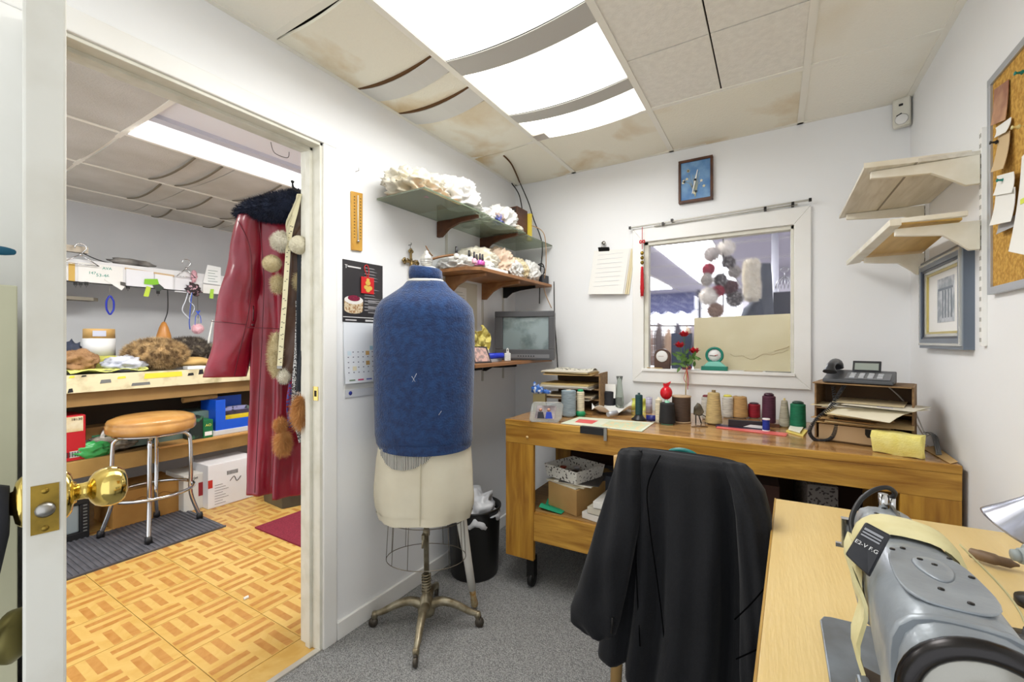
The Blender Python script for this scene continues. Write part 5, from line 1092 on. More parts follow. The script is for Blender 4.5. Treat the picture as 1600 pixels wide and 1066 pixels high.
b=nb(); prism(b,[V(.05,-.001,.012),V(TW-.03,-.001,.012),V(TW-.03,-.001,.035),V(.05,-.001,.035)],tuple(tn*-.002)); obj('control_strip',b,M('tv_light',(112,112,114),.4),tvp)
for i in range(7):
    b=nb(); rbox(b,V(.15+i*.016,-.004,.024),(.008,.004,.006),rz=math.atan2(te.y,te.x)); obj('button',b,BLACK,tvp)
# items on shelf 3
z3=Z3+.001
fpz=PX(752,556,SX-.05); fr2=thing('small_photo','small tilted photo of people leaning on the television shelf','photo',(fpz.x,fpz.y,z3))
a2=Vector((SX-.07,1.83,z3)); c2=Vector((SX-.03,1.93,z3)); u_=(c2-a2).normalized(); W_=.11; tv_=(Vector((0,0,1))+Vector((-u_.y,u_.x,0))*.3).normalized()
b=nb(); prism(b,[a2,a2+u_*W_,a2+u_*W_*.85+tv_*.09,a2-u_*.01+tv_*.095],tuple(u_.cross(tv_)*-.004)); obj('frame',b,M('ph_dark',(60,56,58),.4),fr2)
nn2=u_.cross(tv_).normalized(); nn2=nn2 if nn2.x>0 else -nn2
b=nb(); prism(b,[a2+u_*.008+tv_*.008+nn2*.001,a2+u_*(W_-.012)+tv_*.008+nn2*.001,a2+u_*(W_*.85-.01)+tv_*.082+nn2*.001,a2+u_*.002+tv_*.086+nn2*.001],tuple(nn2*.001)); obj('print',b,M('ph_print',(150,132,130),.4,col2=(206,170,160),scale=40,lo=.45,hi=.55),fr2)
b=nb(); rbox(b,(SX-.12,2.03,z3+.008),(.10,.14,.016),rz=.1); one('silver_case',b,M('silvercase',(170,172,178),.4),'flat silver-grey case lying before the television','case')
b=nb(); tube(b,[(SX-.14,1.98,z3+.032),(SX-.05,2.08,z3+.034)],.016,12); one('blue_tube',b,M('blue_obj',(34,56,190),.35),'blue cylindrical case on the silver-grey case','case')
b=nb(); rbox(b,(SX-.2,2.10,z3+.06),(.05,.04,.02)); rbox(b,(SX-.2,2.10,z3+.025),(.05,.05,.05)); one('white_carton',b,WHITE,'small white carton beside the yellow flower bow','carton')
b=nb()
for i in range(7):
    for j in range(6-abs(i-3)//2):
        r=bmesh.ops.create_icosphere(b,subdivisions=1,radius=.006); 
        for v in r['verts']: v.co+=Vector((SX-.05+.0,2.10+i*.0085,z3+.006+j*.009))
tube(b,[Vector((SX-.05,2.125+.009*math.cos(t),z3+.062+.012*math.sin(t))) for t in [2*PI*i/12 for i in range(12)]],.0025,6,closed=True)
one('beaded_ornament',b,M('bead_white',(226,226,222),.35),'white beaded lattice ornament on the television shelf edge','ornament')
YF=M('yellow_mesh',(222,210,130),.8,col2=(200,184,90),scale=20,alpha=1,bump=.4,bscale=80)
b=nb(); fc_=Vector((SX-.11,1.93,z3+.12))
blob(b,fc_,(.03,.035,.035),.3,4,seed=6)
for k in range(6):
    t0=k*1.05+.4; d_=Vector((.1,math.cos(t0),math.sin(t0))); e_=Vector((1,0,0))
    cloth(b,lambda u,v:fc_+d_*(.02+.065*v)+Vector((0,-math.sin(t0),math.cos(t0)))*((u-.5)*.06*math.sin(PI*min(v+.15,1)))+e_*(.02*math.sin(PI*v)+.01*math.cos(u*6)),6,6,.001)
one('flower_bow',b,YF,'pale yellow fabric flower bow behind the small photo','bow')
b=nb(); tube(b,[fc_-Vector((0,0,.02)),Vector((SX-.11,1.93,z3))],.003,6); one('bow_stem',b,M('stem_green',(120,130,70),.7),'thin stem carrying the yellow flower bow','stem')

# ======================= BACK WALL ITEMS ===================================
ck=thing('wall_clock','square wood-framed wall clock with blue floral face','clock',(-.377,YB,2.03))
x0,x1,z0,z1=-.467,-.288,2.032,2.273
b=nb()
for q in ((x0,x1,z0,z0+.014),(x0,x1,z1-.014,z1),(x0,x0+.013,z0+.014,z1-.014),(x1-.013,x1,z0+.014,z1-.014)): box(b,q[0],q[1],YB-.03,YB,q[2],q[3])
obj('frame',b,DKWOOD,ck,bev=.002)
obj('face',bx(x0+.012,x1-.012,YB-.022,YB-.002,z0+.012,z1-.012),M('clock_blue',(70,120,176),.5,col2=(120,160,200),scale=16),ck)
b=nb(); rnd=random.Random(2); cx_=(x0+x1)/2; cz_=(z0+z1)/2
for i in range(16):
    a_=rnd.uniform(.2,2.9); r_=rnd.uniform(.03,.085); tube(b,smooth_path([(cx_,YB-.0235,z0+.025),(cx_+.4*r_*math.cos(a_),YB-.0235,cz_-.04+.3*r_),(cx_+r_*math.cos(a_)*.8,YB-.0235,cz_-.03+r_*math.sin(a_))],4),.0008,4)
obj('painted_stems',b,M('stem_pale',(190,190,160),.6),ck,kind='stuff')
for i in range(12):
    a_=rnd.uniform(0,2*PI); r_=rnd.uniform(.03,.075); b=nb(); c=Vector((cx_+r_*math.cos(a_)*.85,YB-.024,cz_+r_*math.sin(a_)))
    prism(b,[c+Vector((.007*math.cos(t)*(1+.4*math.sin(5*t)),0,.007*math.sin(t)*(1+.4*math.sin(5*t)))) for t in [2*PI*j/15 for j in range(15)]],(0,-.0006,0)); obj('painted_flower',b,M('flw%d'%(i%3),[(226,220,196),(96,110,120),(214,206,170)][i%3],.6),ck)
for dx,dz,l,w_ in ((.012,1,.055,.009),(-.012,-1,.075,.008)):
    b=nb(); e=Vector((cx_+dx*l/.055,0,cz_+dz*l)); prism(b,[(cx_-w_/2,YB-.027,cz_),(cx_+w_/2,YB-.027,cz_),(e.x+.002,YB-.027,e.z),(e.x-.002,YB-.027,e.z)],(0,-.001,0)); obj('hand',b,WHITE,ck)
b=nb(); lathe(b,[(0,0),(.006,0),(.006,.004),(0,.005)],(cx_,YB-.027,cz_),12,(0,-1,0)); obj('hub',b,BLKM,ck)
# rod
rd_=thing('curtain_rod','thin white telescoping curtain rod above the window','rod',(-.29,YB-.04,1.93))
b=nb(); tube(b,[(-.742,YB-.035,1.930),(.152,YB-.035,1.948)],.005,10); obj('rod',b,M('rod_white',(214,212,204),.35),rd_)
b=nb(); tube(b,[(-.60,YB-.03,1.922),(.10,YB-.03,1.935)],.004,8); obj('inner_rod',b,M('rod_white2',(190,188,180),.35),rd_)
for x,z in ((-.742,1.930),(-.55,1.928),(-.50,1.94),(.08,1.94),(.152,1.948),(-.04,1.935)):
    b=nb(); rbox(b,(x,YB-.022 if x not in(-.742,.152) else YB-.035,z),(.012,.044 if x not in (-.742,.152) else .012,.016)); obj('clip',b,DKM if 'DKM' in globals() else BLKM,rd_)
# tassel
ts_=thing('red_tassel','long red tassel with brass beads hanging left of the window','tassel',(-.665,YB-.05,1.51))
RED=M('tassel_red',(190,22,34),.7); y_=YB-.052
b=nb(); tube(b,[(-.667,y_+.01,1.925),(-.665,y_,1.79)],.0016,6); obj('cord',b,RED,ts_)
b=nb(); tube(b,[Vector((-.665+.014*math.cos(t),y_,1.835+.008*math.sin(t*2))) for t in [2*PI*i/24 for i in range(24)]],.0035,6,closed=True); obj('knot',b,RED,ts_)
for i in range(3):
    b=nb(); lathe(b,[(0,-.013),(.007,-.009),(.011,0),(.007,.009),(0,.013)],(-.665,y_,1.768-i*.028),12); obj('bead',b,ABRASS,ts_)
b=nb(); lathe(b,[(0,.0),(.006,-.003),(.008,-.02),(.011,-.13),(.009,-.175),(0,-.176)],(-.665,y_,1.69),12); fur(b,160,.02,.0008,droop=2,jit=.2); obj('fringe',b,RED,ts_)
# clip papers
cpn=thing('clipped_papers','sheaf of blank order sheets held by a black bulldog clip left of the window','papers',(-.89,YB-.01,1.53))
for i,(m_,dx) in enumerate(((PAPERC,.03),(PAPERC,.018),(PAPER,.008),(PAPER,0))):
    b=nb(); 
    def sfp(u,v): return Vector((-.975+dx+u*.225-v*.035,YB-.004-.004*i-.012*v*v*(i+1)*.4,1.822-v*.275+u*(-.012)-.012*(1-u)*v*0))
    cloth(b,sfp,5,6,.001); sh_=obj('sheet',b,m_,cpn)
b=nb()
for i in range(8):
    z=1.79-i*.028; v=(1.822-z)/.275; rbox(b,(-.975+.11-v*.035,YB-.0175-.019*v*v,z),(.16,.0008,.0012))
obj('ruled_lines',b,M('rule',(196,198,206),.7),cpn,kind='stuff')
b=nb(); prism(b,[(-.945,YB-.03,1.838),(-.875,YB-.03,1.832),(-.875,YB-.016,1.808),(-.945,YB-.016,1.812)],(0,.012,0)); obj('clip_body',b,BLKM,cpn,bev=.001)
b=nb(); tube(b,smooth_path([(-.925,YB-.022,1.835),(-.925,YB-.02,1.865),(-.905,YB-.02,1.87),(-.895,YB-.022,1.832)]),.002,6); obj('clip_handle',b,STEEL,cpn)
b=nb(); lathe(b,[(.012,0),(.012,.003),(0,.004)],(-.91,YB-.022,1.862),12,(0,-1,0)); obj('nail',b,STEEL,cpn)
# sill things
gk=PY(1116,579,YB-.015); tc2=thing('desk_clock','round teal desk clock on wedge base on the window sill','clock',tuple(gk))
TEAL=M('teal_green',(14,124,104),.35); zs=WZ0+.013; gx=gk.x
b=nb(); box(b,gx-.066,gx+.066,YB-.026,YB+.024,zs,zs+.022); obj('base',b,TEAL,tc2,bev=.002)
b=nb(); prism(b,[(gx-.058,YB-.02,zs+.022),(gx+.058,YB-.02,zs+.022),(gx+.03,YB-.02,zs+.048),(gx-.03,YB-.02,zs+.048)],(0,.03,0)); obj('neck',b,M('teal_light',(130,206,190),.4),tc2,bev=.002)
cc=Vector((gx,YB-.005,zs+.083)); b=nb(); tube(b,[cc+Vector((.040*math.cos(t),0,.040*math.sin(t))) for t in [2*PI*i/36 for i in range(36)]],.007,10,closed=True); obj('ring',b,TEAL,tc2)
b=nb(); lathe(b,[(.037,0),(.037,.004),(0,.005)],cc+Vector((0,.004,0)),28,(0,-1,0)); dl=obj('dial',b,WHITE,tc2)
b=nb(); rbox(b,cc+Vector((-.008,-.004,-.002)),(.034,.001,.003),ry=.1); obj('hand',b,INK,dl)
b=nb(); rbox(b,cc+Vector((.010,-.004,.001)),(.016,.001,.003),ry=-.2); obj('hand',b,M('redhand',(190,60,50),.5),dl)
for k in range(12):
    b=nb(); a_=PI*k/6; rbox(b,cc+Vector((.031*math.cos(a_),-.0025,.031*math.sin(a_))),(.002,.001,.002)); obj('hour_mark',b,INK,dl)
mc=PY(1035,577,YB+.012); mt=thing('mantel_clock','small brown arched mantel clock in the left corner of the window','clock',(-.60,YB+.01,zs))
mx=PY(1035,560,YB+.01).x; pr=[(mx-.045,zs),(mx+.045,zs)]+[(mx+.045*math.cos(t),zs+.072+.045*math.sin(t)) for t in [PI*i/16 for i in range(17)]]
b=nb(); prism(b,[(x,YB+.0,z) for x,z in pr],(0,.024,0)); obj('case',b,M('clock_wood',(92,66,54),.45,col2=(70,50,42),scale=20),mt,bev=.002)
b=nb(); lathe(b,[(.032,0),(.033,.003),(.029,.005),(0,.005)],(mx,YB,zs+.072),28,(0,-1,0)); md=obj('dial',b,WHITE,mt)
b=nb(); rbox(b,(mx-.005,YB-.0055,zs+.072),(.03,.001,.002)); obj('hand',b,M('hand_brown',(150,110,90),.5),md)
# roses
rs=thing('rose_bouquet','red artificial roses with ribbon tied at the window sill','flowers',(-.44,YB-.03,1.0))
GRN=M('leaf_green',(64,104,44),.6,col2=(96,130,60),scale=30)
RR=M('rose_red',(186,14,32),.6)
hc=[PY(1069,524,YB-.04),PY(1062,541,YB-.05),PY(1085,550,YB-.04)]; kn=PY(1073,577,YB-.05)
for i,c in enumerate(hc):
    b=nb(); tube(b,smooth_path([c,c.lerp(kn,.5)+Vector((.004*(i-1),-.004,0)),kn]),.0018,6); st_=obj('stem',b,GRN,rs)
    b=nb()
    for ring,(n_,r_,tl_) in enumerate(((3,.011,.2),(5,.020,.4),(6,.029,.7))):
        for k in range(n_):
            a_=2*PI*k/n_+ring; dr_=Vector((math.cos(a_),math.sin(a_)*.8,0))
            cloth(b,lambda u,v:c+Vector((0,0,-.006))+dr_*(r_*(.3+v*.9))+Vector((-dr_.y,dr_.x,0))*((u-.5)*r_*1.3*math.sin(PI*min(1,.25+v*.7)))+Vector((0,0,.034*v*(1.2-tl_*v))),3,3,.001)
    obj('bloom',b,RR,st_)
rnd=random.Random(4)
for k in range(26):
    c=kn+Vector((rnd.uniform(-.05,.05),rnd.uniform(-.02,.01),rnd.uniform(.01,.085))); a_=rnd.uniform(0,2*PI); dr_=Vector((math.cos(a_),-.3,math.sin(a_)*.7)).normalized(); sd=dr_.cross(Vector((0,1,0))).normalized()
    b=nb(); cloth(b,lambda u,v:c+dr_*(.04*v)+sd*((u-.5)*.016*math.sin(PI*min(1,v+.05))),3,4,.0006); obj('leaf',b,GRN,rs)
b=nb(); tube(b,[kn+Vector((0,0,.02)),PY(1071,622,YB-.05)],.003,8); obj('bundle_stem',b,M('stem_wood',(190,176,120),.6),rs)
b=nb(); 
for s in (-1,1): tube(b,smooth_path([kn,kn+Vector((s*.016,-.004,.016)),kn+Vector((s*.02,-.004,.0)),kn]),.003,6,flat=.5)
for dx in (-.014,.004,.010): tube(b,smooth_path([kn,kn+Vector((dx,-.005,-.05)),kn+Vector((dx*.6+.004,-.004,-.13+abs(dx)*4))]),.0035,6,flat=.4)
obj('ribbon',b,RED,rs)
for i,(xa,xb,c,l) in enumerate(((1011,1035,(190,160,110),'thin tan pencil lying at the left end of the window sill'),(1163,1192,(206,190,160),'thin beige stick lying in the middle of the window sill'),(1196,1236,(170,168,160),'grey metal scissors lying at the right end of the window sill'))):
    p=PY(xa,580,YB-.01); q=PY(xb,581,YB-.01); p.z=q.z=zs+.003
    b=nb(); tube(b,[p,q],.003,8)
    if i==2:
        for s in (-1,1): tube(b,[q+Vector((-.012+.010*math.cos(t),s*.008+.006*math.sin(t),0)) for t in [2*PI*k/14 for k in range(14)]],.0016,5,closed=True)
    one(['pencil','stick','scissors'][i],b,M('sil%d'%i,c,.4,metal=.6 if i==2 else 0),l,['pencil','stick','scissors'][i])
# ======================= RIGHT WALL ITEMS ==================================
CSH=M('cream_shelf',(238,234,220),.5,col2=(224,218,198),scale=10)
GRW=M('cream_grain',(232,229,218),.55,col2=(212,207,192),scale=6,stretch=(6,.6,6),dist=.6)
ZA=1.798; ZB=1.612
sh1=thing('wall_shelf','upper cream shelf with striped underside on the right wall','shelf',(XR,2.1,ZA))
b=nb(); prism(b,[(XR-.002,1.80,ZA),(.245,1.755,ZA),(.248,2.415,ZA),(XR-.002,2.33,ZA)],(0,0,.012)); obj('board',b,GRW,sh1,bev=.001)
b=nb(); prism(b,[(XR-.03,1.798,ZA+.001),(.243,1.752,ZA+.001),(.247,1.765,ZA+.001),(XR-.03,1.812,ZA+.001)],(0,0,.016)); obj('front_batten',b,CSH,sh1)
b=nb(); prism(b,[(.37,1.775,ZA-.0015),(.376,1.775,ZA-.0015),(.372,2.37,ZA-.0015),(.366,2.37,ZA-.0015)],(0,0,.0015)); obj('board_joint',b,M('joint',(150,144,130),.8),sh1)
sh2=thing('wall_shelf','lower cream shelf with yellow underside on the right wall','shelf',(XR,2.1,ZB))
b=nb(); prism(b,[(XR-.05,1.80,ZB),(.335,1.76,ZB),(.335,2.50,ZB),(XR-.01,2.40,ZB)],(0,0,.012)); obj('board',b,M('yellow_wood',(226,188,104),.5,col2=(206,166,84),scale=5,stretch=(6,.6,6)),sh2)
b=nb(); prism(b,[(.335,1.755,ZB-.006),(.305,1.75,ZB-.006),(.290,2.56,ZB-.006),(.335,2.50,ZB-.006)],(0,0,.02)); obj('edge_lip',b,CSH,sh2,bev=.002)
b=nb(); box(b,.31,XR-.05,1.755,1.775,ZB+.002,ZB+.016); obj('near_batten',b,CSH,sh2)
def rbr(y,z,L_,H,label,dx=0):
    b=nb(); x=XR-.014; pts=[(x,z),(x-L_,z),(x-L_,z-.022),(x-L_*.75,z-.028),(x-L_*.42,z-.034),(x-L_*.25,z-H*.72),(x-L_*.12,z-H),(x,z-H)]
    prism(b,[(px_,y-.008,zz) for px_,zz in pts],(0,.016,0)); t=one('shelf_bracket',b,CSH,label,'bracket',bev=.002)
    return t
b1=rbr(1.80,ZA-.001,.25,.085,'cream bracket at the near end of the upper right-wall shelf'); rbr(2.35,ZA-.001,.25,.05,'cream bracket at the far end of the upper right-wall shelf')
rbr(1.80,ZB-.008,.19,.085,'cream bracket at the near end of the lower right-wall shelf'); rbr(2.35,ZB-.008,.19,.085,'cream bracket at the far end of the lower right-wall shelf')
for x_,y_,z_ in ((.31,1.80,ZA-.006),(.46,1.80,ZA-.006)):
    pass
for y,z0_,z1_,l in ((1.80,1.235,1.875,'tall white slotted strip at the near end of the right-wall shelves'),(2.35,1.53,1.80,'short white slotted strip at the far end of the right-wall shelves')):
    st_=thing('shelf_standard',l,'wall strip',(XR,y,z0_)); obj('strip',bx(XR-.012,XR,y-.009,y+.009,z0_,z1_),TRIM,st_,bev=.001)
    b=nb()
    for k in range(int((z1_-z0_)/.03)): 
        for s in (-1,1): box(b,XR-.0125,XR-.0119,y+s*.004-.0014,y+s*.004+.0014,z0_+.012+k*.03,z0_+.024+k*.03)
    obj('slots',b,M('slot',(120,116,106),.8),st_,kind='stuff')
# framed picture
pf=thing('framed_print','framed print with silver-blue stepped frame below the right-wall shelves','picture',(XR,2.12,1.22))
y0,y1,z0,z1=1.882,2.355,1.222,1.56
FR1=M('frame_blue',(110,120,134),.3,metal=.5); FR2=M('frame_silver',(206,206,200),.25,metal=.6); FR3=M('frame_dark',(58,62,72),.35,metal=.3); FRG=M('frame_gold',(196,180,110),.35,metal=.5)
for (o_,w_,dp,m_) in ((0,.012,.026,FR1),(.012,.008,.032,FR2),(.020,.016,.030,FR1),(.036,.008,.026,FR3),(.044,.010,.022,FR2),(.054,.008,.018,FRG)):
    b=nb(); a0,a1,c0,c1=y0+o_,y1-o_,z0+o_,z1-o_
    for pts in ([(a0,c0),(a1,c0),(a1-w_,c0+w_),(a0+w_,c0+w_)],[(a0,c1),(a0+w_,c1-w_),(a1-w_,c1-w_),(a1,c1)],[(a0,c0),(a0+w_,c0+w_),(a0+w_,c1-w_),(a0,c1)],[(a1,c0),(a1,c1),(a1-w_,c1-w_),(a1-w_,c0+w_)]):
        prism(b,[(XR-dp,y,z) for y,z in pts],(dp,0,0))
    obj('frame_step',b,m_,pf)
obj('mat_board',bx(XR-.012,XR,y0+.06,y1-.06,z0+.06,z1-.06),M('mat_white',(236,236,234),.6),pf)
b=nb(); box(b,XR-.0135,XR-.012,y0+.13,y1-.17,z0+.095,z1-.085); pr_=obj('print',b,M('print_blue',(196,200,206),.6,col2=(150,158,166),scale=26,lo=.4,hi=.6),pf)
for i in range(4):
    b=nb(); yy=y0+.15+i*.03; box(b,XR-.0142,XR-.0136,yy,yy+.008,z0+.11,z1-.13); obj('column_print',b,M('colp',(120,128,138),.6),pr_)
b=nb(); box(b,XR-.0142,XR-.0136,y0+.14,y1-.18,z1-.128,z1-.12); obj('column_print',b,M('colp',(120,128,138),.6),pr_)
# corkboard
kb=thing('cork_board','cork pin board in grey metal frame at the right edge','board',(XR,1.2,1.2))
CORK=M('cork',(206,162,78),.9,col2=(176,130,54),scale=90,lo=.4,hi=.6,bump=.4,bscale=150)
KY1=1.741; KZ1=1.984
obj('cork_sheet',bx(XR-.010,XR,.90,KY1-.02,1.40,KZ1-.02),CORK,kb)
b=nb(); box(b,XR-.016,XR,.88,KY1,KZ1-.02,KZ1); box(b,XR-.016,XR,KY1-.02,KY1,1.38,KZ1-.02); box(b,XR-.016,XR,.88,KY1-.02,1.38,1.40); obj('frame',b,M('alu',(186,190,196),.35,metal=.6),kb,bev=.001)
def pin(px,py,c,l):
    p=PX(px,py,XR-.022); b=nb(); lathe(b,[(.004,-.002),(.006,0),(.003,.003),(.0025,.01),(.005,.013),(0,.014)],p,10,(-1,-.2,0)); tube(b,[p,p+Vector((.012,0,0))],.0008,5); one('push_pin',b,M('pin%d%d'%(px,py),c,.3),l,'pin')
def note(pts,mat,label,o=.013,curl=.012,cat='paper',name='pinned_paper'):
    P_=[PX(x,y,XR-o) for x,y in pts]; b=nb()
    def f(u,v):
        p=(P_[0].lerp(P_[1],u)).lerp(P_[3].lerp(P_[2],u),v); p=p.copy(); p.x-=curl*v*v; return p
    cloth(b,f,5,6,.0012); return one(name,b,mat,label,cat)
note([(1554,140),(1576,124),(1576,186),(1553,196)],M('photo_brown',(150,96,70),.4,col2=(206,160,120),scale=14),'brown photo card pinned at the top left of the cork board',.014,.006)
note([(1556,200),(1580,183),(1580,205),(1562,214)],PAPER,'white torn slip under the brown photo card',.016,.01)
note([(1560,212),(1578,204),(1578,262),(1558,268)],M('card_beige',(206,180,140),.7),'beige folded card pinned left on the cork board',.018,.012)
note([(1558,275),(1584,268),(1590,300),(1560,305)],PAPER,'white sheet with green pin on the cork board',.022,.01)
note([(1556,300),(1586,292),(1590,345),(1556,352)],PAPER,'white folded leaflet low on the cork board left side',.026,.012)
note([(1560,352),(1588,335),(1592,352),(1560,366)],M('greystrip',(176,176,178),.6),'grey printed strip at the bottom left of the cork board',.02,.004)
note([(1597,245),(1625,215),(1630,400),(1590,392)],PAPER,'large white list with yellow highlight at the right frame edge',.024,.015)
pin(1557,222,(24,24,26),'black push pin on the cork board'); pin(1568,281,(14,124,110),'green push pin on the white sheet'); pin(1597,113,(14,124,110),'green push pin at the top of the cork board'); pin(1592,198,(226,214,150),'yellow push pin on the cork board')
b=nb(); p=PX(1594,316,XR-.03); q=PX(1600,314,XR-.03); box(b,p.x,p.x+.001,q.y,p.y,p.z-.006,p.z+.006); one('highlight_strip',b,M('hl',(216,226,90),.7),'yellow highlighter mark on the large white list','mark')
# ======================= WORKROOM =========================================
BX=-3.75
CRM=M('bench_cream',(216,206,170),.6,col2=(160,146,108),scale=9,lo=.5,hi=.75,detail=6)
BRB=M('bench_brown',(150,118,70),.7,col2=(134,104,60),scale=4)
cb2=thing('cutting_bench','long cream-edged cutting bench along the far wall of the workroom','workbench',(-4.2,1.3,0))
obj('worktop',bx(-4.69,BX,-.3,3.0,1.005,1.035),M('bench_dark_top',(84,80,72),.4,col2=(150,140,110),scale=5,lo=.5,hi=.7),cb2)
obj('edge_board',bx(BX,BX+.018,-.3,3.0,.924,1.036),CRM,cb2,bev=.002)
obj('under_beam',bx(BX-.05,BX-.02,-.3,3.0,.833,.923),BRB,cb2)
for y in (-.2,2.75):
    obj('leg',bx(BX-.13,BX-.05,y,y+.08,0,1.0),BRB,cb2); obj('leg',bx(-4.68,-4.60,y,y+.08,0,1.0),BRB,cb2)
obj('lower_shelf',bx(-4.68,BX+.0,-.3,3.0,.482,.497),BRB,cb2)
obj('shelf_fascia',bx(BX,BX+.018,-.3,3.0,.388,.495),M('bench_tan',(182,146,84),.6,col2=(160,126,66),scale=5),cb2,bev=.002)
obj('plywood_board',bx(BX-.3,BX+.10,1.30,2.2,.50,.512),M('ply',(196,148,84),.5),cb2)
YPT=M('yellow_paint',(220,206,60),.6)
rnd=random.Random(8)
for k,(px,py,w_,h_,m_) in enumerate(((131,583,9,12,INK),(110,612,9,9,INK),(298,585,10,4,INK),(314,580,8,10,INK),(112,588,10,6,YPT),(255,586,60,5,YPT),(190,590,14,3,YPT),(165,596,18,5,M('gp',(110,112,110),.6)),(220,600,30,3,M('gp',(110,112,110),.6)),(355,578,14,4,M('gp2',(150,160,190),.6)))):
    a=PX(px-w_/2,py-h_/2,BX+.019); c=PX(px+w_/2,py+h_/2,BX+.019); b=nb(); z1=min(1.034,a.z); z0=max(.928,c.z)
    prism(b,[(BX+.0185,a.y,z0),(BX+.0185,c.y,z0+.003),(BX+.0185,c.y-.004,z1),(BX+.0185,a.y+.006,z1-.002)],(.0012,0,0)); obj('tape_patch',b,m_,cb2)
# ribbed mat
rm=thing('ribbed_mat','dark grey ribbed rubber mat under the stool','mat',(-3.43,.9,0))
RUB=M('rubber_grey',(66,66,72),.6,col2=(92,90,94),scale=8)
obj('mat_base',bx(-3.725,-3.15,.1,1.485,.0005,.006),RUB,rm)
b=nb()
for k in range(54): box(b,-3.72,-3.16,.11+k*.0255,.11+k*.0255+.012,.006,.0105)
obj('ribs',b,M('rubber_rib',(96,96,102),.55,col2=(78,78,84),scale=10),rm,kind='stuff')
obj('edge_lip',bx(-3.162,-3.15,.1,1.485,.006,.011),RUB,rm)
rnd=random.Random(12)
one('red_mat',bx(-2.96,-1.74,1.572,2.35,.0005,.010),M('red_mat',(140,40,58),.95,col2=(110,26,44),scale=160,bump=.5,bscale=300),'dark red doormat on the workroom floor by the door jamb','mat')
b=nb(); cloth(b,lambda u,v:PZ(380,937,.003)+Vector((.008*u,.022*v*(1),.012*math.sin(PI*u))),3,4,.001); one('thread_scrap',b,PAPER,'tiny pale scrap lying on the parquet tiles','scrap')
# stool
sc0=Vector((-3.518,1.21,0)); stl=thing('bar_stool','round stool with worn tan vinyl seat and chrome legs on the ribbed mat','stool',tuple(sc0))
TAN=M('tan_vinyl',(200,152,84),.34,col2=(166,114,56),scale=7,lo=.35,hi=.7,coat=.4,bump=.25,bscale=7)
b=nb(); lathe(b,[(0,.652),(.19,.652),(.226,.662),(.234,.675),(.234,.715),(.228,.722),(.231,.728),(.222,.745),(.18,.762),(.1,.772),(0,.774)],sc0,40); obj('seat',b,TAN,stl)
b=nb(); lathe(b,[(0,.640),(.20,.640),(.205,.652),(0,.653)],sc0,36); obj('seat_plate',b,CHROME,stl)
ft=[Vector(p) for p in ((-3.275,1.106,.01),(-3.438,1.451,.01),(-3.64,.985,.01),(-3.721,1.304,.01))]
for f_ in ft:
    d_=(f_-sc0); d_.z=0; d_.normalize(); R0=(Vector((f_.x,f_.y,0))-sc0).length
    b=nb(); tube(b,smooth_path([sc0+d_*.03+Vector((0,0,.628)),sc0+d_*.14+Vector((0,0,.628)),sc0+d_*.185+Vector((0,0,.61)),sc0+d_*.20+Vector((0,0,.56)),sc0+d_*.205+Vector((0,0,.35)),sc0+d_*(R0-.05)+Vector((0,0,.2)),sc0+d_*R0+Vector((0,0,.03))],5),.0125,12); lg=obj('leg',b,CHROME,stl)
    b=nb(); lathe(b,[(.02,0),(.02,.02),(.016,.04),(0,.04)],(f_.x,f_.y,.011),14); obj('rubber_foot',b,BLACK,lg)
b=nb(); tube(b,[sc0+Vector((.222*math.cos(t),.222*math.sin(t),.262)) for t in [2*PI*i/40 for i in range(40)]],.0105,10,closed=True); obj('foot_ring',b,CHROME,stl)
# ---- coat ----------------------------------------------------------------
CD=1.90
RL=M('red_leather',(150,20,44),.28,col2=(120,12,34),scale=5,coat=.25,bump=.45,bscale=9)
SEAMR=M('seam_red',(84,8,24),.5)
ct=thing('red_leather_coat','long crimson leather coat with navy fur collar hanging just inside the workroom','coat',tuple(Vector(PD(425,533,CD+.1))*Vector((1,1,0)) if False else (PD(425,533,CD+.05).x,PD(425,533,CD+.05).y,.55)))
def coat_loft(rw,d0,seed,fold,name,mat=RL,parent=ct,n=60,k=4):
    rr=[]
    for i in range(len(rw)-1):
        for j in range(k): t=j/k; rr.append([rw[i][q]*(1-t)+rw[i+1][q]*t for q in range(4)])
    rr.append(list(rw[-1])); R_=[]; H=rw[-1][0]-rw[0][0]
    for y,x0,x1,dp in rr:
        a=PD(x0,y,d0); c=PD(x1,y,d0); q=[]; v=(y-rw[0][0])/H
        for i in range(n):
            t=2*PI*i/n; cc,ss=math.cos(t),math.sin(t); kk=(abs(cc)**2.4+abs(ss)**2.4)**(-1/2.4); u=(kk*cc+1)/2
            p=a.lerp(c,u)+Fv*(dp+dp*kk*ss)
            if ss<0: p-=Fv*fold(u,v)
            q.append(p)
        R_.append(q)
    b=nb(); loft(b,R_); return obj(name,b,mat,parent)
bf=lambda u,v: v**.8*(.030*math.sin(u*13+.6)+.018*math.sin(u*24+v*2))+.006*noise.noise(Vector((u*6,v*14,3)))
body=coat_loft([(318,398,466,.02),(330,378,474,.05),(345,372,480,.06),(400,376,482,.07),(470,384,484,.07),(510,386,485,.065),(560,385,487,.075),(640,382,489,.085),(720,378,490,.095),(765,376,490,.10),(777,376,490,.10)],CD,0,bf,'body')
slf=lambda u,v: .010*math.sin(v*14+u*3)*(.4+v)+.010*noise.noise(Vector((u*4,v*9,8)))
sl_=coat_loft([(334,368,402,.02),(345,360,402,.05),(390,349,400,.055),(440,338,398,.055),(500,326,392,.052),(550,318,381,.05),(580,313,375,.048),(590,312,373,.045)],CD-.03,3,slf,'sleeve',n=36)
def seam(pts,d,parent,m_=SEAMR,r=.0016): 
    b=nb(); tube(b,smooth_path([PD(x,y,d) for x,y in pts]),r,5); return obj('seam',b,m_,parent)
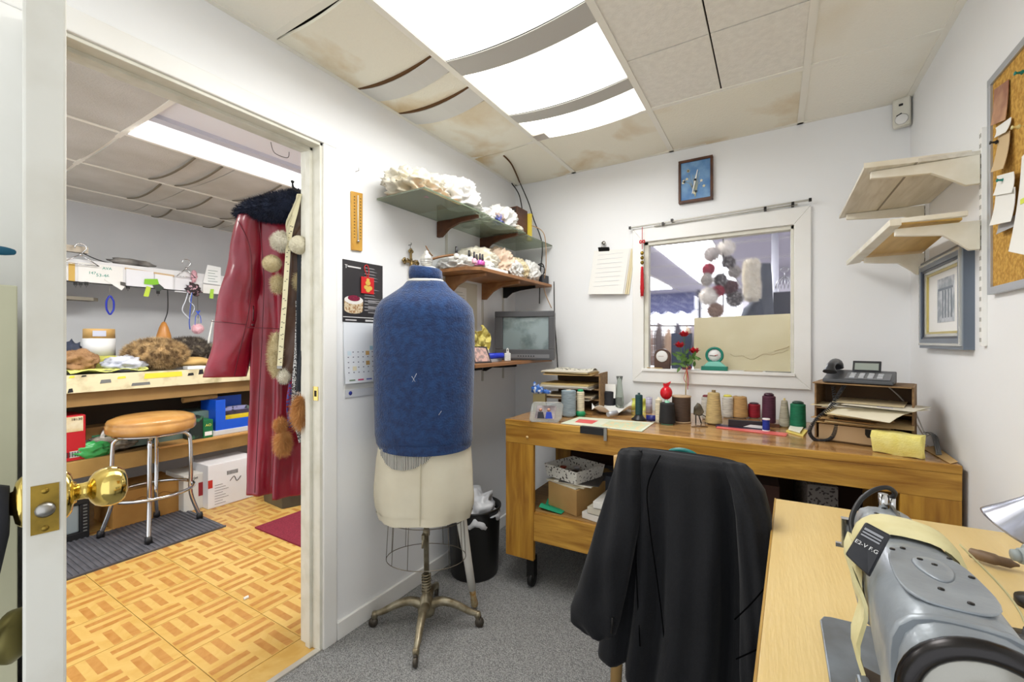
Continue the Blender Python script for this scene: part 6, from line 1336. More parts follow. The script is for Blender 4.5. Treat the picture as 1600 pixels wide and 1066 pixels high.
seam([(372,345),(390,385),(393,440),(388,490),(372,560),(366,588)],CD-.035,sl_)
seam([(386,512),(420,513),(462,516)],CD-.035,body); seam([(405,345),(412,430),(410,512),(404,640),(398,770)],CD-.03,body)
seam([(330,502),(350,504),(384,507)],CD-.035,sl_)
b=nb(); tube(b,[PD(396,478,CD-.03),PD(396,502,CD-.035)],.003,6); lathe(b,[(0,-.006),(.006,-.003),(.006,.003),(0,.006)],PD(395,508,CD-.035),10,(0,0,1)); obj('button',b,M('btn_red',(70,6,20),.3),body)
NV=M('navy_fur',(16,22,40),.9,col2=(30,38,60),scale=30)
b=nb(); P_=[PD(x,y,d) for x,y,d in ((370,337,CD+.02),(388,328,CD),(408,327,CD-.02),(432,325,CD-.03),(452,322,CD-.03),(466,320,CD-.01),(478,326,CD+.03))]
sp_=smooth_path(P_,5); nn_=len(sp_); rr_=[.016+.046*min(1,(i/(nn_-1))*1.9)**.8 if i<nn_*.8 else .062-.02*((i/(nn_-1))-.8)/.2 for i in range(nn_)]
tube(b,sp_,rr_,14)
fur(b,9000,.018,.0009,droop=.2,jit=.5,seed=3); obj('fur_collar',b,NV,ct)
# hook rail & hung pieces
HD=1.82
hk=thing('coat_hook','dark metal coat hook beside the inner door jamb','hook',tuple(PD(466,300,HD+.02)))
b=nb(); tube(b,smooth_path([PD(457,283,HD),PD(458,292,HD),PD(464,298,HD),PD(472,302,HD),PD(480,300,HD+.02)]),.005,8); lathe(b,[(0,-.008),(.008,-.004),(.008,.004),(0,.008)],PD(457,284,HD),10,(0,0,1)); obj('arm',b,BLKM,hk)
def hang(name,label,cat,pts,w_,d,mat,th=.004,group=None,flat=None):
    """flat strip following pixel points at depth d; w_ = list of widths in px"""
    P_=[PD(x,y,d+k*.0) for k,(x,y) in enumerate(pts)]; n=len(P_); b=nb()
    sp=smooth_path(P_,5); m=len(sp)
    def f(u,v):
        s=v*(m-1); i=min(int(s),m-2); p=sp[i].lerp(sp[i+1],s-i); ww=w_ if isinstance(w_,(int,float)) else w_[min(int(v*(len(w_)-1)),len(w_)-2)]*(1-(v*(len(w_)-1)-min(int(v*(len(w_)-1)),len(w_)-2)))+w_[min(int(v*(len(w_)-1)),len(w_)-2)+1]*(v*(len(w_)-1)-min(int(v*(len(w_)-1)),len(w_)-2))
        return p+Rv*((u-.5)*ww/FPX*d)+Fv*(.006*math.sin(u*6+v*9))
    cloth(b,f,6,24,th); return one(name,b,mat,label,cat,group=group)
LEA=M('brown_leather',(92,66,50),.35,col2=(70,48,36),scale=10,bump=.5,bscale=14)
hang('leather_piece','long brown leather piece with pointed lower end among the hanging trims','leather',[(455,330),(458,420),(457,500),(454,560),(440,600)],[8,16,24,34,38,34,6],HD+.02,LEA)
hang('leather_piece','dark brown leather strap nearest the door jamb','leather',[(468,305),(476,360),(478,420),(478,560)],[6,9,8,7],HD+.01,LEA)
hang('leather_piece','rumpled brown leather bundle under the hook','leather',[(462,318),(465,345),(462,370),(466,395)],[12,20,18,22],HD,M('lea2',(104,84,68),.4,col2=(60,44,34),scale=16,bump=.8,bscale=20))
hang('wool_strip','dark charcoal wool strip hanging from the hook','strip',[(470,390),(471,450),(470,540),(468,612)],[14,13,13,12],HD-.012,M('charcoal',(40,44,50),.95))
hang('check_strip','small black and white checked strip ending in a point','strip',[(466,470),(466,540),(464,610),(463,650),(469,692)],[8,11,13,14,14,2],HD+.0,M('check',(40,40,44),.8,col2=(210,210,210),scale=240,lo=.48,hi=.52,detail=0))
hang('floral_strip','red and blue patterned strip behind the checked strip','strip',[(455,590),(454,630),(452,668)],[9,11,8],HD+.03,M('floral',(140,30,50),.8,col2=(60,80,150),scale=140,lo=.45,hi=.55))
tm=thing('tape_measure','cream tape measure draped long over the hook','tape measure',tuple(PD(440,575,HD-.02)))
P_=smooth_path([PD(x,y,HD-.022) for x,y in ((468,303),(462,330),(452,370),(449,410),(444,480),(440,530),(437,572))],5); m_=len(P_)
b=nb(); cloth(b,lambda u,v:P_[min(int(v*(m_-1)),m_-1)]+Rv*((u-.5)*.021),2,m_-1,.0015); obj('ribbon',b,M('tape_cream',(226,218,182),.5),tm)
b=nb()
for k in range(34):
    p=P_[min(m_-1,int(8+k*(m_-9)/34))]-Fv*.0016+Vector((0,0,-.004*(k%3))); rbox(b,p+Rv*(.004 if k%2 else -.003),(.006,.0006,.0025),rz=YAW)
obj('tape_marks',b,INK,tm,kind='stuff')
b=nb(); p=PD(437,574,HD-.022); rbox(b,p,(.021,.003,.012),rz=YAW); obj('metal_end',b,STEEL,tm)
def pom(px,py,r,d,mat,label,L=.02,n=3500,s=(1,1,1),group=None,jit=.4,name='fur_pompom',wd=.0007,droop=.05,seed=1):
    c=PD(px,py,d); rr=r/FPX*d; b=nb(); blob(b,c,(rr*.78*s[0],rr*.78*s[1],rr*.78*s[2]),.05,3,3,seed); fur(b,n,L,wd,jit=jit,droop=droop,seed=seed); return one(name,b,mat,label,'pompom' if 'pompom' in name else 'fur',group=group)
FW1=M('white_fur',(232,228,214),.9,col2=(214,208,190),scale=30); FCR=M('cream_fur',(216,204,168),.9,col2=(198,182,140),scale=30)
FOX=M('fox_fur',(222,170,108),.9,col2=(180,124,70),scale=14)
pom(440,378,17,HD-.01,FW1,'shaggy white fur pompom hanging in front of the red coat',L=.016,jit=.8)
pom(467,383,18,HD-.03,M('ivory_wool',(222,216,192),.9,bump=1,bscale=120),'round ivory wool pompom nearest the door jamb',L=.003,n=2500)
pom(425,412,16,HD,FCR,'cream fur pompom under the shaggy white one',L=.006,n=3000)
pom(434,444,9,HD+.01,FCR,'small tan-cream fur tuft below the cream pompom',L=.02,s=(1,1,1.8),n=1500,jit=.7,name='fur_trim')
pom(466,440,7,HD+.02,FCR,'narrow cream fur tuft between leather and wool strips',L=.016,s=(1,1,2.4),n=1200,jit=.6,name='fur_trim')
pom(431,555,11,HD+.02,FCR,'long cream fur trim along the left edge of the leather piece',L=.02,s=(1,1,4),n=3000,jit=.7,name='fur_trim')
pom(444,588,9,HD+.015,FW1,'white fur tip at the bottom of the leather piece',L=.015,s=(1.2,1,1.4),n=1200,jit=.7,name='fur_trim')
pom(472,642,10,HD-.015,FOX,'tawny fox tail nearest the door jamb',L=.04,s=(1,1,3),n=4800,jit=.5,droop=.7,name='fox_tail')
pom(438,664,8,HD-.0,FOX,'small tan fur ball above the lower fox tail',L=.02,s=(1,1,1.4),n=1500,droop=.3,name='fur_trim')
pom(442,690,8,HD-.0,FOX,'lower fox tail hanging in front of the red coat',L=.034,s=(1,1,2.8),n=3400,jit=.5,droop=.8,name='fox_tail')
hang('cord_strip','thin cream cord strip curving from the hook to the ivory pompom','cord',[(466,305),(458,330),(450,352),(450,378)],[5,6,6,5],HD-.02,M('cordcream',(206,200,170),.8))
# bin under coat
bc=(PZ(407,785,0)+PZ(475,793,0))/2
b=nb(); a=PZ(440,799,0); 
Xa,Ya=-3.13,1.86
for (q0,q1,q2,q3) in (((-.17,-.02),(.17,-.13),(.17,-.02),(0,0)),): pass
bn2=thing('grey_bin','translucent grey rectangular bin standing under the red coat','bin',(-3.2,1.95,0))
GB_=M('bin_grey',(84,84,80),.3,trans=.2)
def rc(k,z): 
    a_=PZ(440,797,0); ux=(PZ(476,790,0)-a_).normalized(); uy=(PZ(408,783,0)-a_).normalized(); c=a_+ux*.09+uy*.15
    return [c+ux*(sx*.09*k)+uy*(sy*.15*k)+Vector((0,0,z)) for sx,sy in ((-1,-1),(1,-1),(1,1),(-1,1))]
b=nb(); loft(b,[rc(.9,.001),rc(1.1,.30),rc(1.15,.30),rc(1.15,.31),rc(1.06,.31),rc(.86,.01)]); obj('bucket',b,GB_,bn2,bev=.006)
# ---- wall shelf rail with papers and hangers ------------------------------
RX=-4.3; zr0,zr1=1.676,1.842
rl=thing('paper_rail','long white wall ledge covered in notes and clips above the cutting bench','ledge',(-4.5,1.6,zr0))
obj('front_board',bx(RX-.012,RX,.3,2.9,zr0,zr1),M('rail_white',(226,226,226),.5),rl)
obj('top_board',bx(-4.698,RX-.012,.3,2.9,zr1-.012,zr1),M('rail_white',(226,226,226),.5),rl)
obj('under_wire',(lambda b:(tube(b,[(RX+.006,.3,zr0),(RX+.006,2.9,zr0)],.004,6),b)[1])(nb()),BLKM,rl)
for y in (.5,1.5,2.5): obj('bracket',bx(-4.698,RX-.012,y-.01,y+.01,zr0+.04,zr1-.013),TRIMD,rl)
def rp(px,py,o=.002): return PX(px,py,RX+o)
def railnote(pts,mat,label,o=.003,cat='paper',name='pinned_note',txt=None,tm=INK,ts=.03):
    P_=[rp(x,y,o) for x,y in pts]; b=nb(); prism(b,P_,(.0015,0,0)); t=one(name,b,mat,label,cat)
    if txt:
        for s_,(x,y),ss in txt:
            p=rp(x,y,o+.0022); text(s_,tuple(p),ss,(0,1,0.02),(0,0,1),tm,t)
    return t
railnote([(107,440),(107,410),(117,411),(117,441)],M('tan_card',(206,170,90),.7),'tan card at the left end of the white ledge')
railnote([(122,441),(122,409),(192,418),(192,446)],PAPER,'long white note with green handwriting on the ledge',.004,txt=[('AVA',(160,421),.028),('53-46',(150,432),.032),('147',(138,428),.028)],tm=INKG)
railnote([(163,437),(168,432),(196,447),(190,454)],PAPER,'white tag hanging below the green-written note',.012)
railnote([(197,447),(197,420),(240,425),(240,451)],M('pw',(232,232,236),.8),'white slip with blue mark and numbers',.005)
b=nb(); p=rp(188,441,.016); q=rp(196,446,.016); prism(b,[(p.x,p.y,q.z-.0),(p.x,q.y,q.z-.01),(p.x,q.y,p.z),(p.x,p.y,p.z+.004)],(.001,0,0)); one('barcode_tag',b,M('barcode',(90,88,84),.7),'small dark barcode tag on the ledge','tag')
railnote([(242,448),(242,428),(270,432),(270,454)],M('pw2',(238,238,240),.8),'plain white slip beside the green packet',.006)
railnote([(195,421),(195,418),(272,430),(272,433)],M('tanstrip',(206,178,136),.7),'tan wooden strip along the top of the ledge',.004,'strip','wood_strip')
railnote([(273,456),(273,430),(300,434),(300,458)],M('pw3',(228,228,230),.8),'white slip at the right half of the ledge',.004)
railnote([(225,444),(226,436),(246,436),(249,446)],M('lime_card',(130,196,40),.5),'bright green packet clipped on the ledge',.012,name='seed_packet',cat='packet')
railnote([(238,446),(249,444),(256,450),(247,458)],M('dark_card',(60,70,60),.5),'dark striped card under the green packet',.014,name='striped_card',cat='card')
railnote([(224,463),(229,447),(236,449),(232,464)],M('lime2',(190,214,60),.4),'lime plastic clip hanging under the green packet',.014,name='lime_clip',cat='clip')
railnote([(317,442),(324,414),(345,418),(345,446)],M('pw4',(236,238,236),.8),'rounded white list card by the coat sleeve',.02,name='list_card',cat='card')
for k_ in range(5):
    b=nb(); p=rp(325,422+k_*4.2,.0225); q=rp(340-(k_%2)*4,423.5+k_*4.2,.0225); box(b,p.x,p.x+.0006,p.y,q.y,p.z-.004,p.z); one('pen_stroke',b,M('gi',(120,140,130),.7),'faint handwritten line %s on the rounded list card'%['at the top','second from the top','in the middle','second from the bottom','at the bottom'][k_],'writing')
railnote([(317,458),(317,444),(345,447),(345,460)],PAPER,'white slip under the rounded list card',.01)
railnote([(327,466),(329,452),(334,452),(333,467)],M('lime3',(170,214,70),.4),'small lime clip hanging by the coat sleeve',.02,name='lime_clip',cat='clip')
b=nb(); c=rp(302,452,.02); blob(b,c,(.02,.05,.05),.5,7,3,seed=4); one('dark_clip_cluster',b,M('dark_clips',(60,50,52),.6,col2=(200,160,170),scale=40,lo=.55,hi=.6),'cluster of dark and pink clips hanging on the ledge','clips',kind='stuff')
b=nb(); c=rp(303,432,.02); blob(b,c,(.012,.02,.05),.4,6,3,seed=8); one('pink_bow',b,M('pinkbow',(222,170,180),.7),'small pink ribbon bow above the dark clips','bow')
for i,(px,py) in enumerate(((118,443),(126,443),(135,443),(247,457),(200,449))):
    b=nb(); c=rp(px,py,.014); rbox(b,c,(.012,.02,.022)); tube(b,[c+Vector((0,-.006,-.01)),c+Vector((0,0,-.03)),c+Vector((0,.006,-.01))],.0012,4); one('binder_clip',b,BLKM,['black binder clip nearest the door leaf on the ledge','second black binder clip from the door leaf','third black binder clip from the door leaf','black binder clip under the striped card','black binder clip beside the barcode tag'][i],'clip')
b=nb(); c=rp(172,477,.02); tube(b,[c+Vector((0,.022*math.cos(t),.066*math.sin(t)+.004*math.sin(t*5))) for t in [2*PI*i/30 for i in range(30)]],.006,8,closed=True); one('blue_ring',b,M('blue_plastic',(26,44,170),.3),'blue beaded loop hanging under the ledge','loop')
b=nb(); tube(b,[rp(171,446,.018),rp(171,461,.02)],.0025,6); one('loop_hook',b,STEEL,'thin metal hook holding the blue loop','hook')
# hangers
def hanger(px,py,w_,label):
    t=thing('wire_hanger',label,'hanger',tuple(rp(px,py)))
    c=rp(px,py,.03); b=nb(); hk_=[c+Vector((0,-.03*math.cos(a_),.03*math.sin(a_)))+Vector((0,0,.05)) for a_ in [-.3+PI*1.2*i/10 for i in range(11)]]
    tube(b,hk_+[c+Vector((0,.0,.0))],.004,8); obj('hook',b,CHROME,t)
    b=nb(); tube(b,[c,c+Vector((.0,-w_,-.07))],.004,6); tube(b,[c,c+Vector((0,w_,-.07))],.004,6); tube(b,[c+Vector((0,-w_,-.07)),c+Vector((0,w_,-.07))],.003,6); lathe(b,[(0,-.012),(.008,-.01),(.008,.01),(0,.012)],c,10); obj('arms',b,CHROME,t)
    return t
hanger(126,398,.10,'chrome wire hanger hooked over the left end of the ledge'); hanger(291,420,.07,'chrome wire hanger hooked over the right part of the ledge')
b=nb(); p=rp(107,390,-.1); box(b,RX-.06,RX-.01,p.y-.3,PX(138,390,RX-.01).y,PX(107,392,RX).z,PX(107,382,RX).z); one('metal_bar',b,M('bar_grey',(150,140,124),.4,metal=.5),'short flat metal bar by the left hanger','bar')
b=nb(); tube(b,smooth_path([rp(130,396,.01),rp(150,405,.0),rp(170,411,-.01),rp(190,416,-.02)]),.0035,6); one('black_wire',b,BLACK,'black wire trailing from the hanger along the ledge','wire')
b=nb(); c=rp(205,413,-.08); c.z=zr1+.03; blob(b,c,(.06,.14,.03),.2,4,3,seed=3,flatb=.9); one('flat_hat',b,M('dark_cap',(76,72,70),.7,col2=(150,146,140),scale=8),'dark flat cap lying on top of the ledge','hat')
# thin board on the wall under the ledge
b=nb(); p=PX(105,465,-4.45); q=PX(157,466,-4.45); prism(b,[(-4.6,p.y-.4,p.z-.012),(-4.45,p.y-.4,p.z-.012),(-4.45,q.y-.04,p.z-.012),(-4.50,q.y,p.z-.012),(-4.6,q.y-.03,p.z-.012)],(0,0,.024)); box(b,-4.699,-4.6,p.y-.3,p.y+.02,p.z-.01,p.z+.01); one('pointed_board',b,M('grey_wood',(140,132,116),.6),'thin pointed grey board sticking out below the ledge','board')
# pompom charm
pk=thing('pompom_charm','pink fur pompom key charm with blue ribbon hanging from the ledge','charm',tuple(PX(309,514,-4.15)))
c=PX(309,514,-4.15); b=nb(); blob(b,c,(.036,.036,.036),.05,3,3,1); fur(b,2200,.014,.0008,jit=.4); obj('pompom',b,M('pink_fur',(248,206,212),.9),pk)
b=nb(); tube(b,smooth_path([c+Vector((0,0,.04)),c+Vector((0,.003,.09)),PX(309,488,-4.2),PX(309,460,RX+.02)]),.0025,6); obj('chain',b,STEEL,pk)
b=nb(); k0=c+Vector((.005,0,.13)); 
for s,l in ((-1,.10),(1,.08)): tube(b,smooth_path([k0,k0+Vector((0,s*.018,-.03)),k0+Vector((0,s*.022,-l))]),.005,6,flat=.4)
tube(b,[k0+Vector((0,-.012,.02)),k0,k0+Vector((0,.012,.024))],.006,6); obj('ribbon',b,M('ribbon_blue',(50,90,210),.4),pk)
for i,(pts,cc,l) in enumerate(([[(290,470),(285,485),(296,498)],(210,214,222),'silver ribbon curl hanging left of the pink pompom'],[[(296,470),(304,480),(300,492)],(190,196,206),'silver ribbon strip beside the chain'],[[(296,500),(297,515)],(60,90,190),'short blue ribbon tail below the silver curl'])):
    b=nb(); tube(b,smooth_path([PX(x,y,-4.2) for x,y in [(pts[0][0]+4,457)]+pts]),.004,6,flat=.3); one('ribbon_tail',b,M('rib%d'%i,cc,.3),l,'ribbon')
b=nb(); tube(b,smooth_path([rp(262,453,.02),PX(262,485,-4.15),PX(257,502,-4.1),PX(255,512,-4.1)]),.0035,6); one('pull_string',b,BLACK,'dark string running from the ledge to the wooden cone','string')
# ---- things on the cutting bench -----------------------------------------
BZ=1.036
def stackbox(name,label,cat,px0,px1,py0,py1,X_,dp,mat,z0=None,rz=0,bev=.003):
    a=PX(px0,py1,X_); c=PX(px1,py0,X_); zb=BZ if z0 is None else z0; b=nb(); m=(a.y+c.y)/2
    rbox(b,(X_-dp/2,m,(zb+c.z)/2),(dp,c.y-a.y,c.z-zb),rz=rz); return one(name,b,mat,label,cat,bev=bev),c.z
_,t1=stackbox('folded_yellow_cloth','folded lime yellow cloth pile under the round hat box','cloth',142,186,556,580,-4.05,.28,M('lime_cloth',(206,204,100),.8,col2=(150,150,70),scale=9),rz=.1,bev=.02)
hb=thing('hat_box','round white hat box with tan lid on the yellow cloth pile','box',tuple(Vector((-4.2,PX(155,550,-4.2).y,t1))))
hc=PX(155,540,-4.2); r_=.5*(PX(187,540,-4.2).y-PX(123,540,-4.2).y)*.80; zt_=PX(155,514,-4.2).z; zmid=PX(155,529,-4.2).z
b=nb(); lathe(b,[(0,t1),(r_,t1),(r_,zmid),(0,zmid)],(hc.x,hc.y,0),36); obj('box_body',b,M('hatbox_white',(228,228,226),.5),hb)
b=nb(); lathe(b,[(0,zmid),(r_*.98,zmid),(r_*.96,zt_-.004),(r_*.94,zt_),(0,zt_)],(hc.x,hc.y,0),36); obj('lid',b,M('tan_lid',(204,164,100),.5),hb)
b=nb(); a_=-.25; d_=Vector((math.cos(a_),math.sin(a_),0)); rbox(b,Vector((hc.x,hc.y,(zmid+zt_)/2))+d_*(r_*.975),(.004,.07,.04),rz=a_); obj('paper_label',b,M('lbl',(190,194,210),.6),hb)
b=nb(); blob(b,(-4.0,PX(118,555,-4.0).y,BZ+.075),(.12,.11,.075),.25,4,4,seed=5,flatb=.95); fur(b,4000,.01,.0008,seed=4); one('brown_fur_hat',b,M('brown_felt',(168,130,92),.9,col2=(150,114,78),scale=20),'flat brown fur hat at the left end of the cutting bench','hat')
b=nb(); blob(b,(-4.25,PX(112,535,-4.25).y,BZ+.15),(.06,.05,.06),.3,5,3,seed=2); one('navy_bundle',b,M('navyb',(60,66,84),.7),'small navy bundle behind the brown fur hat','bundle')
b=nb(); cloth(b,lambda u,v:Vector((-3.80-.2*u,PX(110,575,-3.8).y+.40*v,BZ+.006+.02*math.sin(u*5+v*7)**2+.012*v*u)),10,14,.003); one('yellow_pattern_sheet',b,M('patt',(220,222,120),.7,col2=(120,120,90),scale=18,lo=.62,hi=.7),'crumpled yellow patterned sheet at the bench edge','sheet')
b=nb(); 
crumple(b,(-3.9,PX(195,560,-3.9).y,BZ+.05),(.10,.12,.062),3); one('clear_plastic_bag',b,M('clearbag',(214,216,222),.3,spec=.7,col2=(170,174,186),scale=10),'crumpled clear plastic bag between the hat box and fur hat','bag')
FB=M('raccoon_fur',(206,176,128),.9,col2=(116,92,64),scale=26,lo=.42,hi=.62)
c=PX(245,553,-3.95); b=nb(); blob(b,(c.x,c.y,BZ+.115),(.14,.175,.11),.12,3,4,seed=2,flatb=.95); fur(b,16000,.035,.0011,jit=.7,seed=9,droop=.15); one('raccoon_fur_hat',b,FB,'big fluffy brown raccoon fur hat on the cutting bench','hat')
c=PX(256,520,-4.1); b=nb(); lathe(b,[(0,0),(.05,0),(.052,.03),(.046,.09),(.03,.15),(.014,.19),(0,.2)],(c.x,c.y,PX(256,538,-4.1).z-.02),20); zz_=PX(256,538,-4.1).z-.02; box(b,c.x-.045,c.x+.045,c.y-.045,c.y+.045,BZ,zz_); one('wooden_cone',b,M('cone_wood',(190,130,62),.35,col2=(160,104,44),scale=6),'orange-brown wooden cone standing behind the raccoon hat','cone',smooth='keep')
c=PX(298,545,-4.05); b=nb(); blob(b,(c.x,c.y,BZ+.15),(.10,.16,.085),.2,4,4,seed=7); fur(b,9000,.03,.001,jit=.7,seed=5); one('dark_fur_hat',b,M('dark_fur',(78,70,62),.9,col2=(170,158,136),scale=18,lo=.5,hi=.66),'dark grey striped fur hat right of the raccoon hat','hat')
b=nb(); c=PX(302,568,-3.95); blob(b,(c.x,c.y,BZ+.045),(.08,.12,.045),.1,3,3,seed=2,flatb=.95); one('tan_felt_form',b,M('tanfelt',(208,170,106),.8),'tan felt form under the dark fur hat','form')
b=nb(); c=PX(308,574,-3.8); box(b,-3.86,-3.78,c.y-.07,c.y+.05,BZ,BZ+.022); one('white_card_box',b,WHITE,'thin white card box at the bench edge near the coat sleeve','box')
b=nb(); a=PX(318,540,-4.0); c=PX(328,500,-4.0); tube(b,[(-4.0,a.y,BZ+.001),(-4.0,c.y+.02,c.z)],[.012,.004],8); one('white_quill',b,M('quill',(216,214,206),.5),'thin white quill leaning between dark fur hat and sleeve','quill')
# ---- under the cutting bench ----------------------------------------------
def fbox(name,label,cat,px0,px1,py0,py1,X_,dp,mat,z0=None,bev=.003):
    a=PX(px0,py1,X_); c=PX(px1,py0,X_); zb=a.z if z0 is None else z0
    b=nb(); box(b,X_-dp,X_,a.y,c.y,zb,c.z); t=thing(name,label,cat,(X_-dp/2,(a.y+c.y)/2,zb)); obj('carton',b,mat,t,bev=bev); return t,a,c
SZ=.498
t,a,c=fbox('red_carton','red and white carton printed 18130 under the cutting bench','box',98,134,648,694,-3.76,.25,M('red_carton',(180,26,36),.5),z0=SZ)
b=nb(); prism(b,[(-3.7595,a.y,c.z-.1),(-3.7595,c.y-.012,c.z-.1),(-3.7595,c.y-.012,c.z-.006),(-3.7595,a.y,c.z-.006)],(.001,0,0)); obj('label_panel',b,M('label_cream',(216,206,176),.6,col2=(196,170,120),scale=14),t)
text('18130',(-3.7575,PX(111,656,-3.757).y,PX(111,656,-3.757).z-.008),.021,(0,1,0),(0,0,1),INK,t)
b=nb(); prism(b,[(-3.7595,a.y+.03,SZ+.02),(-3.7595,c.y-.03,SZ+.02),(-3.7595,c.y-.03,SZ+.06),(-3.7595,a.y+.03,SZ+.06)],(.001,0,0)); obj('barcode_panel',b,M('barc',(206,206,200),.6),t)
b=nb()
for k in range(14): box(b,-3.7585,-3.7578,c.y-.035-k*.006,c.y-.035-k*.006+.003*(1+k%2)*.7,SZ+.024,SZ+.056)
obj('barcode',b,INK,t,kind='stuff')
t,a,c=fbox('brown_carton','wide brown carton behind the stool under the cutting bench','box',134,250,655,700,-3.95,.5,CARD,z0=SZ)
b=nb(); box(b,-3.9495,-3.947,a.y+.03,a.y+.22,c.z-.09,c.z-.055); obj('green_tape',b,M('green_tape',(110,200,150),.5),t)
b=nb(); p=PX(170,700,-3.8); lathe(b,[(.032,-.1),(.036,-.1),(.036,.02),(.032,.02),(.014,.018),(.014,-.0)],(-3.85,PX(168,698,-3.85).y,SZ+.11),24,(1,-.35,-.15)); one('white_roll',b,M('roll_white',(222,220,214),.7),'white paper roll end under the cutting bench','roll')
b=nb(); crumple(b,(-3.84,PX(165,690,-3.84).y,SZ+.055),(.07,.16,.056),6); one('crumpled_wraps',b,M('wraps',(170,164,150),.7,col2=(80,74,66),scale=18),'heap of crumpled grey wraps beside the white roll','wraps')
b=nb(); crumple(b,(-3.775,PX(142,715,-3.775).y,SZ+.04),(.025,.10,.06),9,.35); one('green_plastic_sheet',b,M('green_plastic',(60,160,84),.3,spec=.7),'bright green plastic sheet spilling from the lower shelf','sheet')
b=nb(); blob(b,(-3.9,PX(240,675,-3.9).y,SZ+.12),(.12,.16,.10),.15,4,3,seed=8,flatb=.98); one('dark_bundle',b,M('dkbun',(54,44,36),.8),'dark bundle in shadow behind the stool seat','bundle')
b=nb(); 
t,a,c=fbox('black_pack','black and green patterned pack beside the stool seat','pack',297,318,650,694,-3.70,.12,M('blackpack',(28,40,36),.5,col2=(60,110,80),scale=18,lo=.55,hi=.65),z0=.513)
t,a,c=fbox('green_carton','small green carton with yellow logo under the bench','box',318,333,655,693,-3.69,.14,M('green_carton',(24,104,60),.45),z0=.513)
text('AO',(-3.6885,a.y+.012,c.z-.05),.028,(0,1,0),(0,0,1),M('yl',(222,214,100),.5),t)
b=nb(); box(b,-3.6895,-3.6885,a.y+.008,c.y-.008,.53,.56); obj('label_panel',b,WHITE,t)
t,a,c=fbox('grey_binder_box','flat grey-white box under the blue crate','box',332,392,665,688,-3.70,.3,M('greybox',(196,198,200),.5),z0=.513); gz=c.z
text('e',(-3.6985,PX(372,680,-3.699).y,gz-.05),.03,(0,1,0),(0,0,1),INK,t)
bc_=thing('blue_crate','open blue plastic crate with coloured packets under the cutting bench','crate',(-3.8,PX(360,650,-3.7).y,gz))
a=PX(337,663,-3.71); c=PX(400,619,-3.71); BLU=M('crate_blue',(20,82,200),.35)
b=nb(); z1=c.z; box(b,-3.95,-3.71,a.y,a.y+.006,gz+.006,z1); obj('side',b,BLU,bc_)
b=nb(); box(b,-3.95,-3.71,a.y,c.y,gz,gz+.006); obj('floor_panel',b,BLU,bc_)
b=nb(); box(b,-3.716,-3.71,a.y+.006,c.y,gz+.006,gz+.075); obj('front_panel',b,BLU,bc_)
b=nb(); box(b,-3.716,-3.71,a.y+.006,a.y+.07,gz+.075,z1); obj('front_panel',b,BLU,bc_)
b=nb(); box(b,-3.95,-3.944,a.y+.006,c.y,gz+.006,z1); obj('back_panel',b,BLU,bc_)
for i,cc in enumerate(((230,200,40),(60,50,70),(150,150,190))):
    b=nb(); box(b,-3.78-i*.03,-3.755-i*.03,a.y+.09,c.y-.02,gz+.007,gz+.10+i*.03); one('packet',b,M('pkt%d'%i,cc,.4,col2=(40,40,50) if i else (220,190,30),scale=20,lo=.5,hi=.55),['yellow packet in front in the blue crate','dark patterned packet in the blue crate','lilac grey packet at the back of the blue crate'][i],'packet')
b=nb(); tube(b,[(-3.84,PX(285,632,-3.84).y,.80),(-3.84,PX(338,626,-3.84).y,.81)],.022,12); one('cardboard_tube',b,CARD,'cardboard tube lying high under the cutting bench','tube')
b=nb(); box(b,-4.1,-3.82,PX(200,640,-3.82).y,PX(390,640,-3.82).y,.513,.70); one('grey_green_case',b,M('ggcase',(96,116,108),.6),'grey-green case at the back behind the blue crate','case')
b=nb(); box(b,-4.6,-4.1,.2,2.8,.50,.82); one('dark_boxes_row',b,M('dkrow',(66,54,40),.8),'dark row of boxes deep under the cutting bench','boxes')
t,a,c=fbox('cardboard_carton','large brown carton on the floor behind the stool legs','box',176,284,748,833,-3.74,.35,M('carton_floor',(188,140,72),.8,col2=(172,124,60),scale=5),z0=.001)
b=nb(); tube(b,smooth_path([(-3.7385,a.y+.12+i*.03,.16+.012*math.sin(i*1.5)) for i in range(9)],3),.002,4); obj('scribble',b,M('scrib',(140,100,50),.8),t)
t,a,c=fbox('white_file_carton','white file carton with red label right behind the stool leg','box',287,323,737,797,-3.66,.3,M('file_white',(216,214,206),.6),z0=.001)
b=nb(); box(b,-3.6595,-3.6585,c.y-.055,c.y-.02,a.z+.03+.04,a.z+.03+.14); obj('red_label',b,M('rlab',(150,40,44),.5),t)
text('LaserJet',(-3.6585,a.y+.01,c.z-.035),.025,(0,1,0),(0,0,1),INK,t)
t,a,c=fbox('white_shipping_carton','tall white shipping carton with barcodes on the workroom floor','box',325,400,712,797,-3.58,.28,M('ship_white',(230,230,232),.55),z0=.001)
b=nb(); box(b,-3.5795,-3.5785,a.y,a.y+.03,c.z-.17,c.z-.11); obj('red_label',b,M('rlab2',(190,50,40),.5),t)
b=nb()
for k in range(9): box(b,-3.5795,-3.5787,a.y+.13+k*.009,a.y+.135+k*.009,c.z-.10,c.z-.07)
obj('barcode',b,INK,t,kind='stuff')
b=nb()
for k in range(8): box(b,-3.5795,-3.5787,a.y+.045,a.y+.10+.02*(k%3),c.z-.16-k*.02,c.z-.157-k*.02)
obj('print_lines',b,M('ink_grey',(120,120,124),.6),t,kind='stuff')
b=nb(); tube(b,smooth_path([(-3.578,a.y+.15,c.z-.15),(-3.578,a.y+.18,c.z-.12),(-3.578,a.y+.2,c.z-.16),(-3.578,a.y+.23,c.z-.13)]),.0022,5); obj('signature',b,INK,t)
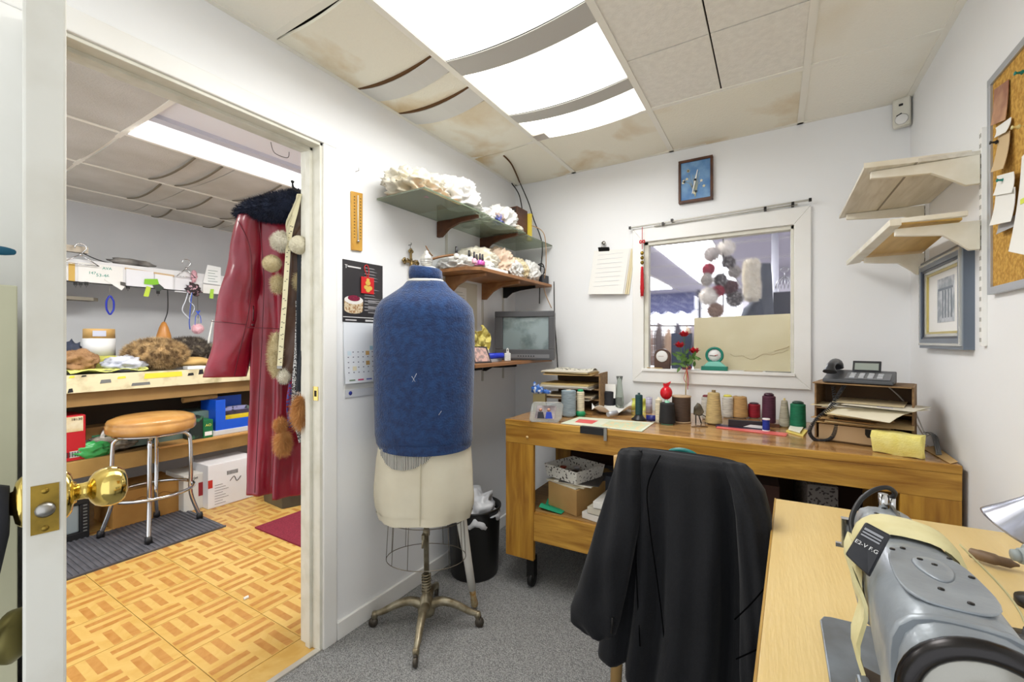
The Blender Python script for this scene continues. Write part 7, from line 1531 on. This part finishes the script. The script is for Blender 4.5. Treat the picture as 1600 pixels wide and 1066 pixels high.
# small tv on floor
tv2=thing('old_monitor','small old grey television on the floor beneath the cutting bench','television',(-3.85,.93,0))
b=nb(); y0_=PX(90,800,-3.72).y; y1_=PX(140,800,-3.72).y; z1=PX(110,783,-3.72).z
for q in ((y0_,y1_,.0,.05),(y0_,y1_,z1-.04,z1),(y0_,y0_+.03,.05,z1-.04),(y1_-.045,y1_,.05,z1-.04)): box(b,-3.75,-3.72,q[0],q[1],q[2]+.001,q[3])
obj('bezel',b,BLACK,tv2,bev=.003)
obj('housing',bx(-4.02,-3.751,y0_+.01,y1_-.01,.001,z1-.005),BLACK,tv2)
obj('screen',bx(-3.748,-3.728,y0_+.03,y1_-.045,.05,z1-.04),M('screen2',(146,156,158),.15),tv2,bev=.01)
b=nb()
for k in range(9): box(b,-3.719,-3.715,y1_-.03,y1_-.012,.05+k*.02,.058+k*.02)
obj('speaker_slots',b,M('slotg',(110,110,106),.6),tv2,kind='stuff')
# ======================= SHOP BEHIND THE WINDOW =============================
SWALL=M('shop_wall',(178,174,182),.8)
struct('wall_shop_right',bx(1.9,2.0,YB+.1,10.4,0,2.6),SWALL,'grey right wall of the shop','wall')
struct('wall_shop_left',bx(-4.3,-4.2,YB+.1,10.4,0,2.6),SWALL,'left wall of the shop','wall')
struct('floor_shop',bx(-4.3,2.0,YB+.1,10.5,-.05,0),M('shop_floor',(150,146,140),.7),'plain shop floor','floor')
# far shopfront wall with large window
b=nb(); zf0,zf1=.9,2.25; box(b,-4.2,1.9,10.4,10.5,0,zf0); box(b,-4.2,1.9,10.4,10.5,zf1,2.6); box(b,-4.2,-3.9,10.4,10.5,zf0,zf1); box(b,-.45,1.9,10.4,10.5,zf0,zf1)
struct('wall_shop_front',b,SWALL,'shopfront wall with the bright street window','wall')
w2=thing('window_2','bright street window with thin white grille at the far end of the shop','window',(-2.5,10.4,.7),kind='structure')
SKYM=M('daylight',(255,255,255),.5,emit=1.6)
obj('daylight_pane',bx(-3.9,-.45,10.46,10.47,zf0,zf1),SKYM,w2)
GR=M('grille_grey',(120,120,128),.5)
for k in range(27):
    x=-3.85+k*.126; obj('grille_bar',bx(x,x+.012,10.42,10.43,zf0,zf1),GR,w2)
for k in range(5): obj('grille_rail',bx(-3.9,-.45,10.43,10.44,zf0+.1+k*.24,zf0+.112+k*.24),GR,w2)
obj('mullion',bx(-2.62,-2.54,10.40,10.44,zf0,zf1),M('mull',(90,90,110),.5),w2)
# valance
vb=nb(); VAL=M('valance_blue',(104,110,156),.9,col2=(150,156,190),scale=14,lo=.5,hi=.62,detail=6)
pr=[(-4.0,2.33)]; 
x=-4.0
while x<-1.5:
    for t in range(1,9): pr.append((x+.28*t/8,1.93-.08*math.sin(PI*t/8)))
    x+=.28
pr.append((x,2.33)); prism(vb,[(px_,10.2+.02*math.sin(px_*22),z) for px_,z in pr],(0,.02,0)); one('valance',vb,VAL,'blue patterned scalloped valance over the street window','valance')
b=nb(); box(b,-1.42,-1.34,10.05,10.15,0,2.35); one('shop_post',b,M('post_navy',(70,72,90),.6),'dark post at the end of the valance','post')
# ceiling of shop
cs=thing('ceiling_shop','pale grid ceiling of the shop with bright panels','ceiling',(-1,6,2.36),kind='structure')
SCT=M('shop_tile',(214,210,226),.9)
obj('ceiling_board',bx(-4.2,1.9,YB+.1,10.4,2.37,2.42),SCT,cs)
b=nb()
for i in range(11): box(b,-4.2+i*.6,-4.185+i*.6,YB+.1,10.4,2.362,2.37)
for i in range(7): box(b,-4.2,1.9,3.1+i*1.2,3.115+i*1.2,2.362,2.37)
obj('grid_bar',b,GRID,cs)
LIT2=M('shop_lit',(252,253,255),.5,emit=8)
for k,(x0,x1,y0,y1) in enumerate(((-1.2,-.6,3.4,4.55),(-1.2,-.6,4.65,5.8),(-1.2,-.6,5.9,7.05),(-1.2,-.6,7.15,8.9),(.9,1.5,3.6,4.75),(.9,1.5,5.6,6.75),(-2.4,-1.85,7.8,9.4),(-2.9,-2.3,4.0,5.2))):
    t=thing('ceiling_light_shop',['nearest bright ceiling panel in the shop','second bright ceiling panel in the shop row','third bright ceiling panel in the shop row','farthest bright ceiling panel of the main row','right-hand bright panel of the shop','distant right-hand bright panel of the shop','left bright panel of the shop','far left bright panel of the shop'][k],'ceiling light',((x0+x1)/2,(y0+y1)/2,2.35))
    obj('diffuser',bx(x0,x1,y0,y1,2.350,2.361),LIT2,t)
# cardboard sheet behind the glass
CBS=M('stained_card',(222,208,160),.85,col2=(238,228,188),scale=3,lo=.35,hi=.65,detail=6)
kb2=thing('stained_board','water-stained beige cardboard sheet leaning behind the interior window','board',(-.16,2.76,1.09))
zs2=1.085
b=nb(); P_=[(-.41,2.752,zs2),(.15,2.752,zs2),(.15,2.785,1.40),(-.41,2.785,1.388)]; prism(b,P_,(0,.006,0)); obj('sheet',b,CBS,kb2)
rnd=random.Random(4)
def bp(px,py): 
    p=PY(px,py,2.765); t=(p.z-zs2)/.31; return Vector((p.x,2.752+.033*t-.0012,p.z))
wpts=[(1141,553),(1148,557),(1160,556),(1166,559),(1176,562),(1186,557),(1194,553),(1205,555),(1214,552),(1222,551),(1232,547)]
b=nb(); tube(b,smooth_path([bp(x,y) for x,y in wpts],4),.0022,5,flat=.3); obj('water_stain_edge',b,M('stain_brown',(150,112,60),.9),kb2)
b=nb(); tube(b,smooth_path([bp(x,y) for x,y in ((1210,549),(1220,546),(1228,544),(1233,541))],4),.003,5,flat=.3); obj('water_stain_edge',b,M('stain_brown2',(166,126,60),.9),kb2)
obj2=struct('shop_ledge',bx(-1.0,.6,YB+.1,3.0,1.04,1.084),TRIM,'white ledge behind the interior window','ledge')
b=nb(); p=PY(1064,575,2.76); box(b,PY(1050,570,2.76).x,PY(1080,570,2.76).x,2.74,2.80,1.085,PY(1060,521,2.76).z); one('blue_box_file',b,M('box_file',(36,54,84),.6),'dark blue box file standing behind the roses','box file')
# pompoms hanging
FG=M('grey_fur',(214,206,198),.9,col2=(180,172,164),scale=18); FK=M('grey_dark_fur',(110,104,104),.9,col2=(200,194,190),scale=40,lo=.5,hi=.6); FR_=M('rose_fur',(186,60,84),.9); FWH=M('offwhite_fur',(240,234,224),.9)
k=0
for px,py,r,m_,l in ((1112,397,13,FG,'greyish fur pompom at the top left of the window cluster'),(1135,388,13,FWH,'white fur pompom at the top of the cluster'),(1138,410,9,FK,'dark speckled pompom below the top white one'),(1107,421,10,FR_,'deep pink pompom in the cluster'),(1147,425,9,FG,'grey pompom on the right of the cluster'),(1104,437,9,FG,'grey pompom under the pink one'),(1125,437,10,FK,'dark grey pompom in the middle of the cluster'),(1140,448,12,M('mauve_fur',(120,86,90),.9),'mauve pompom on the right side of the cluster'),(1122,455,7,FR_,'small pink pompom low in the cluster'),(1108,463,15,FWH,'large off-white pompom at the lower left'),(1148,467,13,FK,'dark grey pompom at the lower right'),(1118,485,12,M('tan_fur2',(170,140,122),.9),'tan fur pompom at the bottom of the cluster')):
    k+=1; pom(px,py,r,3.55+.03*(k%3),m_,l,L=.03,n=1500,wd=.0016,jit=.6,seed=k,group='fur pompoms hanging in the shop')
b=nb(); tube(b,[PD(1130,372,3.6),PD(1130,480,3.6)],.006,6); tube(b,[PD(1130,372,3.6),Vector((PD(1130,372,3.6).x,PD(1130,372,3.6).y,2.37))],.004,6); one('pompom_string',b,BLACK,'dark string through the pompom cluster','string')
b=nb(); tube(b,smooth_path([PD(1176,408,3.75),PD(1173,425,3.75),PD(1175,448,3.75),PD(1174,468,3.75)]),[.03]+[.055]*17+[.03],12); fur(b,7000,.03,.0014,droop=.3,jit=.6,seed=6)
one('fur_stole',b,M('cream_long_fur',(244,238,224),.9,col2=(230,222,204),scale=14),'long cream fur stole hanging beside the slate coat','fur')
# dark coats, post, cage etc
b=nb(); loft(b,[[PD(x,y,3.9)+Fv*f for x,f in ((x0,0),(x1,0),(x1,.12),(x0,.12))] for y,x0,x1 in ((411,1187,1204),(430,1184,1206),(470,1182,1208),(500,1180,1210),(744,1178,1212))]); one('grey_coat',b,M('grey_coat',(72,76,84),.8),'dark slate coat hanging behind the cream fur stole','coat')
b=nb(); loft(b,[[PD(x,y,3.7)+Fv*f for x,f in ((x0,0),(x1,0),(x1,.12),(x0,.12))] for y,x0,x1 in ((472,1184,1190),(480,1174,1192),(500,1166,1194),(755,1164,1196))]); one('dark_garment',b,M('dark_garment',(50,56,66),.8),'small dark garment below the cream fur stole','garment')
b=nb(); tube(b,[Vector((*PD(1211,533,4.2).xy,0)),Vector((*PD(1211,533,4.2).xy,2.37))],.03,12); one('white_pole',b,M('pole_white',(214,214,220),.4),'white metal pole in the shop right of the slate coat','pole')
b=nb(); p=PD(1232,533,4.0); box(b,p.x-.12,p.x+.25,p.y-.1,p.y+.3,0,PD(1232,457,4.0).z); one('dark_cabinet',b,M('dark_cabinet',(58,60,70),.7),'dark cabinet at the right side of the shop','cabinet')
b=nb(); c=PD(1226,450,3.8)
for t in range(8): a_=PI*t/8; tube(b,[c+Vector((.07*math.cos(a_)*math.cos(s),.07*math.sin(a_)*math.cos(s),.10*math.sin(s))) for s in [PI*i/10 for i in range(11)]],.0025,5)
tube(b,[c+Vector((0,0,.10)),c+Vector((0,0,.14))],.003,5); tube(b,[c+Vector((.03*math.cos(t),0,.16+.02*math.sin(t))) for t in [2*PI*i/12 for i in range(12)]],.003,5,closed=True); one('wire_dome',b,CHROME,'silver wire dome ornament on the dark cabinet','ornament')
b=nb(); c=PD(1222,497,3.4); lathe(b,[(.17,-.02),(.15,.03),(.09,.07),(0,.085)],(c.x,c.y,1.36),28,(0,0,1)); lathe(b,[(.03,-.3),(.03,-.02)],(c.x,c.y,1.36),10); box(b,c.x-.04,c.x+.04,c.y-.04,c.y+.04,0,1.07); one('white_hat',b,M('white_hat',(206,206,206),.7),'pale domed hat on a stand behind the cardboard sheet','hat')
# rack of furs under the street window
for i in range(7):
    px=1014+i*15; c=PD(px,533+3*(i%2),5.3); b=nb(); blob(b,(c.x,c.y,1.12+.05*(i%2)),(.055,.055,.30),.12,3,3,seed=i); fur(b,900,.03,.003,jit=.7,droop=.3,seed=i)
    m_=[M('rk0',(150,116,96),.9),M('rk1',(90,76,74),.9),M('rk2',(176,146,120),.9),M('rk3',(70,64,76),.9),M('rk4',(196,172,140),.9)][i%5]
    one('fur_coat',b,m_,['reddish-brown fur at the left end of the far rack','dark brown fur second on the far rack','light tan fur third on the far rack','plum-grey fur on the far rack','pale beige fur on the far rack','brown fur behind the blue box file','dark fur behind the blue box file','tan fur near the cardboard sheet edge','dark grey fur hidden beside the cardboard sheet'][i],'fur coat',group='furs on the far rack')
b=nb(); a=PD(1008,533,5.3); c=PD(1120,533,5.3); tube(b,[Vector((a.x,a.y,1.44)),Vector((c.x,c.y,1.44))],.012,8)
for p in (a,c): tube(b,[Vector((p.x,p.y,0)),Vector((p.x,p.y,1.44))],.014,8)
one('garment_rack',b,STEEL,'steel rack carrying furs in the shop','rack')
b=nb(); loft(b,[[PD(x,y,4.9)+Fv*f for x,f in ((x0,0),(x1,0),(x1,.5),(x0,.5))] for y,x0,x1 in ((505,1112,1165),(515,1100,1175),(560,1098,1180))]); 
one('clothes_bundle',b,M('clothes_dark',(96,92,108),.8,col2=(150,140,140),scale=3),'dark heap of clothes behind the pompoms','clothes')
# grey partition
b=nb(); a=PD(1160,533,7.0); c=PD(1260,533,6.0); prism(b,[(a.x,a.y,0),(c.x,c.y,0),(c.x,c.y+.1,0),(a.x,a.y+.1,0)],(0,0,2.08)); struct('wall_shop_partition',b,SWALL,'grey partition in the shop right of the pompoms','wall')
